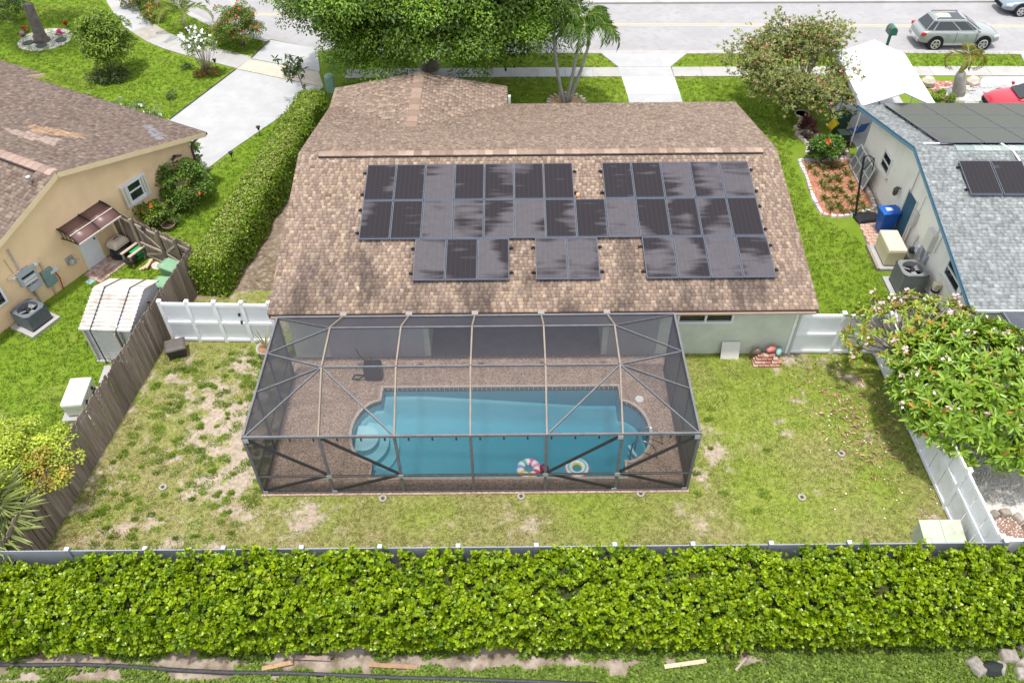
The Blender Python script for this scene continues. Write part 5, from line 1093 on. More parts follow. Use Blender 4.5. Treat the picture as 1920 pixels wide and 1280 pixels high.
def vinyl_fence(label, a, b, n, h, side, infill, gate=None, rails=(.12, .92, 1.74), cap=True, mp=None, mi=None):
    m_pvc_, m_pvc_b_ = mp or m_pvc, mi or m_pvc_b
    """posts, rails and infill; rails show on the side given (+1 left of a->b)"""
    a, b = Vector(a), Vector(b); root = thing('vinyl_fence', label, 'fence', (a.x, a.y, 0)); d = (b-a)/n; dn = d.normalized(); nn = Vector((-dn.y, dn.x)); ang = math.atan2(d.y, d.x)
    for i in range(n+1):
        p = d*i; mb = MB(); mb.box((p.x, p.y, (h+.06)/2), (.125, .125, h+.06), ang); mb.build('post', m_pvc_, root)
        if cap: mb = MB(); mb.box((p.x, p.y, h+.075), (.14, .14, .03) if not mp else (.10, .10, .03), ang, .7); mb.build('post_cap', m_pvc, root)
    for i in range(n):
        p, q = d*i+dn*.065, d*(i+1)-dn*.065
        if infill == 'boards':
            k = max(1, round((q-p).length/.30)); e = (q-p)/k
            for j in range(k):
                c = p+e*(j+.5); mb = MB(); mb.box((c.x-nn.x*.01*(j % 2), c.y-nn.y*.01*(j % 2), h/2+.04), (e.length-.028, .022, h-.12), ang); mb.build('fence_board', m_pvc, root)
        else: grooved('fence_panel', root, p, q, .06, h-.03, .02, infill, m_pvc_b_)
        for z in rails:
            c1, c2 = p+nn*side*.045, q+nn*side*.045; mb = MB(); mb.beam((c1.x, c1.y, z*h/1.83), (c2.x, c2.y, z*h/1.83), .05, .11); mb.build('rail', m_pvc_, root)
    return root
f1 = vinyl_fence('white vinyl fence with gate from the board fence to the main house corner', (-11.86, 20.30), (-8.15, 20.16), 4, 1.83, -1, .09)
for z in (1.0, 1.35): 
    mb = MB(); mb.box((2.62, -.17, z), (.06, .05, .12)); mb.build('gate_latch', M('dark_metal', (.06, .06, .06)), f1)
vinyl_fence('white vinyl fence panels joining the main house to the pink-flowering tree corner', (9.42, 19.42), (12.44, 19.36), 2, 1.83, -1, .10)
vinyl_fence('white vinyl fence of wide vertical boards along the right side of the lawn', (12.45, 19.28), (12.46, 11.02), 4, 1.83, -1, 'boards', rails=(.12, 1.05, 1.78))
vinyl_fence('long white ribbed vinyl fence coloured grey as in shade just above the front hedge', (-13.35, 10.92), (12.50, 10.90), 13, 1.80, -1, .10, rails=(.12, .92), mp=M('shaded_white_fence_vinyl', (.24, .255, .29), (.21, .22, .25), scale=1.5, rough=.5), mi=M('grey_fence_infill', (.24, .255, .29), (.27, .285, .32), scale=2, rough=.5))  # white vinyl seen on its shade side; the shade is put into the grey
vinyl_fence('short white vinyl fence behind the stone fire ring at the right edge', (12.62, 10.93), (20.6, 10.93), 4, 1.83, 1, .10)

# ================================================================= YARD EQUIPMENT
def ac_unit(label, loc, rz, w, h, m_case, pad=True):
    t = thing('air_conditioner', label, 'air conditioner', loc, rz); z0 = .12
    mb = MB(); mb.box((0, 0, z0/2-.01), (w+.35, w+.3, z0)); mb.build('pad', m_conc, t)
    mb = MB(); mb.box((0, 0, z0+.03), (w-.02, w-.02, .06)); mb.build('base', M('black_plastic', (.02, .02, .02)), t)
    mb = MB(); n = 22; pts = []
    for s_ in range(4):
        a = [(-1, -1), (1, -1), (1, 1), (-1, 1)][s_]; c = [(1, -1), (1, 1), (-1, 1), (-1, -1)][s_]
        for i in range(n):
            for f_, o in ((0, .955), (.25, 1), (.75, 1), (.98, .955)):
                u = (i+f_)/n; pts.append(((a[0]+(c[0]-a[0])*u)*w/2*(o if a[0] == c[0] else min(1, .97)), (a[1]+(c[1]-a[1])*u)*w/2*(o if a[1] == c[1] else min(1, .97))))
    mb.loft([[(x, y, z0+.06) for x, y in pts], [(x, y, z0+h-.05) for x, y in pts]], False); mb.build('louvre', m_case, t)
    mb = MB(); k = 32; zt = z0+h; R0 = w*.40   # lid with round opening
    sq = []
    for i in range(k):
        a = 2*PI*i/k; r = w/2/max(abs(math.cos(a)), abs(math.sin(a))); r = min(r, w*.62); sq.append((r*math.cos(a), r*math.sin(a)))
    ci = [(R0*math.cos(2*PI*i/k), R0*math.sin(2*PI*i/k)) for i in range(k)]
    mb.loft([[(x*.99, y*.99, zt-.06) for x, y in sq], [(x*1.01, y*1.01, zt-.05) for x, y in sq], [(x, y, zt-.005) for x, y in sq], [(x*1.06, y*1.06, zt+.02) for x, y in ci], [(x, y, zt) for x, y in ci], [(x*.97, y*.97, zt-.22) for x, y in ci]], False); mb.build('lid', m_case, t)
    mb = MB(); mb.lathe([(R0*.97, zt-.24), (.01, zt-.24)], 24); mb.build('fan_well', M('fan_dark', (.015, .015, .017)), t)
    for i in range(3):
        a = 2.1*i+.5; c, s_ = math.cos(a), math.sin(a); mb = MB(); P = lambda r, o, z: (r*c-o*s_, r*s_+o*c, z)
        vs = [P(.06, -.05, zt-.13), P(R0*.9, -.13, zt-.16), P(R0*.92, .12, zt-.08), P(.06, .05, zt-.10)]; mb.add(vs+[(x, y, z-.006) for x, y, z in vs], [(0, 1, 2, 3), (7, 6, 5, 4), (0, 4, 5, 1), (1, 5, 6, 2), (2, 6, 7, 3), (3, 7, 4, 0)]); mb.build('fan_blade', M('blade_alu', (.42, .43, .42), rough=.4, metal=.5), t)
    mb = MB(); mb.lathe([(.09, zt-.2), (.09, zt-.06), (.05, zt-.04)], 12); mb.build('fan_motor', M('fan_dark', (.02, .02, .02)), t)
    mb = MB(); [mb.torus(r, .004, 24, 4, (0, 0, zt+.005)) for r in (R0*.4, R0*.7)]; [mb.tube([(0, 0, zt+.008), (R0*math.cos(a), R0*math.sin(a), zt+.008)], .004, 4) for a in np.arange(6)*PI/3]; mb.build('fan_guard', M('guard_wire', (.08, .08, .085)), t)
    return t
m_ac1 = M('ac_blue_grey', (.115, .13, .15), (.145, .16, .18), scale=5, rough=.5); m_ac2 = M('ac_grey', (.17, .18, .185), (.21, .215, .22), scale=5, rough=.5)
ac_unit('dark grey air conditioner on a pale pad by the peach wall', (-17.12, 21.22, 0), R(62), .86, .66, m_ac1)
ac_unit('tall grey air conditioner beside the beige generator at the pale wall', (14.62, 22.65, 0), R(-1), .92, .92, m_ac2)
def generator(label, loc, rz, sx, sy, h, mt, sloped):
    t = thing('generator', label, 'generator', loc, rz)
    mb = MB(); mb.box((0, 0, .06), (sx+.25, sy+.3, .13)); mb.build('pad', m_conc, t)
    mb = MB(); mb.loft([[(-sx/2*k, -sy/2*k, z), (sx/2*k, -sy/2*k, z), (sx/2*k, sy/2*k, z), (-sx/2*k, sy/2*k, z)] for z, k in ((.16, .92), (.2, .95), (h-.2, 1.0))]); mb.build('housing', mt, t, bevel=.03)
    mb = MB(); mb.loft([[(-sx/2*k, -sy/2*k, z), (sx/2*k, -sy/2*k, z), (sx/2*k, sy/2*k, z), (-sx/2*k, sy/2*k, z)] for z, k in ((h-.19, 1.03), (h-.06, 1.02), (h, .92 if sloped else .99))]); mb.build('lid', mt, t, bevel=.04)
    for x in (-sx*.25, sx*.25):
        mb = MB(); mb.box((x, -sy/2-.02, h-.26), (.07, .05, .1)); mb.build('latch', m_blk, t)
    mb = MB(); mb.b2((-sx*.42, -sy/2*.97-.012, .25), (sx*.42, -sy/2*.97, .36)); mb.build('vent', M('vent_shadow', (.05, .05, .05)), t)
    return t
g = generator('white standby generator on a pad beside the board fence', (-13.95, 17.30, 0), R(95), 1.15, .66, .78, M('generator_white', (.76, .75, .70), (.70, .69, .65), scale=3, rough=.4), True)
mb = MB(); mb.tube([(-.35, -.34, .5), (-.42, -.5, .62), (-.2, -.6, .6), (-.1, -.55, .2)], .03, 8); mb.build('cable', m_blk, g)
g = generator('beige standby generator raised on a timber frame near the blue door', (14.55, 24.42, 0), R(88), 1.25, .68, .95, M('generator_beige', (.66, .57, .38), (.71, .62, .44), scale=3, rough=.45), False)
for dy in (-.55, .55):
    mb = MB(); mb.box((0, dy, .07), (1.5, .10, .16)); mb.build('timber_rail', m_wood_l, g)
def wheelie_bin(label, loc, rz, mt, mtl, h=1.0, w=.58, group=None):
    t = thing('wheeled_bin', label, 'bin', loc, rz, group)
    mb = MB(); mb.loft([[(-w/2*k, -w*.58*k2, z), (w/2*k, -w*.58*k2, z), (w/2*k, w*.58*k, z), (-w/2*k, w*.58*k, z)] for z, k, k2 in ((.06, .74, .70), (h*.5, .87, .85), (h-.06, 1, 1))]); mb.build('body', mt, t, bevel=.03)
    mb = MB(); mb.loft([[(-w/2*k, -w*.6*k, z), (w/2*k, -w*.6*k, z), (w/2*k, w*.62*k, z), (-w/2*k, w*.62*k, z)] for z, k in ((h-.055, 1.06), (h-.01, 1.06), (h+.04, .88))]); mb.build('lid', mtl, t, bevel=.02)
    mb = MB(); mb.tube([(-w*.4, w*.62, h-.04), (-w*.4, w*.74, h-.03), (w*.4, w*.74, h-.03), (w*.4, w*.62, h-.04)], .016, 6); mb.build('handle', mtl, t)
    for x in (-w*.42, w*.42):
        mb = MB(); mb.tube([(x-.03, w*.5, .12), (x+.03, w*.5, .12)], .12, 14); mb.build('wheel', m_blk, t)
    return t
m_gbin = M('bin_faded_green', (.16, .30, .18), (.21, .35, .22), scale=4, rough=.6); m_blbin = M('bin_blue', (.015, .09, .38), (.02, .12, .45), scale=4, rough=.45); m_dgbin = M('bin_dark_green', (.02, .05, .03), (.03, .07, .04), scale=4, rough=.5)
wheelie_bin('faded green wheeled bin by the fence, nearer the wooden gate', (-12.62, 23.30, 0), R(64), m_gbin, m_gbin, .98)
wheelie_bin('faded green wheeled bin by the fence, nearer the white shed', (-12.60, 22.42, 0), R(84), m_gbin, m_gbin, .9)
o = wheelie_bin('blue wheeled recycling bin with a white lid label by the blue door', (14.98, 26.20, 0), R(-85), m_blbin, m_blbin, 1.05)
mb = MB(); mb.box((0.02, -.05, 1.095), (.2, .26, .004)); mb.build('label', M('paper_white', (.75, .76, .78), (.5, .55, .7), scale=25), o)
wheelie_bin('dark green wheeled bin under the red-flowered tree', (15.35, 33.75, 0), R(-70), m_dgbin, m_dgbin, 1.0)
mb = MB(); mb.box((0, 0, .3), (.5, .5, .6)); o = mb.build('storage_tub', M('tub_black_green', (.02, .035, .025), rough=.5), None, bevel=.04); o.location = (15.25, 32.75, 0); tag(o, 'low black tub beside the yellow diamond sign', 'tub'); mb = MB(); mb.box((0, 0, .62), (.54, .54, .05)); mb.build('lid', M('tub_black_green', (.02, .03, .02)), o)
mb = MB(); mb.box((0, 0, .28), (.42, .40, .56)); o = mb.build('blue_tub', M('tub_blue', (.03, .18, .55), rough=.5), None, bevel=.03); o.location = (-12.52, 21.72, 0); tag(o, 'bright blue tub squeezed between the shed and the board fence', 'tub'); mb = MB(); mb.box((0, 0, .57), (.46, .44, .03)); mb.build('rim', M('tub_blue', (.03, .18, .55)), o)
# shed
sh = thing('garden_shed', 'small white metal shed with ribbed roof strapped down by two dark bands', 'shed', (-13.30, 20.52, 0), R(-4))
m_shed = M('shed_white', (.50, .48, .45), (.42, .40, .37), scale=2, rough=.55, c3=(.34, .29, .24), s3=3); m_shedw = M('shed_wall', (.54, .53, .54), (.60, .59, .60), scale=2, rough=.55)
hw, y0, y1 = .78, -1.22, 1.10
for a, b in (((-hw+.0, y0, .05), (-hw+.03, y1, 1.62)), ((hw-.03, y0, .05), (hw, y1, 1.62))): box_part('side_wall', sh, a, b, m_shedw)
grooved('rear_wall', sh, (-hw+.03, y1-.03), (hw-.03, y1-.03), .05, 1.6, .015, .12, m_shedw)
for i in range(14):
    z = .06+i*.110; mb = MB(); mb.loft([[(-hw+.04, y0+.03, z), (hw-.36, y0+.03, z), (hw-.36, y0+.012, z+.105), (-hw+.04, y0+.012, z+.105)], [(-hw+.04, y0+.05, z), (hw-.36, y0+.05, z), (hw-.36, y0+.05, z+.105), (-hw+.04, y0+.05, z+.105)]]); mb.build('door_slat', m_shedw, sh)
box_part('front_wall', sh, (hw-.35, y0+.03, .05), (hw-.04, y0+.06, 1.62), m_shedw)
mb = MB(); vs = []
for x in (-hw+.01, hw-.01):
    mb2 = [(x, y0, 1.62), (x, y1, 1.62), (x, .22, 2.02)]; o_ = len(vs); vs += mb2
for k_ in (0, 3): mb = MB(); mb.add([(x+dx, y, z) for dx in (-.004, .004) for x, y, z in vs[k_:k_+3]], [(0, 1, 2), (5, 4, 3), (0, 3, 4, 1), (1, 4, 5, 2), (2, 5, 3, 0)]); mb.build('gable', m_shedw, sh)
def shed_slope(ya, za, yb, zb_):
    n = 11; pts = []
    ln = math.hypot(yb-ya, zb_-za); ny, nz = -(zb_-za)/ln, (yb-ya)/ln
    for i in range(n):
        for f_, o in ((0, 0), (.12, .03), (.5, .03), (.7, 0)): u = (i+f_)/n; pts.append((u, o))
    pts.append((1, 0)); mb = MB(); k = len(pts); vs = []
    for x in (-hw-.10, hw+.10): vs += [(x, ya+(yb-ya)*u+ny*o*np.sign(nz), za+(zb_-za)*u+abs(nz)*o) for u, o in pts]
    vs += [(x, y, z-.03) for x, y, z in vs]
    fs = [(i, k+i, k+i+1, i+1) for i in range(k-1)]+[(2*k+i, i, i+1, 2*k+i+1) for i in range(k-1)]+[(k+i, 3*k+i, 3*k+i+1, k+i+1) for i in range(k-1)]+[(0, 2*k, 3*k, k)]+[(2*k+i, 2*k+i+1, 3*k+i+1, 3*k+i) for i in range(k-1)]
    mb.add(vs, fs); return mb.build('roof_sheet', m_shed, sh)
shed_slope(y0-.12, 1.58, .22, 2.06); shed_slope(y1+.10, 1.60, .225, 2.055)
m_strap = M('strap_dark', (.05, .05, .06), rough=.7)
for x in (-.47, .40):
    mb = MB(); mb.tube([(x, y0-.14, .05), (x, y0-.16, 1.6), (x, .22, 2.10), (x, y1+.14, 1.62), (x, y1+.14, .05)], .022, 6); mb.build('strap', m_strap, sh)
mb = MB(); mb.beam((-hw-.02, y0-.02, .05), (-hw-.02, y0-.02, 1.6), .06, .08); mb.build('corner_trim', m_shed, sh); mb = MB(); mb.beam((hw-.36, y0-.04, .05), (hw-.36, y0-.04, 1.72), .05, .06); mb.build('corner_trim', M('trim_pale_green', (.42, .50, .47)), sh)
box_part('floor', sh, (-hw-.08, y0-.10, -.01), (hw+.05, y1, .05), m_conc)
mb = MB(); mb.beam((.42, y0-.16, .05), (.30, y0-.10, 1.45), .03, .14); o = mb.build('plank', M('plank_tan', (.52, .42, .30)), None); o.matrix_world = sh.matrix_basis; tag(o, 'pale plank leaning against the front of the white shed', 'plank')
# ================================================================= PLANTS
def atY(px, py, Y): d = ray(px, py); t = Y/d.y; return Vector((d.x*t, Y, CAM_H+d.z*t))
m_bark = M('bark_grey', (.17, .14, .115), (.27, .235, .20), scale=5, rough=.9, bump=.6, bscale=12)
m_palm_bark = M('palm_bark', (.36, .34, .31), (.27, .25, .23), scale=4, rough=.85, bump=.5, bscale=6)
m_leaf = ATT('leaf', rough=.42, spec=.4, trans=.30); m_leaf_gl = ATT('leaf_glossy', rough=.3, spec=.5, trans=.25); m_flower = ATT('petal', rough=.6, spec=.2, trans=.25)
def limb(name, pts, r, mt, parent, n=7): mb = MB(); mb.tube(pts, r, n); return mb.build(name, mt, parent, True)
def blob_crown(name, parent, C, Rr, per, L, W, c1, c2, mt, lum=.15, blobvar=.18, up=.5, thick=.35, fold=.15):
    """leaf clumps: leaves spread through the outer shell of many small balls"""
    C = np.array(C); k = len(C); Rr = np.broadcast_to(Rr, k); cnt = (per*(Rr/Rr.mean())**2).astype(int); idx = np.repeat(np.arange(k), cnt); n = len(idx)
    d = sph(n); d[:, 2] = np.where(d[:, 2] < -.2, -d[:, 2], d[:, 2]); rad = Rr[idx]*(1-thick*RNG.random(n)**1.5)*np.array([1.0])
    P = C[idx]+d*rad[:, None]*np.array([1, 1, .8]); N = d*.7+np.array([0, 0, up])+.45*sph(n); D = np.cross(N, sph(n))+d*.5+np.array([0, 0, -.25])
    Ls = L*(.7+.6*RNG.random(n)); cb = 1+blobvar*RNG.normal(size=(k, 1)); cols = shades(n, c1, c2, lum)*cb[idx].clip(.6, 1.5)
    return leaves(name, P, D, N, Ls, Ls*W/L, cols, mt, parent, fold=fold)
def flowers(name, parent, P, size, c1, c2, petals=5, up=.6):
    P = np.array(P); n = len(P); A = unit(sph(n)*.6+np.array([0, -.25, up])); PP, D, N, L = rosettes(P, A, petals, .72, size, .12)
    return leaves(name, PP, D, N, L, L*.7, np.repeat(shades(n, c1, c2, .08), petals, 0), m_flower, parent, fold=.1)

# ---- the long bright hedge in the foreground
hg = thing('clipped_hedge', 'wide bright yellow-green hedge running across the whole foreground', 'hedge', (0, 10.0, 0))
HB, HF = .80, -1.12                                      # back and front of the hedge about its centre line
def htop(x): return 1.77+.14*(fbm(x*1.0+5, x*0+2, 2.2)-.5)*2-.45*np.clip((-10.2-x)/3.2, 0, 1)
mb = MB(); xs = np.linspace(-14.6, 15, 60); rings = []
for x in xs:
    h = float(htop(np.array([x]))[0])-.22; rings.append([(x, HF+.32, .10), (x, HB-.1, .10), (x, HB-.1, h-.1), (x, .15, h), (x, HF+.22, h-.35)])
mb.loft(rings); mb.build('shade_core', M('hedge_shade', (.035, .045, .012), (.06, .065, .02), scale=8, rough=.95), hg)  # solid dark filler that paints the shaded inside of the hedge
ns = 5200; xs_ = RNG.uniform(-14.6, 15, ns); ss_ = RNG.random(ns); q = RNG.integers(4, 7, ns); si = np.repeat(np.arange(ns), q); n = len(si)
def hedge_skin(x, s_):                                  # 0..0.54 runs over the top, the rest down the front
    h = htop(x); top = s_ < .54; u = s_/.54; v = (s_-.54)/.46
    y = np.where(top, HB-.02-(HB-HF-.16)*(1-u), HF+.12-.10*np.sin(np.clip(v, 0, 1)*3.0)+.26*np.clip(v-.6, 0, 1)); z = np.where(top, h-.20*np.clip(1-(y-HF-.1)/.35, 0, 1)**2, .10+(h-.26)*(1-v))
    A = np.where(top[:, None], np.array([0, -.10, 1.]), np.array([0, -.72, .72])); return np.stack([x, y, z], 1), A, top
Cs, As, tops = hedge_skin(xs_, ss_); As = unit(As+.25*sph(ns)); lump = (fbm(xs_, ss_*4, .9)-.5)*.40; hgt = RNG.normal(size=ns)*.065+lump-.20*RNG.random(ns)**3
spr = tops & (RNG.random(ns) < .05+.30*(ss_ > .44)); hgt = hgt+np.where(spr, .07+.20*RNG.random(ns), 0); Cs = Cs+As*hgt[:, None]
lv = RNG.random(n)                                      # height in the shoot: leaf colour darkens downward, painting shade into the gaps
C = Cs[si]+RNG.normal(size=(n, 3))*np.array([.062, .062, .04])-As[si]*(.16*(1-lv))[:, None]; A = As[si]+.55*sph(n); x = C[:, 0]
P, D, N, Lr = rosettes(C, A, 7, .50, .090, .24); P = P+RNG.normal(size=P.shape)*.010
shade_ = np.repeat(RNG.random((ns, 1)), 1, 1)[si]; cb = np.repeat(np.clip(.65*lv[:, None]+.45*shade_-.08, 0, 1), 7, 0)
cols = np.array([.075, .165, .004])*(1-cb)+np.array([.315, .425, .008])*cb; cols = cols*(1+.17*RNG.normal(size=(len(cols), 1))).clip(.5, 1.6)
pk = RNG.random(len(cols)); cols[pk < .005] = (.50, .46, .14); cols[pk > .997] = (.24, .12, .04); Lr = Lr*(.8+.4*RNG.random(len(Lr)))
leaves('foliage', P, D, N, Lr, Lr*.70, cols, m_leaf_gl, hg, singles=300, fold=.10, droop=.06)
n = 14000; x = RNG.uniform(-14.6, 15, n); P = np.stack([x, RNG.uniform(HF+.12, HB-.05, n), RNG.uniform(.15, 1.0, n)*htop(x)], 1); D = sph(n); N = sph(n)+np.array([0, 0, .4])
stuff(leaves('inner_foliage', P, D, N, np.full(n, .10), np.full(n, .07), shades(n, (.05, .10, .006), (.10, .17, .01), .2), m_leaf, hg))  # inner leaves coloured darker to paint the shade between the shoots
for i in range(40):
    xx = -14.2+i*.73+random.uniform(-.2, .2); limb('stem', [(xx, random.uniform(-.2, .3), 0), (xx+random.uniform(-.1, .1), random.uniform(-.2, .2), .4), (xx+random.uniform(-.2, .2), random.uniform(-.35, .1), .9)], [.03, .025, .012], m_bark, hg, 5)

# ---- clipped boundary hedge left of the main house
a, b = Vector((-9.25, 35.3)), Vector((-11.08, 22.75)); L = (b-a).length; ang = math.atan2((b-a).y, (b-a).x)
h2 = thing('clipped_hedge', 'tall boxy clipped hedge with pale leaf tips between the driveway and the brown roof', 'hedge', (a.x, a.y, 0), ang)
mb = MB(); mb.b2((.15, -.42, .1), (L-.15, .42, 1.42)); mb.build('shade_core', M('hedge_shade', (.03, .04, .01)), h2)  # dark filler box standing in for the shade within the leaves
n = 24000; u = RNG.uniform(0, L, n); s_ = RNG.random(n); wv = (fbm(u, s_*5, .8)-.5)*.48
X_ = u.copy(); Y_ = np.zeros(n); Z_ = np.zeros(n); Nn = np.zeros((n, 3))
t1 = s_ < .40; Y_[t1] = RNG.uniform(-.56, .56, t1.sum()); Z_[t1] = 1.60+wv[t1]-.12*np.abs(Y_[t1]/.56)**4; Nn[t1] = (0, 0, 1)
t2 = (s_ >= .40) & (s_ < .68); Y_[t2] = .56+wv[t2]; Z_[t2] = RNG.uniform(.05, 1.58, t2.sum()); Nn[t2] = (0, 1, .3)
t3 = (s_ >= .68) & (s_ < .92); Y_[t3] = -.56-wv[t3]; Z_[t3] = RNG.uniform(.05, 1.58, t3.sum()); Nn[t3] = (0, -1, .3)
t4 = s_ >= .92; X_[t4] = np.where(RNG.random(t4.sum()) < .7, L, 0)+wv[t4]; Y_[t4] = RNG.uniform(-.56, .56, t4.sum()); Z_[t4] = RNG.uniform(.05, 1.58, t4.sum()); Nn[t4] = (1, 0, .3)
P, D, N, Lr = rosettes(np.stack([X_, Y_, Z_], 1)+RNG.normal(size=(n, 3))*.03, Nn+.5*sph(n), 3, .6, .088, .25)
cols = shades(len(P), (.13, .24, .013), (.25, .355, .024), .25); tip = (RNG.random(len(P)) < np.where(np.repeat(t1, 3), .30, .10)); cols[tip] = shades(tip.sum(), (.30, .32, .08), (.42, .38, .16), .15)
leaves('foliage', P, D, N, Lr, Lr*.55, cols, m_leaf, h2)

# ---- the large dense tree behind the house
def ell_blobs(n, c, r, rb, zmin=-.5, jit=.08, inner=.25, facing=None):
    d = sph(n*3); d = d[d[:, 2] > zmin]
    if facing is not None: d = d[(d*np.array(facing)).sum(1) > -.55]
    d = d[:n]; k = (1-inner*RNG.random((len(d), 1))**1.5)*(1+jit*RNG.normal(size=(len(d), 1))); return np.array(c)+d*np.array(r)*k, RNG.uniform(*rb, len(d))
bt = thing('shade_tree', 'huge dense dark green tree overhanging the street end of the brown roof', 'tree', (-4.2, 40.6, 0))
for pts, r in (([(0, 0, 0), (.1, 0, 1.2), (-.1, .1, 2.4)], [.5, .38, .34]), ([(-.1, .1, 2.2), (-1.6, -.6, 3.8), (-3.4, -1.2, 5.2)], [.26, .18, .08]), ([(-.1, .1, 2.2), (1.5, -.5, 4), (3.6, -.8, 5.5)], [.26, .18, .08]), ([(0, .1, 2.2), (.3, 1.2, 4.5), (.2, 2.0, 7.5)], [.24, .16, .07]), ([(0, 0, 2.3), (-.2, -1.8, 4), (-.2, -3.2, 5)], [.22, .14, .06])): limb('trunk' if r[0] > .4 else 'limb', pts, r, m_bark, bt, 9)
C, rr = ell_blobs(420, (.55, -1.5, 5.2), (6.3, 5.0, 4.4), (.75, 1.25), -.75, .07, .3, (0, -.6, .5))
C2, rr2 = ell_blobs(60, (-4.5, -.8, 4.3), (2.6, 2.6, 2.4), (.6, 1.0), -.6, .1); C3, rr3 = ell_blobs(50, (5.4, -.9, 4.2), (2.2, 2.6, 2.3), (.6, .9), -.6, .1)
C = np.concatenate([C, C2, C3]); rr = np.concatenate([rr, rr2, rr3])
blob_crown('crown', bt, C, rr, 420, .125, .062, (.065, .145, .010), (.18, .285, .02), m_leaf, .22, .2)
C, rr = ell_blobs(120, (.55, -1.4, 5.0), (5.3, 4.2, 3.5), (1.3, 1.7), -.85, .05); blob_crown('inner_crown', bt, C, rr, 420, .2, .11, (.05, .10, .01), (.09, .16, .015), m_leaf)

# ---- palms
def frond(parent, base, az, length, rise, droop, leaf, mt, n=26, c1=(.08, .16, .015), c2=(.14, .22, .03), vee=.5, taper=True, hang=.35, start=.14):
    d = Vector((math.cos(az), math.sin(az), 0)); pts = []; p = Vector(base); th = rise; st = length/14
    for i in range(15): pts.append(p.copy()); p = p+(d*math.cos(th)+Vector((0, 0, 1))*math.sin(th))*st; th -= droop/14*(1+i/10)
    mb = MB(); mb.tube(pts, [.028*(1-.85*i/14) for i in range(15)], 5); fr = mb.build('frond', M('frond_stem', (.22, .26, .06), rough=.5), parent, True)
    sd = Vector((-d.y, d.x, 0)); PP, DD, NN, LL = [], [], [], []
    for i in range(n):
        u = start+(1-start)*(i+.5)/n; k = min(13, int(u*14)); q = pts[k].lerp(pts[k+1], u*14-k); tg = (pts[k+1]-pts[k]).normalized(); upv = sd.cross(tg)*-1
        ln = leaf*(math.sin(min(1, u*1.15+.15)*PI*.86)*.75+.25)
        for s_ in (-1, 1): PP.append(q); DD.append(sd*s_*1.0+tg*(.55+.5*u)+upv*vee*(.6+.5*random.random())+Vector((0, 0, -hang*random.random()))); NN.append(upv+Vector((0, 0, .3))); LL.append(ln*random.uniform(.85, 1.1))
    P, D, N, Ls = np.array(PP), np.array(DD), np.array(NN), np.array(LL)
    leaves('leaflets', P, D, N, Ls, np.maximum(Ls*.075, .035), shades(len(P), c1, c2, .15), mt, fr, fold=.15, droop=.28); return fr
pt = thing('palm_tree', 'clump of three slender grey palm trunks with drooping green fronds by the front path', 'palm tree', (2.82, 36.85, 0)); rel = lambda v: v-Vector((2.82, 36.85, 0))
for k, (px, py, Y, nf) in enumerate(((1038, 42, 37.2, 10), (1088, 66, 36.9, 9), (1104, 84, 36.6, 11))):
    tp = rel(atY(px, py, Y)); b0_ = Vector((.12*(k-1), .05*k, 0)); mid = b0_.lerp(tp, .5)+Vector(((-.25, .05, .10)[k], 0, 0))
    pts = [b0_.lerp(mid, t).lerp(mid.lerp(tp, t), t) for t in [i/8 for i in range(9)]]; limb('trunk', pts, [.13]+[.095-.004*i for i in range(8)], m_palm_bark, pt, 10)
    cs = tp+Vector((random.uniform(-.05, .05), 0, .75)); limb('crownshaft', [tp, tp.lerp(cs, .5), cs], [.095, .085, .05], M('crownshaft_green', (.22, .30, .08), (.3, .33, .12), scale=3, rough=.5), pt, 10)
    for j in range(nf): frond(pt, cs, 2*PI*j/nf+k*.5+random.uniform(-.2, .2), random.uniform(1.75, 2.25), random.uniform(.25, 1.05), random.uniform(1.3, 1.9), .62, m_leaf, 24, (.065, .15, .014), (.135, .235, .03), hang=.7)
mb = MB(); 
ringp = thing('tree_ring', 'ring of small stones round the foot of the triple palm', 'tree ring', (2.82, 36.85, 0))
mb = MB(); mb.lathe([(.85, 0), (.85, .02), (.02, .03)], 24); mb.build('mulch', M('mulch_tan', (.36, .22, .13), (.52, .38, .26), scale=10, rough=.95), ringp)
for j in range(20):
    a = 2*PI*j/20; mb = MB(); mb.box((.9*math.cos(a), .9*math.sin(a), .04), (.2, .14, .12), a); paint(mb.build('stone', ATT('edging_stone', rough=.9, noise=.3, nscale=12), ringp, bevel=.03), random.choice([(.5, .42, .35), (.42, .34, .28), (.55, .48, .42)]))
bp_ = thing('bottle_palm', 'small bottle palm with swollen grey trunk and yellowing drooping fronds in white gravel', 'palm tree', (22.48, 37.28, 0)); rel = lambda v: v-Vector((22.48, 37.28, 0))
tp = rel(atY(1802, 135, 37.28)); limb('trunk', [(0, 0, 0), tp*.25, tp*.55, tp*.85, tp], [.30, .32, .29, .25, .17], m_palm_bark, bp_, 14); cs = rel(atY(1812, 112, 37.28)); limb('crownshaft', [tp, cs], [.13, .07], M('crownshaft_olive', (.30, .30, .10), (.38, .34, .12), scale=3), bp_)
for az, rise, dr_, ln in ((.05, .85, 2.6, 1.7), (3.0, .9, 2.6, 1.7), (1.4, 1.3, 1.2, 1.0), (4.4, 1.2, 2.0, 1.3), (.5, 1.2, 2.3, 1.4)): frond(bp_, cs, az, ln, rise, dr_, .42, m_leaf, 26, (.13, .17, .02), (.30, .24, .03), vee=.6)
sp_ = thing('young_palm', 'young bright green palm with arching fronds beside the curved sidewalk', 'palm tree', (-18.3, 45.4, 0)); limb('trunk', [(0, 0, 0), (-.1, 0, .5), (-.15, 0, 1.0)], [.13, .11, .09], m_bark, sp_)
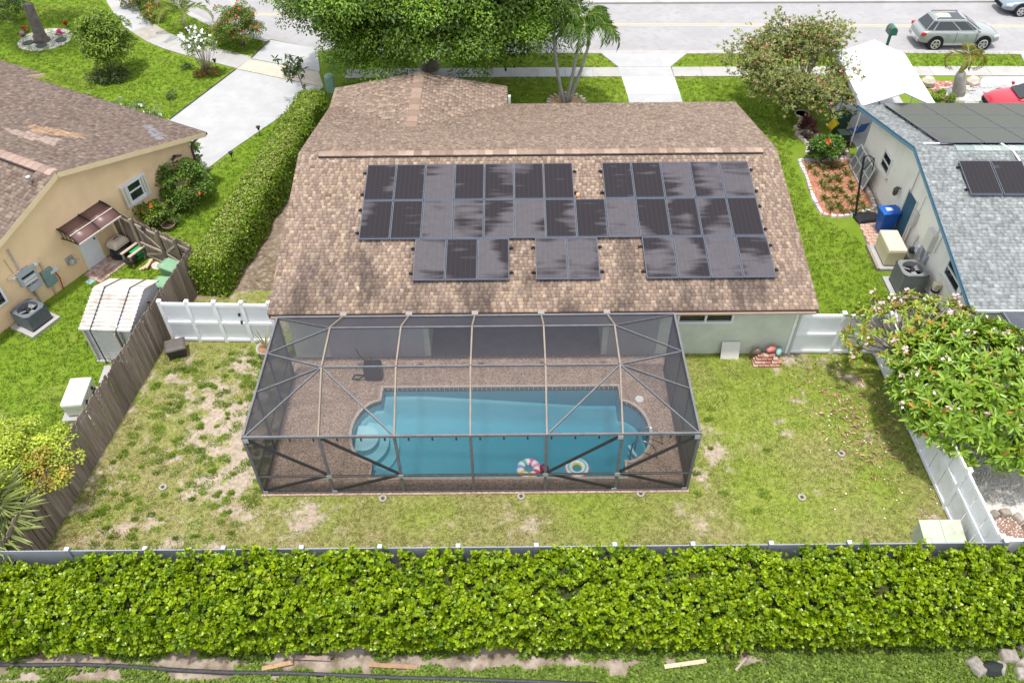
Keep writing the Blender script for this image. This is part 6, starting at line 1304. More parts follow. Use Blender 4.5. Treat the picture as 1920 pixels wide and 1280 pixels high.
for j, (az, rise) in enumerate(((0, .9), (.8, 1.1), (1.7, 1.2), (2.6, 1.0), (3.3, .8), (4.2, 1.1), (5.2, 1.0), (.4, 1.35), (2.1, 1.4))): frond(sp_, (-.15, 0, .95), az, 2.2, rise, 1.5, .5, m_leaf, 28, (.15, .22, .02), (.24, .30, .04), vee=.5)
# fan palm in the near left corner
def fan_leaf(parent, base, az, el, plen, rad, c1, c2, nseg=34):
    d = Vector((math.cos(az)*math.cos(el), math.sin(az)*math.cos(el), math.sin(el))); hub = Vector(base)+d*plen; mb = MB(); mb.tube([base, Vector(base)+d*plen*.5+Vector((0, 0, .05)), hub], [.022, .018, .014], 5)
    st = mb.build('frond', M('frond_stem', (.22, .26, .06)), parent, True); sd = d.cross(Vector((0, 0, 1))).normalized(); up = sd.cross(d)
    th = np.linspace(-2.35, 2.35, nseg); D = np.array([d*math.cos(t)+sd*math.sin(t)+up*.18*math.cos(t*1.3) for t in th])+RNG.normal(size=(nseg, 3))*.05; L = rad*(.72+.28*np.cos(th*.55))*(1+.08*RNG.normal(size=nseg))
    leaves('fan_segments', np.tile(np.array(hub), (nseg, 1)), D, np.tile(np.array(up), (nseg, 1)), L, np.full(nseg, .055), shades(nseg, c1, c2, .12), m_leaf, st, fold=.35, droop=.22)
fp = thing('fan_palm', 'fan palm with split pale green leaves in the near left corner', 'palm tree', (-14.25, 12.0, 0)); limb('trunk', [(0, 0, 0), (0, 0, 1.3)], [.16, .13], m_bark, fp)
for az, el, pl in ((.15, .35, .75), (-.5, .2, .85), (.7, .6, .7), (1.3, .8, .75), (2.1, .6, .8), (3.0, .5, .8), (-1.1, .35, .9), (-1.7, .3, .9), (.4, 1.0, .6)): fan_leaf(fp, (0, 0, 1.3), az, el, pl, 1.15, (.26, .32, .10), (.40, .44, .18))
fp2 = thing('fan_palm', 'drooping fan palm at the left end of the front hedge', 'palm tree', (-13.3, 10.1, 0)); limb('trunk', [(0, 0, 0), (0, 0, .8)], [.12, .1], m_bark, fp2)
for az, el, pl in ((-.9, .5, .5), (.1, .5, .55), (-1.9, .35, .6), (-2.8, .4, .6), (1.2, .6, .45)): fan_leaf(fp2, (0, 0, .8), az, el, pl, .75, (.26, .30, .12), (.40, .40, .22))

# ---- shrubs and smaller trees
def bush(name, label, cat, loc, c, r, nb, rb, per, L, W, c1, c2, stems=6, hgt=None, mt=None, lum=.18, group=None, zmin=-.7, bvar=.15, sr=.03):
    t = thing(name, label, cat, loc, 0, group); C, rr = ell_blobs(nb, c, r, rb, zmin, .1, .45)
    for i in range(stems):
        q = C[RNG.integers(0, len(C))]; limb('stem', [(random.uniform(-.12, .12), random.uniform(-.12, .12), 0), (q[0]*.45, q[1]*.45, q[2]*.5), (q[0]*.9, q[1]*.9, q[2]*.95)], [sr, sr*.7, sr*.3], m_bark, t, 5)
    blob_crown('crown', t, C, rr, per, L, W, c1, c2, mt or m_leaf, lum, bvar); return t, C, rr
def shell_pts(C, rr, n, up=.1):
    i = RNG.integers(0, len(C), n); d = sph(n); d[:, 2] = np.abs(d[:, 2])*.8+up; d[:, 1] -= .35; return C[i]+unit(d)*(rr[i]*1.02)[:, None]
# red-flowered open tree by the neighbour's white canopy
ot = thing('flowering_tree', 'round open-crowned tree dotted with orange-red flowers beside the white canopy', 'tree', (14.0, 36.1, 0))
limb('trunk', [(0, 0, 0), (.05, 0, .5), (0, .1, .9)], [.16, .13, .12], m_bark, ot, 9); CC = []
for j in range(84):
    zz_ = -.25+1.2*((j*.618) % 1); aa_ = j*2.39996; rr_ = math.sqrt(max(0, 1-min(1, zz_)**2)); d = np.array([rr_*math.cos(aa_), rr_*math.sin(aa_), zz_]); e = np.array([-.3, -.05, 1.95])+d*np.array([2.95, 2.6, 1.85])*random.uniform(.6, 1.0); md = Vector((e[0]*.45, e[1]*.45, .9+(e[2]-.9)*.4))
    limb('branch', [(0, .05, .85), md*.5+Vector((0, 0, .45)), md, Vector(e)], [.06, .045, .032, .012], M('twig_pale', (.34, .28, .23), (.44, .38, .32), scale=4), ot, 5)
    for q in range(9):
        e2 = e+RNG.normal(size=3)*np.array([.5, .5, .32]); CC.append(e2)
        if q < 5: limb('twig', [md.lerp(Vector(e), .55), Vector(e).lerp(Vector(e2), .5), Vector(e2)], [.014, .010, .005], M('twig_pale', (.34, .28, .23)), ot, 4)
CC = np.array(CC); CC[:, 2] = np.maximum(CC[:, 2], .7); P, D, N, Lr = rosettes(np.repeat(CC, 7, 0)+RNG.normal(size=(len(CC)*7, 3))*.19, np.array([0, -.1, 1.])+.6*sph(len(CC)*7), 5, .6, .14, .25)
leaves('crown', P, D, N, Lr, Lr*.42, shades(len(P), (.15, .19, .04), (.285, .305, .09), .25), m_leaf, ot)
k = RNG.integers(0, len(CC), 400); flowers('flowers', ot, CC[k]+RNG.normal(size=(400, 3))*.17+np.array([0, -.05, .14]), .075, (.50, .15, .10), (.60, .30, .24))
# two frangipanis over the right fence
def plumeria(label, loc, c, r, nb, L, c1, c2, old, single, fl, cy=0, stemn=40):
    t = thing('frangipani_tree', label, 'tree', loc); d = sph(nb*3); d = d[d[:, 2] > -.30][:nb]; C = np.array(c)+d*np.array(r)*(1-.35*RNG.random((len(d), 1))**1.4); A = d*np.array([1, 1, .8])+np.array([0, 0, .75])+.25*sph(len(d))
    limb('trunk', [(0, 0, 0), (c[0]*.2, c[1]*.2, .6), (c[0]*.5, c[1]*.5, 1.1)], [.17, .15, .12], m_bark, t, 9)
    for i in range(min(stemn, len(C))):
        q = Vector(C[i]); b0_ = Vector((c[0]*.5, c[1]*.5, 1.05)); mid = b0_.lerp(q, .5)+Vector((0, 0, -.12)); limb('branch', [b0_, mid, q-Vector(A[i])*.02], [.06, .045, .022], M('frangipani_bark', (.22, .19, .17), (.32, .29, .26), scale=4), t, 6)
    P, D, N, Lr = rosettes(C, A, 11, .66, L, .22); n = len(P); cols = shades(n, c1, c2, .14); o = RNG.random(n) < old; cols[o] = shades(o.sum(), (.42, .24, .03), (.50, .20, .05), .15)
    leaves('foliage', P, D, N, Lr, Lr*.30, cols, m_leaf_gl, t, singles=single, fold=.16, droop=.22)
    k = RNG.permutation(len(C))[:fl]; PP = C[k]+A[k]*.16; PP = np.repeat(PP, 4, 0)+RNG.normal(size=(len(PP)*4, 3))*.06; flowers('flowers', t, PP, .06, (.80, .46, .50), (.85, .72, .70)); return t
plumeria('lush frangipani with broad dark green leaves and pink flowers beyond the right fence', (14.05, 16.05, 0), (.15, -.1, 1.8), (2.75, 2.85, 1.35), 1050, .27, (.12, .235, .013), (.26, .385, .032), .03, 200, 36)
plumeria('thin frangipani with yellowing leaves and bare grey branches over the white fence corner', (12.8, 18.35, 0), (.10, .0, 1.8), (2.35, 1.75, 1.0), 250, .21, (.18, .28, .02), (.32, .39, .05), .15, 100, 34, stemn=110)
# yellow-green shrub by the board fence
yb_, C, rr = bush('yellow_shrub', 'yellow-green leggy shrub leaning over the board fence by the white generator', 'shrub', (-14.2, 13.8, 0), (.1, .05, 1.55), (1.5, 1.3, .75), 100, (.22, .36), 150, .075, .05, (.25, .35, .02), (.43, .47, .05), 12)
C, rr = ell_blobs(24, (1.15, -.35, 1.65), (.65, .8, .5), (.12, .25), -.8, .2, .6); blob_crown('bronze_sprays', yb_, C, rr, 55, .075, .05, (.34, .27, .03), (.42, .30, .06), m_leaf)
for i in range(18): q = C[i]; limb('twig', [(.3, .1, 1.2), (q[0]*.6+.1, q[1]*.6, q[2]*.95), tuple(q)], [.014, .01, .004], m_bark, yb_, 4)
C, rr = ell_blobs(26, (-.95, 1.1, 1.8), (.7, .7, .6), (.12, .22), -.8, .2, .6); blob_crown('pale_sprays', yb_, C, rr, 50, .07, .045, (.24, .32, .05), (.38, .42, .12), m_leaf)
# tree in a round gravel bed, far left
tt = thing('yard_tree', 'tree with stout dark trunk standing in a round white gravel bed', 'tree', (-26.3, 44.4, 0)); tpv = atY(52, 8, 44.4)-Vector((-26.3, 44.4, 0)); limb('trunk', [(0, 0, 0), tpv*.12, tpv*.6, tpv], [.48, .34, .29, .26], M('bark_dark', (.10, .085, .075), (.19, .165, .15), scale=4, rough=.9, bump=.6, bscale=8), tt, 12)
C, rr = ell_blobs(70, (-.2, .6, 4.9), (2.9, 2.6, 1.5), (.5, .8), -.95, .1); blob_crown('crown', tt, C, rr, 130, .14, .08, (.10, .17, .012), (.19, .26, .02), m_leaf)
bush('leafy_tree', 'small bushy tree with lime new leaves alone on the left lawn', 'tree', (-20.85, 40.4, 0), (.1, 0, 1.75), (1.15, 1.05, 1.3), 60, (.28, .5), 110, .19, .06, (.09, .165, .012), (.21, .30, .025), 6)
bush('mulched_underplanting', 'low dark ground shrub at the foot of the lime-leaved small tree', 'shrub', (-20.9, 40.0, 0), (.1, -.3, .25), (.95, .6, .3), 24, (.15, .28), 70, .12, .05, (.05, .085, .02), (.10, .14, .03), 4)
ws = thing('white_flowered_shrub', 'vase-shaped shrub with bare stems topped by white flowers near the driveway', 'shrub', (-15.95, 40.3, 0)); CC = []
for j in range(26):
    a = 2*PI*j/26*3.1; r = .25+.55*random.random(); e = Vector((r*math.cos(a), r*math.sin(a), random.uniform(1.2, 2.0))); limb('stem', [(e.x*.15, e.y*.15, 0), (e.x*.55, e.y*.55, e.z*.55), e], [.018, .014, .008], M('twig_pale', (.34, .28, .23)), ws, 4); CC.append(e)
CC = np.array(CC); blob_crown('crown', ws, CC, .22, 70, .10, .045, (.10, .18, .02), (.19, .26, .03), m_leaf); flowers('flowers', ws, CC[RNG.integers(0, 26, 75)]+RNG.normal(size=(75, 3))*.14+np.array([0, -.05, .16]), .10, (.80, .80, .84), (.86, .86, .86))
ix, C, rr = bush('ixora_bush', 'big round bush studded with orange-red blooms beside the driveway apron', 'shrub', (-14.85, 43.6, 0), (0, 0, 1.15), (1.22, 1.1, 1.0), 85, (.26, .38), 130, .085, .045, (.07, .145, .012), (.15, .23, .02), 5); flowers('flowers', ix, shell_pts(C, rr, 190), .075, (.62, .10, .04), (.70, .20, .08))
sx, C, rr = bush('flowering_shrub', 'red-flowered shrub at the top edge of the photo beside the lamp post', 'shrub', (-22.1, 48.9, 0), (0, 0, .6), (1.1, .8, .6), 40, (.2, .32), 90, .08, .045, (.05, .11, .012), (.11, .17, .02), 3); flowers('flowers', sx, shell_pts(C, rr, 90), .08, (.60, .05, .04), (.66, .12, .06))
sx, C, rr = bush('flowering_shrub', 'low yellow-red shrub in red mulch below the lamp post', 'shrub', (-20.8, 47.1, 0), (0, 0, .4), (.75, .6, .42), 26, (.16, .26), 80, .08, .04, (.07, .13, .012), (.14, .2, .02), 3); flowers('flowers', sx, shell_pts(C, rr, 50), .07, (.62, .12, .04), (.66, .4, .06))
bush('low_shrub', 'lime ground shrub between the young palm and the round orange bush', 'shrub', (-16.6, 44.0, 0), (0, 0, .45), (.85, .55, .45), 22, (.16, .28), 70, .10, .045, (.13, .20, .02), (.22, .28, .03), 3)
bush('lush_shrub', 'dark clipped shrubbery in the far left corner behind the lawn', 'shrub', (-29.6, 47.3, 0), (0, 0, .7), (1.6, .9, .8), 40, (.25, .4), 90, .1, .05, (.04, .085, .012), (.08, .14, .02), 3)
hb, C, rr = bush('hibiscus_shrub', 'large hibiscus with a few red blooms against the peach wall', 'shrub', (-13.75, 28.7, 0), (0, 0, 1.05), (.95, 1.1, .95), 50, (.22, .42), 110, .11, .07, (.06, .13, .012), (.14, .23, .02), 8); flowers('flowers', hb, shell_pts(C, rr, 9), .12, (.68, .09, .05), (.7, .2, .1))
hb, C, rr = bush('hibiscus_shrub', 'small hibiscus with large orange blooms between the gate and the shuttered window', 'shrub', (-14.55, 27.0, 0), (0, 0, .65), (.5, .55, .5), 18, (.16, .26), 80, .10, .06, (.08, .15, .012), (.16, .24, .02), 5); flowers('flowers', hb, shell_pts(C, rr, 7), .13, (.75, .22, .03), (.78, .32, .06))
hb, C, rr = bush('hibiscus_shrub', 'round dark hibiscus with one orange bloom in the stone-edged bed', 'shrub', (14.0, 31.35, 0), (0, 0, .68), (.56, .55, .50), 36, (.22, .34), 110, .13, .075, (.045, .115, .010), (.11, .20, .015), 5); flowers('flowers', hb, [(-.25, -.55, 1.35), (-.2, -.5, 1.33)], .15, (.7, .12, .03), (.72, .2, .05))
for lab, q, s_ in (('dark burgundy ti plant behind the round hibiscus', (13.75, 33.3, 0), 1.0), ('dark red ti plant right of the round hibiscus', (14.95, 31.8, 0), .7)):
    t = thing('ti_plant', lab, 'plant', q); CC = np.array([(random.uniform(-.3, .3)*s_, random.uniform(-.3, .3)*s_, random.uniform(.3, .8)*s_) for _ in range(9)]); [limb('stem', [(0, 0, 0), tuple(c)], .015, m_bark, t, 4) for c in CC]
    P, D, N, Lr = rosettes(CC, np.array([0, 0, 1.])+.3*sph(9), 12, .5, .42*s_, .25); leaves('foliage', P, D, N, Lr, Lr*.17, shades(len(P), (.07, .02, .03), (.15, .05, .05), .2), m_leaf, t)
sg = thing('sapling', 'thin young tree with long drooping dark leaves at the end of the boxy hedge', 'tree', (-10.07, 37.1, 0)); limb('trunk', [(0, 0, 0), (-.1, 0, .9), (-.25, 0, 1.7), (-.4, .1, 2.5)], [.035, .03, .022, .01], m_bark, sg, 6)
CC = np.array([(-.35, 0, 1.9)])+RNG.normal(size=(36, 3))*np.array([.38, .3, .42]); P, D, N, Lr = rosettes(CC, sph(36)*.5+np.array([0, 0, -.3]), 7, .45, .30, .3); leaves('foliage', P, D+np.array([0, 0, -.4]), N, Lr, Lr*.22, shades(len(P), (.04, .08, .02), (.09, .14, .03), .2), m_leaf, sg)
for i in range(8): limb('branch', [(-.2, 0, 1.3+.1*i), tuple(CC[i])], [.012, .006], m_bark, sg, 4)
for i, (q, lab) in enumerate((((-18.6, 36.0, 0), 'leggy white-flowered plant at the middle of the mauve roof edge'), ((-20.7, 36.5, 0), 'white-flowered clump by the step in the mauve roof edge'), ((-17.1, 35.1, 0), 'small white rose-like plant near the driveway end of the mauve roof'))):
    b_, C, rr = bush('border_plant', lab, 'plant', q, (0, 0, .45), (.85 if i < 2 else .4, .4, .35), 16, (.13, .22), 60, .10, .035, (.10, .17, .04), (.2, .27, .09), 4); flowers('flowers', b_, shell_pts(C, rr, 7), .12, (.82, .80, .78), (.86, .85, .83))
for q, lab in ((tuple(G(322, 182)), 'small dark tuft in the worn patch of the left lawn'), (tuple(G(352, 130)), 'small dry tuft left of the white-flowered vase shrub')):
    bush('grass_tuft', lab, 'plant', (q[0], q[1], 0), (0, 0, .12), (.3, .25, .14), 8, (.08, .14), 50, .09, .025, (.05, .10, .015), (.10, .15, .03), 2)
bush('flower_clump', 'yellow and red bedding plants round the foot of the white-flowered shrub', 'plant', (-15.9, 40.15, 0), (0, 0, .15), (.6, .35, .18), 16, (.08, .16), 50, .08, .035, (.16, .17, .02), (.30, .10, .04), 2)
# ================================================================= VEHICLES
def car(label, loc, rz, paint_m, L, W, H, kind, cat='car', name='parked_car'):
    """x forward; lofted body with real cabin, glass, wheels in arches, lamps"""
    t = thing(name, label, cat, loc, rz); hl = L/2; wb = L*.29; wr = .34 if kind == 'suv' else .32; sh = H*.60; gc = .24 if kind == 'suv' else .18
    # lower body: stations along x: (x, half width, z bottom, z shoulder, z centre of top)
    if kind == 'suv': st = [(-hl, .80, .42, .78, .80), (-hl+.06, .90, .36, .95, .97), (-hl+.35, .97, .30, 1.02, 1.03), (-.9, 1.0, .26, 1.03, 1.03), (.3, 1.0, .26, 1.0, 1.0), (.85, .99, .26, .99, 1.03), (1.3, .97, .27, .93, 1.00), (hl-.35, .92, .30, .84, .92), (hl-.06, .80, .36, .68, .74), (hl, .70, .42, .58, .60)]
    else: st = [(-hl, .76, .40, .80, .82), (-hl+.08, .88, .32, .98, 1.0), (-hl+.4, .96, .24, 1.0, 1.02), (-.9, 1.0, .20, .96, .97), (.3, 1.0, .20, .92, .92), (.9, .99, .20, .90, .95), (1.4, .96, .22, .82, .90), (hl-.4, .90, .24, .72, .80), (hl-.08, .74, .28, .58, .62), (hl, .62, .34, .5, .52)]
    rings = []
    for x, k, zb, zs, zc in st:
        w = W/2*k; rings.append([(x, -w*.9, zb), (x, -w, zb+.10), (x, -w*1.0, (zb+zs)/2), (x, -w*.97, zs-.06), (x, -w*.88, zs), (x, -w*.45, zc), (x, w*.45, zc), (x, w*.88, zs), (x, w*.97, zs-.06), (x, w, (zb+zs)/2), (x, w, zb+.10), (x, w*.9, zb)])
    mb = MB(); mb.loft(rings); body = mb.build('body', paint_m, t, True, sub=1)
    # cabin: base ring and roof ring
    if kind == 'suv': bx0, bx1, rx0, rx1 = -hl+.22, 1.02, -hl+.62, .12
    else: bx0, bx1, rx0, rx1 = -hl+.55, 1.05, -hl+1.25, .05
    zb_, zr_ = (1.0, H-.05) if kind == 'suv' else (.94, H-.04); wb_, wr_ = W/2*.88, W/2*.66
    base = [(bx0, wb_*.9), (bx0+.35, wb_), (0, wb_), (bx1-.3, wb_*.97), (bx1, wb_*.80)]; top = [(rx0, wr_*.9), (rx0+.25, wr_), ((rx0+rx1)/2, wr_*1.02), (rx1-.15, wr_), (rx1, wr_*.88)]
    def loop(a): return [(x, -w) for x, w in a]+[(x, w) for x, w in a[::-1]]
    lb, lt = loop(base), loop(top); mb = MB()
    mb.loft([[(x, y, zb_-.03) for x, y in lb], [(x, y, zr_) for x, y in lt], [(x*.97+(rx0+rx1)/2*.03, y*.86, zr_+.045) for x, y in lt]]); cab = mb.build('cabin', paint_m, t, True)
    for p in cab.data.polygons: p.use_smooth = len(p.vertices) > 6
    gl = M('car_glass', (.012, .015, .018), rough=.05, spec=.8)
    def pane(nm, a, b, c, d, off=.012, mt=gl, par=cab):
        P = [Vector(q) for q in (a, b, c, d)]; nn = (P[1]-P[0]).cross(P[3]-P[0]).normalized(); ctr = sum(P, Vector())/4
        if nn.dot(ctr-Vector((-.3, 0, zb_))) < 0: nn = -nn
        mb = MB(); vs = [p+nn*off for p in P]+[p-nn*.01 for p in P]; mb.add(vs, [(0, 1, 2, 3), (7, 6, 5, 4)]+[(i, 4+i, 4+(i+1) % 4, (i+1) % 4) for i in range(4)]); return mb.build(nm, mt, par)
    def mixp(i, s_, v): b0_, t0 = base[i], top[i]; return Vector((b0_[0]+(t0[0]-b0_[0])*v, s_*(b0_[1]+(t0[1]-b0_[1])*v), zb_-.03+(zr_-zb_+.03)*v))
    for s_ in (-1, 1):
        for i, (u0, u1) in enumerate((( .12, .95), (.05, .95), (.05, .96))):
            j = (0, 1, 2)[i] if True else 0; jj = j+1
            A = [mixp(jj-1+ (1 if i > 0 else 1)-1+0, s_, .14), mixp(jj, s_, .14), mixp(jj, s_, .88), mixp(jj-1, s_, .88)]
            pane('side_window', A[0].lerp(A[1], u0), A[0].lerp(A[1], u1), A[3].lerp(A[2], u1), A[3].lerp(A[2], u0))
        A = [mixp(3, s_, .14), mixp(4, s_, .14), mixp(4, s_, .86), mixp(3, s_, .86)]; pane('quarter_window', A[0].lerp(A[1], .06), A[0].lerp(A[1], .55), A[3].lerp(A[2], .4), A[3].lerp(A[2], .06))
    w_, r_ = base[4], top[4]; pane('windscreen', (w_[0]-.02, -w_[1]*.92, zb_+.03), (w_[0]-.02, w_[1]*.92, zb_+.03), (r_[0]+.06, r_[1]*.92, zr_-.03), (r_[0]+.06, -r_[1]*.92, zr_-.03), .016)
    w_, r_ = base[0], top[0]; pane('rear_window', (w_[0]+.04, -w_[1]*.9, zb_+.06), (w_[0]+.04, w_[1]*.9, zb_+.06), (r_[0]-.03, r_[1]*.92, zr_-.06), (r_[0]-.03, -r_[1]*.92, zr_-.06), .016)
    tyre = M('tyre_rubber', (.02, .02, .021), rough=.85); rim = M('alloy_rim', (.52, .52, .54), rough=.3, metal=.7); arch = M('arch_black', (.012, .012, .013), rough=.9)
    for x in (-wb, wb):
        for s_ in (-1, 1):
            yy = s_*(W/2-.10); mb = MB(); mb.tube([(x, s_*(W/2-.32), wr+.04), (x, s_*(W/2+.006), wr+.04)], wr+.075, 24); mb.build('wheel_arch', arch, body)
            mb = MB(); mb.tube([(x, yy-.105, wr), (x, yy-.09, wr), (x, yy+.11, wr), (x, yy+.125, wr)], [wr-.05, wr, wr, wr-.05], 24); wh = mb.build('wheel', tyre, t)
            mb = MB(); mb.tube([(x, yy+s_*.10, wr), (x, yy+s_*.132, wr)], wr*.66, 20); mb.build('hub_well', arch, wh)
            mb = MB(); yo = yy+s_*.137
            for k in range(5):
                a = 2*PI*k/5+.3; mb.beam((x+.03*math.cos(a), yo, wr+.03*math.sin(a)), (x+wr*.62*math.cos(a), yo, wr+wr*.62*math.sin(a)), .085, .02, (0, 1, 0))
            ring = [[(x+(wr*.66+o)*math.cos(2*PI*q/20), yo+s_*d_, wr+(wr*.66+o)*math.sin(2*PI*q/20)) for q in range(20)] for o, d_ in ((-.03, 0), (0, .004), (.03, -.01))]; mb.loft(ring, False); mb.tube([(x, yo-.01, wr), (x, yo+s_*.012, wr)], .06, 12); mb.build('rim', rim, wh)
    red = M('tail_lamp', (.45, .015, .02), rough=.2, spec=.6); clear = M('head_lamp', (.55, .56, .58), rough=.1, spec=.8)
    for s_ in (-1, 1):
        mb = MB(); zt = .86 if kind == 'suv' else .78; mb.box((-hl+.16, s_*W*.445, zt), (.26, .13, .17)); mb.build('tail_light', red, t, bevel=.03)
        mb = MB(); mb.box((hl-.30, s_*W*.40, .70 if kind == 'suv' else .60), (.34, .17, .14), s_*-.25); mb.build('headlight', clear, t, bevel=.04)
        mb = MB(); mb.box((.80, s_*(W/2+.05), zb_+.06), (.12, .16, .13)); mb.build('wing_mirror', paint_m, t, bevel=.03)
        for x in (-.75, .25): mb = MB(); mb.box((x, s_*(W/2+.002), zb_-.14), (.18, .03, .035)); mb.build('door_handle', paint_m, t)
        mb = MB(); mb.beam((-wb+.42, s_*(W/2+.004), .33), (wb-.42, s_*(W/2+.004), .33), .03, .09); mb.build('sill_trim', M('trim_silver', (.45, .46, .45), rough=.4, metal=.4), t)
        for x in (-.30, .80): mb = MB(); mb.beam((x, s_*(W/2*1.003), .36), (x, s_*(W/2*.985), zb_-.02), .008, .012, (1, 0, 0)); mb.build('door_seam', arch, t)
        if kind == 'suv':
            mb = MB(); mb.tube([(rx0+.1, s_*wr_*.86, zr_+.02), (rx0+.2, s_*wr_*.86, zr_+.09), (rx1-.25, s_*wr_*.86, zr_+.085), (rx1-.12, s_*wr_*.86, zr_+.01)], .026, 6); mb.build('roof_rail', M('rail_grey', (.10, .10, .11), rough=.4), t)
    mb = MB(); mb.box((-hl+.02, 0, .48), (.10, W*.78, .20)); mb.build('bumper', paint_m, t, bevel=.04); mb = MB(); mb.box((-hl-.035, 0, .50), (.012, .46, .14)); mb.build('number_plate', M('plate_white', (.7, .7, .7)), t)
    mb = MB(); mb.box((hl-.03, 0, .46), (.06, W*.5, .22)); mb.build('grille', arch, t, bevel=.03)
    mb = MB(); zc = zr_+.047
    if kind == 'suv':
        mb.b2((rx1-.75, -wr_*.55, zc), (rx1-.2, wr_*.55, zc+.006)); mb.build('sunroof', gl, t)
        mb = MB(); mb.prism([(rx0+.25, -wr_*.5), (rx0+.9, -wr_*.42), (rx0+1.0, wr_*.3), (rx0+.5, wr_*.5), (rx0+.2, wr_*.2)], zc-.001, zc+.003); mb.build('rust_patch', M('worn_clearcoat', (.50, .36, .24), (.6, .56, .48), scale=9, rough=.8), t)
    return t
def carpaint(n, c): 
    mt = M(n, c, rough=.32, spec=.6, metal=.25); mt.node_tree.nodes['Principled BSDF'].inputs['Coat Weight'].default_value = .6; return mt
car('silver-green estate car with roof rails parked along the near kerb', (24.35, 43.05, 0), R(-1), carpaint('paint_silver_green', (.27, .30, .285)), 4.4, 1.72, 1.58, 'suv')
car('silver-blue saloon car at the far right of the road facing left', (31.0, 47.25, 0), R(179), carpaint('paint_silver_blue', (.20, .25, .29)), 4.8, 1.84, 1.46, 'sedan')
car('red car on the right driveway partly hidden by the grey roof', (25.2, 35.55, 0), R(176), carpaint('paint_red', (.42, .012, .03)), 4.5, 1.8, 1.45, 'sedan')

# ================================================================= STREET SIDE
cn = thing('fabric_canopy', 'white fabric gable canopy on poles between the flowering tree and the grey roof', 'canopy', (17.2, 34.7, 0), R(-4))
m_fab = M('canopy_fabric', (.78, .79, .82), (.72, .73, .76), scale=1.0, rough=.7, spec=.2, bump=.15, bscale=2.5)
hw, l0, l1 = 1.62, -2.6, 2.55; mb = MB(); rings = []
for y in np.linspace(l0, l1, 11):
    sg_ = .05*math.sin((y-l0)/(l1-l0)*PI*4)**2; rings.append([(-hw, y, 2.0), (-hw, y, 2.24), (-hw*.5, y, 2.56-sg_), (0, y, 2.9-sg_*.5), (hw*.5, y, 2.56-sg_), (hw, y, 2.24), (hw, y, 2.0)])
mb.loft(rings, False, False); mb.build('cover', m_fab, cn)
m_pole = M('pole_white', (.6, .62, .64), rough=.4)
for y in (l0+.05, 0, l1-.05):
    for x in (-hw+.05, hw-.05): mb = MB(); mb.tube([(x, y, 0), (x, y, 2.22)], .028, 8); mb.build('pole', m_pole, cn)
    mb = MB(); mb.tube([(-hw+.05, y, 2.2), (0, y, 2.85), (hw-.05, y, 2.2)], .025, 6); mb.tube([(-hw+.05, y, 2.2), (hw-.05, y, 2.2)], .022, 6); mb.build('truss', m_pole, cn)
mb = MB(); mx_ = thing('mailbox', 'green post-mounted mailbox with a red flag at the kerb', 'mailbox', (20.42, 42.15, 0)); m_mg = M('mailbox_green', (.02, .10, .075), (.03, .13, .10), scale=5, rough=.4)
mb.box((0, 0, .5), (.12, .12, 1.0)); mb.build('post', m_mg, mx_)
mb = MB(); mb.loft([[(x*.2, y, 1.0+z) for x, z in ((-1, 0), (1, 0), (1, .22), (.8, .34), (.4, .41), (-.4, .41), (-.8, .34), (-1, .22))] for y in (-.30, .30)]); mb.build('box', m_mg, mx_); mb = MB(); mb.box((-.215, -.12, 1.3), (.02, .12, .14)); mb.build('flag', M('flag_red', (.5, .04, .03)), mx_)
lp = thing('lamp_post', 'grey post rising from the red mulch at the top edge of the photo', 'lamp post', (-20.55, 47.7, 0)); mb = MB(); mb.tube([(0, 0, 0), (-.1, .05, 5.2)], [.13, .09], 10); mb.build('post', M('post_galv', (.38, .39, .41), rough=.5), lp); mb = MB(); mb.box((-.1, -.3, 5.25), (.25, .8, .12)); mb.build('lamp_head', M('post_galv', (.38, .39, .41)), lp)
ub = thing('utility_box', 'pale green metal utility box at the corner of the front wing roof', 'utility box', (-9.06, 38.2, 0)); mb = MB(); mb.box((0, 0, .4), (.42, .42, .8)); mb.build('cabinet', M('utility_green', (.22, .38, .28), (.27, .43, .33), scale=4, rough=.5), ub, bevel=.03); mb = MB(); mb.lathe([(.24, .79), (.24, .86), (.17, .93), (.02, .95)], 16); mb.build('cap', M('utility_green', (.2, .4, .3)), ub)
for i, (px, py) in enumerate(((488, 255), (437, 303), (406, 128))):
    lab = ('solar path light on the grass strip nearest the boxy hedge middle', 'solar path light on the grass strip nearest the peach house corner', 'solar path light at the foot of the white-flowered shrub')[i]
    q = G(px, py); t = thing('path_light', lab, 'path light', q, 0, 'solar path lights'); mb = MB(); mb.tube([(0, 0, 0), (0, 0, .38)], .014, 6); mb.build('stake', m_blk, t); mb = MB(); mb.lathe([(.05, .34), (.07, .44), (.11, .47), (.10, .50), (.02, .52)], 12); mb.build('lamp_head', m_blk, t)

# ---- beds and gravel
m_stone = ATT('edging_stone', rough=.9, noise=.3, nscale=12)
def stones_along(parent, pts, step, size, pal, org=(0, 0, 0), name='edging_stone', z=.05):
    pts = [Vector(p[:2]) for p in pts]
    for a, b in zip(pts, pts[1:]):
        n = max(1, round((b-a).length/step)); ang = math.atan2((b-a).y, (b-a).x)
        for i in range(n):
            p = a.lerp(b, (i+.5)/n)-Vector(org[:2]); mb = MB(); mb.box((p.x, p.y, z), (step*.92*random.uniform(.8, 1.05), size*random.uniform(.85, 1.2), .11*random.uniform(.8, 1.2)), ang+random.uniform(-.15, .15), .85); paint(mb.build(name, m_stone, parent), tuple(c*random.uniform(.8, 1.1) for c in random.choice(pal)))
m_mulch = M('red_mulch', (.27, .095, .055), (.42, .19, .12), scale=9, rough=.95, spec=.1, bump=.9, bscale=22, c3=(.48, .33, .22), s3=14, world=True, dist=.04)
PW_ = [(.60, .57, .53), (.52, .50, .46), (.66, .63, .58), (.50, .42, .36)]
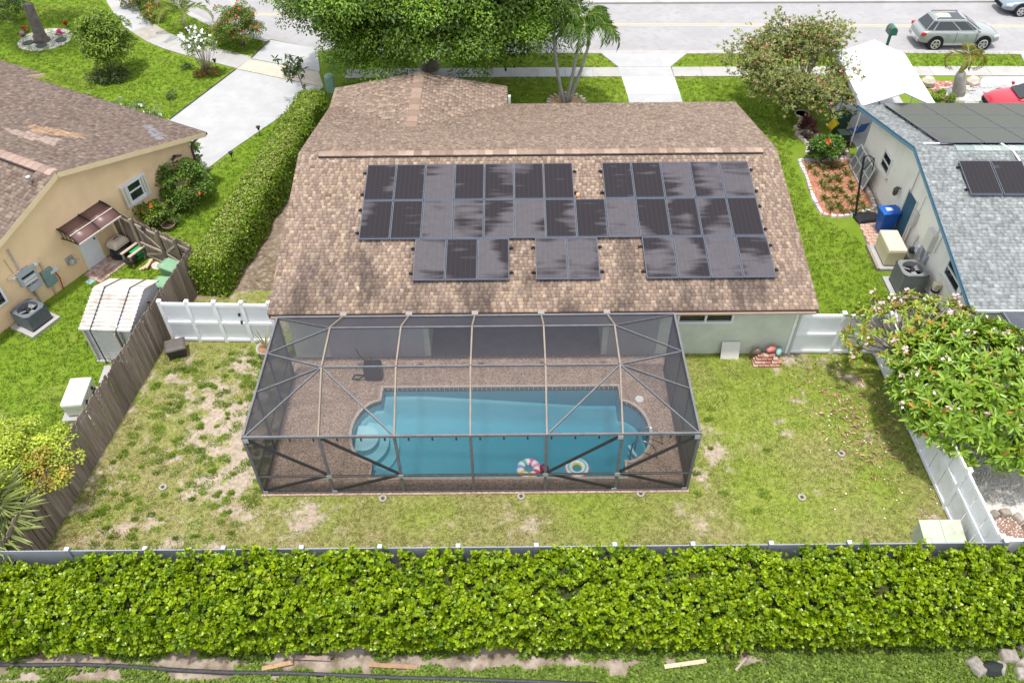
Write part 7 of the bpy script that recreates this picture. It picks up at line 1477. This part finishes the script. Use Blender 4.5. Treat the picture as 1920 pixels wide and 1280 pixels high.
BED = [tuple(G(*q)[:2]) for q in ((1497, 302), (1510, 330), (1524, 372), (1540, 403), (1570, 408), (1604, 404), (1640, 392), (1634, 372), (1612, 330), (1592, 300), (1560, 302))]
bed = struct(sheet('mulch_bed', BED, [], .02, m_mulch)); stones_along(bed, BED+[BED[0]], .26, .15, PW_)
BED2 = [tuple(G(*q)[:2]) for q in ((1492, 252), (1508, 246), (1535, 258), (1570, 262), (1592, 296), (1548, 298), (1512, 290), (1516, 272))]
bed2 = struct(sheet('mulch_bed', BED2, [], .018, M('dark_mulch', (.10, .05, .04), (.18, .10, .075), scale=9, rough=.95, bump=.8, bscale=20, world=True))); stones_along(bed2, BED2+[BED2[0]], .27, .17, PW_)
# bromeliads in the bed: individual spiky plants
brom = None; k = 0
br_lab = 'small spiky green bromeliad planted in the stone-edged red mulch bed'
for px, py in [(1522+dx+row*6.5+random.uniform(-5, 5), 318+row*13.5+random.uniform(-4, 4)) for row in range(7) for dx in (0, 19, 38, 57, 76) if (dx+row*6.5 < 62+row*9)]:
    q = G(px, py); lq = in_poly(np.array([q.x]), np.array([q.y]), BED)[0]
    if not lq: continue
    sc = random.uniform(.75, 1.2)
    if brom is None:
        brom = thing('bromeliad', br_lab, 'plant', q, 0, 'bromeliads in the red mulch bed')
        P, D, N, Lr = rosettes(np.array([[0, 0, .03]]), np.array([[0, 0, 1.]]), 16, .55, .34, .2); leaves('foliage', P, D, N, Lr, Lr*.13, shades(16, (.10, .16, .03), (.24, .27, .08), .2), m_leaf, brom, fold=.3, droop=.2)
        P, D, N, Lr = rosettes(np.array([[0, 0, .04]]), np.array([[0, 0, 1.]]), 6, .2, .26, .1); leaves('heart_leaves', P, D, N, Lr, Lr*.12, shades(6, (.28, .16, .06), (.34, .24, .06), .2), m_leaf, brom, fold=.3)
    else: dup(brom, q, random.uniform(0, 6.28), scale=sc)
# strip of paving between bed and wall, brick pad by the blue door
m_br = M('paver_red', (.42, .24, .18), (.52, .34, .26), scale=6, rough=.9, c3=(.5, .42, .36), s3=10)
pav = struct(sheet('paver_pad', [(14.05, 25.0), (15.30, 25.0), (15.25, 27.0), (14.25, 27.1)], [], .010, M('joint_dirt', (.2, .14, .11))))
for i in range(6):
    for j in range(10):
        x, y = 14.15+i*.205+(j % 2)*.05, 25.05+j*.2
        if x < 15.15: mb = MB(); mb.box((x+.1, y+.1, .022), (.19, .185, .03)); mb.build('paver', m_br, pav)
kb = struct(sheet('edging_path', [(14.98, 27.1), (15.28, 27.1), (15.0, 32.2), (14.55, 33.6), (14.3, 33.5), (14.72, 31.8)], [], .012, M('path_stone_grey', (.42, .37, .33), (.54, .48, .43), scale=5, rough=.9, world=True)))
stones_along(kb, [(14.35, 23.3), (13.95, 22.1), (13.75, 21.0), (13.9, 20.2)], .24, .12, PW_)
# gravel yard with fire ring, right
m_grav = M('white_gravel', (.50, .47, .42), (.72, .70, .66), scale=22, rough=.95, spec=.1, bump=1.0, bscale=30, c3=(.50, .46, .41), s3=2, world=True, dist=.04, detail=2)
gv = struct(sheet('gravel_yard', [(12.52, 11.0), (24, 11.0), (24, 17.0), (12.52, 17.6)], [], .012, m_grav))
n = 9000; x = RNG.uniform(12.6, 17.5, n); y = RNG.uniform(11.05, 17.0, n); s_ = RNG.uniform(.018, .045, n); V = []; d6 = np.array([[1, 0, 0], [-1, 0, 0], [0, 1, 0], [0, -1, 0], [0, 0, 1], [0, 0, -1.]])
V = (np.stack([x, y, np.full(n, .02)], 1)[:, None]+d6[None]*s_[:, None, None]*(RNG.random((n, 6, 1))*.6+.6)).reshape(-1, 3); f8 = np.array([[0, 2, 4], [2, 1, 4], [1, 3, 4], [3, 0, 4]]); F = (f8[None]+np.arange(n)[:, None, None]*6).reshape(-1, 3)
stuff(npmesh('gravel', V, F, ATT('pebble', rough=.9), None, np.repeat(shades(n, (.55, .50, .44), (.80, .78, .74), .12), 6, 0)))
fr_ = thing('fire_ring', 'ring of big dark stones with ash inside on the white gravel', 'fire pit', (13.98, 12.35, 0)); mb = MB(); mb.lathe([(.42, 0), (.42, .03), (.02, .04)], 20); mb.build('ash', M('ash_brown', (.20, .11, .08), (.30, .2, .16), scale=8, rough=.95, bump=.8, bscale=15), fr_)
for i in range(9):
    a = 2*PI*i/9; mb = MB(); mb.box((.52*math.cos(a), .52*math.sin(a), .10), (.26, .33, .2), a+random.uniform(-.2, .2), .8); paint(mb.build('stone', m_stone, fr_, bevel=.05), random.choice([(.30, .26, .22), (.24, .21, .18), (.36, .31, .27)]))
# mulch and gravel round the bottle palm
RB = [tuple(G(*q)[:2]) for q in ((1728, 152), (1905, 153), (1925, 168), (1925, 190), (1770, 192))]; rb_ = struct(sheet('front_mulch_bed', RB, [], .016, M('red_lava_mulch', (.24, .075, .06), (.40, .17, .14), scale=7, rough=.95, bump=.8, bscale=14, c3=(.6, .5, .42), s3=6, world=True)))
WGp = [tuple(G(*q)[:2]) for q in ((1762, 170), (1790, 164), (1850, 166), (1900, 160), (1915, 164), (1880, 172), (1840, 192), (1780, 190))]; mb = MB(); mb.prism(WGp, .0, .022); mb.build('white_gravel_bed', m_grav, rb_); stones_along(rb_, WGp+[WGp[0]], .35, .16, [(.62, .60, .57), (.68, .66, .62)])
for i, q in enumerate(((1738, 160), (1822, 160))):
    p = G(*q); mb = MB(); mb.lathe([(.05, 0), (.34, .05), (.36, .25), (.2, .42), (.02, .46)], 9); o = mb.build('boulder', M('boulder_tan', (.42, .36, .29), (.52, .47, .4), scale=4, rough=.95, bump=.8, bscale=6), None, False); o.location = p; tag(o, ('tan boulder at the canopy edge of the red mulch', 'grey-tan boulder in the red mulch behind the bottle palm')[i], 'boulder')
hr = thing('heron_figure', 'slender pale garden bird figure standing on gravel beside the bottle palm', 'garden figure', tuple(G(1822, 172))); mb = MB(); mb.tube([(0, 0, 0), (0, 0, .35)], .02, 6); mb.build('leg', M('figure_pale', (.6, .55, .45)), hr); mb = MB(); mb.tube([(-.2, 0, .33), (-.05, 0, .42), (.10, 0, .45), (.17, 0, .62), (.14, 0, .78), (.28, 0, .80)], [.02, .10, .07, .03, .035, .008], 8); mb.build('body', M('figure_pale', (.6, .55, .45)), hr, True)
bush('border_plant', 'lime clump at the near corner of the red mulch by the canopy', 'plant', tuple(G(1768, 188)), (0, 0, .2), (.5, .35, .22), 12, (.1, .18), 60, .12, .05, (.14, .24, .02), (.24, .34, .03), 2)
# round gravel bed and stepping discs under the far-left tree
cb_ = struct(MB().lathe([(1.46, 0), (1.46, .02), (.02, .03)], 40, (-26.2, 44.6, 0)).build('round_gravel_bed', m_grav))
for i, (dx, dy) in enumerate(((-.75, -.5), (.15, -.85), (.95, -.15), (-.55, .35))):
    mb = MB(); mb.lathe([(.30, .02), (.30, .055), (.02, .06)], 18); o = mb.build('stepping_disc', M('disc_dark', (.05, .06, .065), (.08, .09, .09), scale=6, rough=.8)); o.location = (-26.2+dx, 44.6+dy, .01); tag(o, ('dark disc left of the stout tree in the round gravel bed', 'dark disc nearest the viewer in the round gravel bed', 'dark disc right of the stout tree in the round gravel bed', 'dark disc behind left of the stout trunk in the round gravel')[i], 'stepping disc')
for i, (dx, dy, c) in enumerate(((-.1, -.45, (.55, .07, .03)), (.75, .35, (.60, .08, .25)), (-1.25, .15, (.55, .25, .4)), (.6, 1.6, (.55, .05, .04)), (-1.5, .95, (.5, .05, .05)))):
    t = thing('potted_bloom', ('orange-red bromeliad bloom at the foot of the stout tree', 'pink bloom right of the stout tree in the gravel bed', 'pale pink bloom at the left rim of the round gravel bed', 'red bloom on the lawn behind the round gravel bed', 'red bloom on the lawn left of the round gravel bed')[i], 'flower', (-26.2+dx, 44.6+dy, .02)); P, D, N, Lr = rosettes(np.array([[0, 0, .05]]), np.array([[0, 0, 1.]]), 12, .5, .32, .2); leaves('foliage', P, D, N, Lr, Lr*.16, shades(12, (.06, .12, .03), (.1, .16, .04), .2), m_leaf, t); flowers('bloom', t, np.array([[0, 0, .3], [.05, 0, .22], [-.05, .03, .2]]), .16, c, c)

# ================================================================= SIDE YARD RIGHT
bb = thing('bird_bath', 'pale stone bird bath on a pedestal under the red-flowered tree', 'bird bath', (13.68, 34.25, 0)); m_bbs = M('cast_stone', (.52, .45, .37), (.60, .53, .45), scale=6, rough=.9)
mb = MB(); mb.lathe([(.24, 0), (.24, .05), (.17, .10), (.11, .2), (.09, .45), (.13, .62)], 16); mb.build('pedestal', m_bbs, bb, True); mb = MB(); mb.lathe([(.12, .62), (.30, .70), (.36, .78), (.33, .79), (.25, .72), (.02, .70)], 20, caps=False); mb.build('bowl', m_bbs, bb, True); mb = MB(); mb.lathe([(.29, .745), (.01, .745)], 20); mb.build('water', M('dark_water', (.06, .04, .035), rough=.1), bb)
sgn = thing('yard_sign', 'yellow diamond yard sign on a stake beside the black tub', 'sign', (14.82, 33.25, 0), R(14)); mb = MB(); mb.box((0, .012, .35), (.04, .02, .9)); mb.build('stake', M('stake_grey', (.4, .4, .38)), sgn)
mb = MB(); r = .34; mb.add([(0, 0, .75-r), (r, 0, .75), (0, 0, .75+r), (-r, 0, .75), (0, -.012, .75-r), (r, -.012, .75), (0, -.012, .75+r), (-r, -.012, .75)], [(0, 1, 2, 3), (7, 6, 5, 4), (0, 4, 5, 1), (1, 5, 6, 2), (2, 6, 7, 3), (3, 7, 4, 0)]); pl = mb.build('sign_plate', M('sign_yellow', (.68, .50, .01), rough=.5), sgn)
mb = MB(); r = .29; q_ = .265; 
for a_, b_ in (((0, -r), (r, 0)), ((r, 0), (0, r)), ((0, r), (-r, 0)), ((-r, 0), (0, -r))): mb.beam((a_[0], -.015, .75+a_[1]), (b_[0], -.015, .75+b_[1]), .012, .004, (0, 1, 0))
mb.build('border_line', M('sign_black', (.05, .045, .01)), pl)
ch = thing('patio_chair', 'blue webbed folding chair in the shade beside the pale house porch', 'chair', (16.0, 33.3, 0), R(200)); m_cb = M('chair_blue', (.02, .08, .30), (.03, .11, .36), scale=30, rough=.6); m_cf = M('chair_tube', (.5, .52, .55), rough=.3, metal=.6)
mb = MB(); mb.box((0, 0, .42), (.5, .48, .03)); mb.build('seat', m_cb, ch); mb = MB(); mb.beam((0, .26, .45), (0, .42, .95), .5, .02, (0, 1, 0)); mb.build('backrest', m_cb, ch)
for s_ in (-.27, .27):
    mb = MB(); mb.tube([(s_, -.28, 0), (s_, .22, .43), (s_, .44, 1.0)], .016, 6); mb.build('frame', m_cf, ch); mb = MB(); mb.tube([(s_, .30, 0), (s_, -.24, .45), (s_, -.26, .62), (s_, .24, .62)], .016, 6); mb.build('leg', m_cf, ch)
tr_ = thing('window_frames', 'old multi-pane window frames leaning against the foot of the pale wall', 'window frames', (15.06, 30.0, 0), R(-91)); m_tf = M('frame_grey_white', (.55, .56, .54), rough=.6)
for x0, x1 in ((-.95, 1.0),):
    for z0, z1 in ((.06, .10), (1.05, 1.1), (.56, .60)): mb = MB(); mb.b2((x0, -.03+z0*.22, z0), (x1, .02+z0*.22, z1)); mb.build('rail', m_tf, tr_)
    for i in range(5): mb = MB(); x = x0+(x1-x0)*i/4; mb.beam((x, 0, .06), (x, .22, 1.08), .05, .04, (0, 1, 0)); mb.build('mullion', m_tf, tr_)
mb = MB(); mb.add([(-.95, .02, .08), (1.0, .02, .08), (1.0, .225, 1.07), (-.95, .225, 1.07)], [(0, 1, 2, 3)]); mb.build('pane', M('dusty_glass', (.22, .25, .24), rough=.15, spec=.5), tr_)
hp = thing('basketball_stand', 'black basketball stand with leaning pole and base beside the blue bin', 'basketball stand', (14.62, 27.02, 0), R(10)); mb = MB(); mb.tube([(-.45, .15, .10), (-.62, .35, 1.6), (-.72, .5, 2.75)], .045, 8); mb.build('pole', m_blk, hp); mb = MB(); mb.tube([(-.72, .5, 2.75), (-.55, .42, 2.8), (-.35, .35, 2.65), (-.3, .3, 2.2)], .022, 6); mb.tube([(-.66, .42, 2.1), (-.40, .3, 2.75)], .02, 6); mb.build('rim_bracket', m_blk, hp)
mb = MB(); mb.loft([[(-.52*k, -.32*k, z), (.2*k, -.34*k, z), (.5*k, -.2*k, z), (.5*k, .2*k, z), (.2*k, .34*k, z), (-.52*k, .32*k, z)] for z, k in ((0, .95), (.10, 1.0), (.18, .8), (.2, .5))]); mb.build('base', m_blk, hp, bevel=.02)
wt = thing('water_softener', 'white cylinder filter with beige head beside the tall air conditioner', 'water filter', (15.18, 21.75, 0)); mb = MB(); mb.lathe([(.13, 0), (.14, .05), (.14, .72), (.10, .82)], 16); mb.build('tank', M('tank_white', (.62, .62, .62), rough=.4), wt, True); mb = MB(); mb.lathe([(.142, .70), (.145, .78)], 16); mb.build('collar', m_blk, wt); mb = MB(); mb.box((0, 0, .95), (.26, .22, .22)); mb.build('valve_head', M('valve_beige', (.62, .55, .40)), wt, bevel=.03); mb = MB(); mb.tube([(.1, 0, .9), (.26, -.05, .88), (.3, -.1, .4), (.2, -.25, .3)], .02, 6); mb.build('pipe', M('conduit_grey', (.42, .4, .4)), wt)
bt_ = thing('brine_barrel', 'low white barrel with dark lid and a stone on top by the filter', 'barrel', (14.72, 21.35, 0)); mb = MB(); mb.lathe([(.22, 0), (.24, .3), (.24, .55)], 18); mb.build('drum', M('tank_white', (.62, .62, .62)), bt_, True); mb = MB(); mb.lathe([(.26, .54), (.26, .60), (.02, .63)], 18); mb.build('lid', m_blk, bt_)
o = MB().box((0, 0, .05), (.2, .16, .1), .3, .8).build('paver_stone', M('paver_cream', (.62, .56, .45)), None, bevel=.02); o.location = (14.72, 21.35, .63); tag(o, 'cream stone resting on the dark barrel lid', 'stone')
for i, q in enumerate(((15.15, 20.3, 0), (15.1, 19.8, 0))):
    mb = MB(); mb.lathe([(.16, 0), (.2, .3), (.21, .32), (.17, .31), (.15, .26), (.01, .26)], 14, caps=False); o = mb.build('flower_pot', M(('pot_teal', 'pot_black')[i], ((.02, .14, .15), (.02, .02, .022))[i], rough=.4)); o.location = q; tag(o, ('teal pot under the rear corner of the grey roof', 'black pot under the rear corner of the grey roof')[i], 'pot')

# ================================================================= LEFT YARD CLUTTER
u62 = R(62); LW_ = lambda x, y, z=0: lh.matrix_basis @ Vector((x, y, z))
mt_ = thing('brick_step', 'worn red brick step in front of the white door', 'step', LW_(.15, -.55), u62); bm_ = M('step_brick', (.34, .17, .14), (.50, .38, .33), scale=5, rough=.95, c3=(.55, .46, .40), s3=7)
for i in range(6):
    for j in range(4): mb = MB(); mb.box((-.68+i*.27+(j % 2)*.03, -.38+j*.23, .02), (.255, .215, .05+random.uniform(-.006, .006))); mb.build('brick', bm_, mt_)
o = MB().box((0, 0, .012), (.50, .30, .03), u62).build('valve_lid', M('lid_teal', (.20, .36, .34), (.26, .42, .4), scale=5)); o.location = LW_(-.65, -.62); tag(o, 'flat teal utility lid in the grass near the brick step', 'lid')
o = MB().lathe([(.26, 0), (.26, .04), (.02, .045)], 16).build('stepping_stone', M('step_tan', (.55, .46, .38), (.6, .52, .45), scale=7)); o.location = tuple(G(297, 498)); tag(o, 'round tan stepping stone near the green bins', 'stepping stone')
kn = thing('pet_kennel', 'beige domed pet carrier top sitting on black bags by the door', 'pet carrier', LW_(.98, -.50, .52), u62); mb = MB(); mb.loft([[(x*k, y*k, z) for x, y in ((-.36, -.26), (.36, -.26), (.36, .26), (-.36, .26))] for z, k in ((0, 1.0), (.14, .98), (.26, .82), (.30, .7))]); mb.build('shell', M('kennel_beige', (.55, .46, .36), (.62, .53, .43), scale=4, rough=.5), kn, bevel=.04); mb = MB(); mb.tube([(-.1, 0, .29), (-.08, 0, .35), (.08, 0, .35), (.1, 0, .29)], .018, 6); mb.build('handle', M('dark_metal', (.06, .06, .06)), kn)
mb = MB(); mb.loft([[(.46*k*math.cos(a)*(1+.12*math.sin(3*a+z*5)), .40*k*math.sin(a)*(1+.1*math.sin(4*a+1)), z) for a in np.linspace(0, 2*PI, 17)[:-1]] for z, k in ((0, .9), (.2, 1.08), (.4, .98), (.50, .7))]); o = mb.build('rubbish_bag', M('bag_black', (.015, .015, .018), rough=.25, bump=.8, bscale=9), None, True); o.matrix_world = Matrix.Translation(LW_(1.0, -.55)) @ Matrix.Rotation(u62, 4, 'Z'); tag(o, 'shiny black bag heap under the beige pet carrier', 'bag')
wc = thing('potting_bench', 'small raw timber bench frame piled with green and dark plastic', 'bench', LW_(1.02, -1.30), u62)
for x in (-.42, .42):
    for y in (-.2, .2): mb = MB(); mb.box((x, y, .28), (.06, .06, .56)); mb.build('leg', m_wood_l, wc)
mb = MB(); mb.box((0, -.2, .56), (.95, .12, .04)); mb.box((0, .2, .56), (.95, .12, .04)); mb.build('top_board', M('bench_wood', (.48, .36, .25), (.55, .43, .31), scale=4), wc)
for i, (x, y, z, c, nm, lab) in enumerate(((.05, 0, .15, (.02, .25, .10), 'plastic_tray', 'bright green plastic tray under the timber bench'), (.12, -.02, .33, (.03, .34, .14), 'plastic_tray', 'upper green plastic tray on the timber bench'), (-.3, -.05, .2, (.02, .02, .022), 'rubbish_bag', 'black plastic bundle at the left of the timber bench'))):
    mb = MB(); mb.loft([[(sx*k, sy*k, zz) for sx, sy in ((-.26, -.2), (.26, -.2), (.26, .2), (-.26, .2))] for zz, k in ((0, .8), (.12, 1.0), (.14, 1.04))]); o = mb.build(nm, M(f'{nm}_{("emerald", "green", "black")[i]}', c, rough=.35)); o.matrix_world = Matrix.Translation(LW_(1.02+x, -1.30+y, z)) @ Matrix.Rotation(u62+.1*i, 4, 'Z'); tag(o, lab, 'tray' if i < 2 else 'bag')
for i in range(3):
    o = MB().box((0, 0, .03), (.55, .12, .05), u62+.3*i-.2).build('timber_offcut', M('offcut_wood', (.50, .36, .24), (.58, .45, .32), scale=5)); o.location = LW_(.85+.05*i, -1.85-.05*i, .05*i); tag(o, ('lowest tan timber offcut before the bench', 'middle tan timber offcut before the bench', 'top tan timber offcut before the bench')[i], 'plank')
pp = thing('potted_plant', 'tall plant in a dark blue pot at the corner of the peach house', 'potted plant', tuple(G(372, 325))); mb = MB(); mb.lathe([(.17, 0), (.22, .42), (.24, .44), (.20, .43), (.19, .38), (.01, .38)], 16, caps=False); mb.build('pot', M('pot_blue', (.02, .025, .09), rough=.25), pp, True)
C, rr = ell_blobs(14, (0, 0, 1.05), (.3, .3, .55), (.12, .2), -1, .1); blob_crown('foliage', pp, C, rr, 45, .14, .06, (.10, .18, .03), (.18, .27, .05), m_leaf); limb('stem', [(0, 0, .38), (0, 0, 1.2)], [.02, .01], m_bark, pp, 5)
tp_ = thing('potted_plant', 'low plant in a terracotta bowl on the grass outside the wooden gate', 'potted plant', tuple(G(318, 428))); mb = MB(); mb.lathe([(.18, 0), (.28, .2), (.30, .22), (.26, .21), (.24, .17), (.01, .17)], 16, caps=False); mb.build('pot', M('pot_terracotta', (.40, .27, .20), rough=.8), tp_, True); mb = MB(); mb.lathe([(.24, .18), (.01, .19)], 14); mb.build('soil', M('soil_dark', (.07, .05, .04)), tp_)
bush('small_pot_shrub', 'little dark pot plant next to the terracotta bowl', 'plant', tuple(G(330, 420)), (0, 0, .3), (.25, .25, .25), 8, (.08, .14), 45, .08, .05, (.08, .14, .02), (.15, .22, .03), 2)
o = MB().box((0, 0, .05), (.8, .28, .08), R(95)).build('paver_slab', m_conc, None); o.location = tuple(G(200, 704)); tag(o, 'pale concrete slab lying by the fence behind the white generator', 'slab')

# ================================================================= BACK LAWN THINGS
bx_o = thing('plastic_box', 'small brown-black deck box with sloping lid near the white fence gate', 'box', (-11.55, 19.62, 0), R(20)); mb = MB(); mb.loft([[(-.32*k, -.27*k, z), (.32*k, -.27*k, z), (.32*k, .27*k, z), (-.32*k, .27*k, z)] for z, k in ((0, .85), (.40, 1))]); mb.build('body', M('box_brown_black', (.045, .038, .036), rough=.5), bx_o, bevel=.02); mb = MB(); mb.loft([[(-.35*k, -.30*k, z), (.35*k, -.30*k, z), (.35*k, .30*k, z), (-.35*k, .30*k, z)] for z, k in ((.40, 1), (.46, 1), (.52, .8))]); mb.build('lid', M('lid_brown', (.10, .085, .08), (.13, .11, .10), scale=4, rough=.5), bx_o, bevel=.02)
pl_ = thing('planter', 'pale round planter with reddish soil at the back corner of the cage', 'planter', (-8.42, 19.55, 0)); mb = MB(); mb.lathe([(.26, 0), (.33, .36), (.35, .38), (.31, .37), (.29, .31), (.01, .31)], 20, caps=False); mb.build('pot', M('pot_grey', (.42, .40, .38), rough=.7), pl_, True); mb = MB(); mb.lathe([(.29, .32), (.01, .34)], 16); mb.build('soil', M('soil_red', (.20, .09, .05), (.32, .2, .12), scale=9), pl_); P, D, N, Lr = rosettes(np.array([[0, 0, .35]]), np.array([[0, 0, 1.]]), 12, .4, .7, .2); leaves('foliage', P, D, N, Lr, Lr*.06, shades(12, (.30, .30, .12), (.4, .4, .2), .1), m_leaf, pl_)
lb_ = MB().beam((0, 0, 0), (0, .22, .62), .62, .02, (0, 1, 0)).build('leaning_board', M('board_cream', (.60, .58, .53), (.64, .62, .57), scale=3, rough=.7)); lb_.location = (7.42, 19.12, .01); tag(lb_, 'square cream board leaning against the green-grey rear wall', 'board')
pv_ = thing('paver_pile', 'pile of stacked reddish pavers and broken pots by the rear house wall', 'pile of pavers', (8.62, 18.98, 0)); cols_ = [(.34, .16, .12), (.40, .22, .17), (.29, .13, .10), (.44, .30, .24), (.36, .2, .12)]
for lay, nx_, ny_ in ((0, 5, 3), (1, 5, 2), (2, 4, 2), (3, 3, 1)):
    for i in range(nx_):
        for j in range(ny_): mb = MB(); mb.box((-.40+i*.19+.05*lay+random.uniform(-.015, .015), -.20+j*.17+lay*.07, .045+lay*.085), (.17, .15, .075), random.uniform(-.12, .12)); paint(mb.build('paver', m_stone, pv_), random.choice(cols_))
for i, (p, c, nm, lab) in enumerate((((8.30, 19.12, .26), (.12, .09, .07), 'broken_pot', 'dark brown pot lying on the left of the paver pile'), ((8.72, 19.12, .35), (.55, .18, .16), 'broken_pot', 'small coral pot on top of the paver pile'), ((9.02, 19.1, .24), (.22, .38, .38), 'broken_pot', 'teal glazed pot on the right of the paver pile'))):
    mb = MB(); mb.tube([(-.17, 0, .1), (.0, 0, .12), (.17, 0, .12)], [.06, .11, .12], 12); o = mb.build(nm, M(f'glaze_{("brown", "coral", "teal")[i]}', c, rough=.35), None, True); o.location = p; o.rotation_euler = (0, -.5 if i == 0 else .2, .6*i); tag(o, lab, 'pot')
tf = thing('transformer_box', 'faded green sloping-lid utility cabinet in the corner by the back fence', 'utility box', (11.70, 11.85, 0)); m_tf2 = M('utility_faded', (.40, .44, .34), (.46, .50, .40), scale=3, rough=.6, c3=(.35, .37, .28), s3=4); mb = MB(); mb.loft([[(x, -.36, 0), (x, .36, 0), (x, .36, .72), (x, -.36, .55)] for x in (-.56, .56)]); mb.build('cabinet', m_tf2, tf, bevel=.02)
for x0, x1 in ((-.57, -.005), (.005, .57)): mb = MB(); mb.loft([[(x, -.40, .545), (x, .38, .735), (x, .38, .765), (x, -.40, .575)] for x in (x0, x1)]); mb.build('lid', m_tf2, tf)
for i, q in enumerate(((306, 914), (718, 935), (977, 931), (1201, 926), (1503, 933), (1577, 851))):
    lab = ('sprinkler ring alone on the worn lawn left of the cage', 'sprinkler ring below the second bay of the cage front', 'sprinkler ring below the middle of the cage front', 'sprinkler ring below the right bays of the cage front', 'sprinkler ring in the right lawn level with the cage front', 'sprinkler ring in the right lawn near the fallen leaves')[i]
    t = thing('sprinkler_ring', lab, 'sprinkler', (*G(*q)[:2], .015), 0, 'concrete sprinkler rings in the back lawn'); mb = MB(); mb.torus(.09, .038, 18, 7, (0, 0, .02), fl=.7); mb.build('ring', M('sprinkler_concrete', (.36, .32, .28), (.30, .26, .23), scale=9, rough=.9), t, True); mb = MB(); mb.lathe([(.035, -.02), (.035, .03), (.01, .035)], 10); mb.build('nozzle', M('nozzle_dark', (.05, .05, .05)), t)
# fallen leaves under the frangipani and along the fences
n = 300; x = np.concatenate([RNG.normal(10.9, .75, n), RNG.uniform(-12.6, -10.5, 260)]); y = np.concatenate([RNG.normal(16.2, 1.45, n), RNG.uniform(11.3, 14.6, 260)]); k = (x < 12.3) & (y > 11.2); x, y = x[k], y[k]; n = len(x)
big = x > 0; P = np.stack([x, y, np.full(n, .05)], 1); D = sph(n); D[:, 2] *= .12; N = np.tile([0, 0, 1.], (n, 1))+.35*sph(n); Lr = np.where(big, RNG.uniform(.10, .20, n), RNG.uniform(.05, .09, n))
V, F = leaf_geo(P, D, N, Lr, Lr*.32, .3, .1); stuff(npmesh('fallen_leaves', V, F, ATT('dry_leaf', rough=.8), None, np.repeat(shades(n, (.26, .14, .075), (.40, .27, .17), .25), 6, 0)))
n = 60; P = np.stack([RNG.normal(11, .7, n), RNG.normal(16.3, 1.6, n), np.full(n, .05)], 1); D = sph(n); D[:, 2] *= .1; V, F = leaf_geo(P, D, np.tile([0, 0, 1.], (n, 1)), np.full(n, .05), np.full(n, .045)); stuff(npmesh('fallen_petals', V, F, ATT('dry_leaf', rough=.8), None, np.repeat(shades(n, (.75, .6, .6), (.8, .75, .72), .1), 6, 0)))
# on the patio
bg_ = thing('black_case', 'black wheeled case with looped hose standing on the covered patio', 'case', (-4.62, 18.40, DZ)); mb = MB(); mb.loft([[(-.30*k, -.2*k, z), (.30*k, -.2*k, z), (.30*k, .2*k, z), (-.30*k, .2*k, z)] for z, k in ((0, .95), (.3, 1), (.62, .97), (.68, .85))]); mb.build('shell', m_blk, bg_, bevel=.05); mb = MB(); mb.tube([(-.28, -.1, .2), (-.5, -.15, .06), (-.72, -.1, .03), (-.66, .08, .03), (-.42, .05, .05), (-.3, 0, .1)], .03, 7); mb.tube([(-.2, .1, .62), (-.45, .3, .75), (-.55, .45, .9)], .02, 6); mb.build('hose', m_blk, bg_)
o = MB().box((0, 0, .012), (.34, .05, .02), .3).build('coat_hook', M('hook_white', (.7, .7, .7))); o.location = (-6.2, 19.35, 1.75); tag(o, 'small white bracket on the patio wall at the left bay', 'hook')

# ================================================================= BEHIND THE HEDGE
tb_ = struct(MB().tube([(*G(px, py)[:2], .06) for px, py in ((-20, 1246), (60, 1248), (150, 1247), (230, 1250), (330, 1257), (430, 1262), (540, 1263), (640, 1267), (760, 1272), (880, 1275), (1000, 1279), (1120, 1284))], .055, 8).build('drain_hose', M('hose_black', (.03, .03, .035), (.06, .06, .065), scale=14, rough=.6), None, True))
tb_['kind'] = 'thing'; tag(tb_, 'long black drain hose lying along the sand behind the hedge', 'hose')
for i, (q, ln, a, c, lab) in enumerate((((522, 1250), .85, .22, (.44, .29, .16), 'orange-tan board lying askew on the sand at the hose'), ((588, 1236), 1.0, -.04, (.34, .25, .21), 'pinkish weathered board tucked under the hedge foot'), ((738, 1251), 1.35, -.05, (.36, .22, .14), 'reddish brown board with yellow lichen before the hedge'), ((1284, 1247), 1.2, .14, (.30, .22, .165), 'tan board end lying right of the hedge middle'), ((1390, 1245), .62, .75, (.36, .29, .22), 'grey weathered stick poking out from under the hedge'))):
    o = MB().box((0, 0, 0), (ln*.9, .105 if i < 4 else .06, .03)).build('plank', M(f'plank_{("orange", "pink", "lichen", "tan", "grey")[i]}', c, tuple(k_*.75 for k_ in c), scale=7, rough=.9)); o.location = (*G(*q)[:2], .10); o.rotation_euler = (.05, .03, a); tag(o, lab, 'plank')
rk = thing('rock_pile', 'pale broken rocks beside dark netting at the lower right corner', 'rocks', (12.35, 8.62, 0))
for i, (dx, dy, s_) in enumerate(((0, .1, .4), (.35, -.1, .35), (-.35, -.2, .3), (.1, -.35, .28), (-.9, -.15, .42), (.5, .3, .3))):
    mb = MB(); mb.box((dx, dy, .09), (s_*1.3, s_, .18), .5*i, .7); paint(mb.build('rock', m_stone, rk, bevel=.04), random.choice([(.27, .24, .21), (.31, .28, .25), (.24, .22, .19)]))
mb = MB(); mb.loft([[(.36*k*math.cos(a)*(1+.2*math.sin(3*a)), .22*k*math.sin(a), z) for a in np.linspace(0, 2*PI, 13)[:-1]] for z, k in ((0, 1), (.08, .95), (.2, .6), (.25, .2))]); o = mb.build('netting_heap', M('netting_black', (.02, .025, .022), rough=.8, bump=.8, bscale=20)); o.location = (11.8, 8.4, 0); tag(o, 'crumpled black netting heap left of the pale rocks', 'netting')
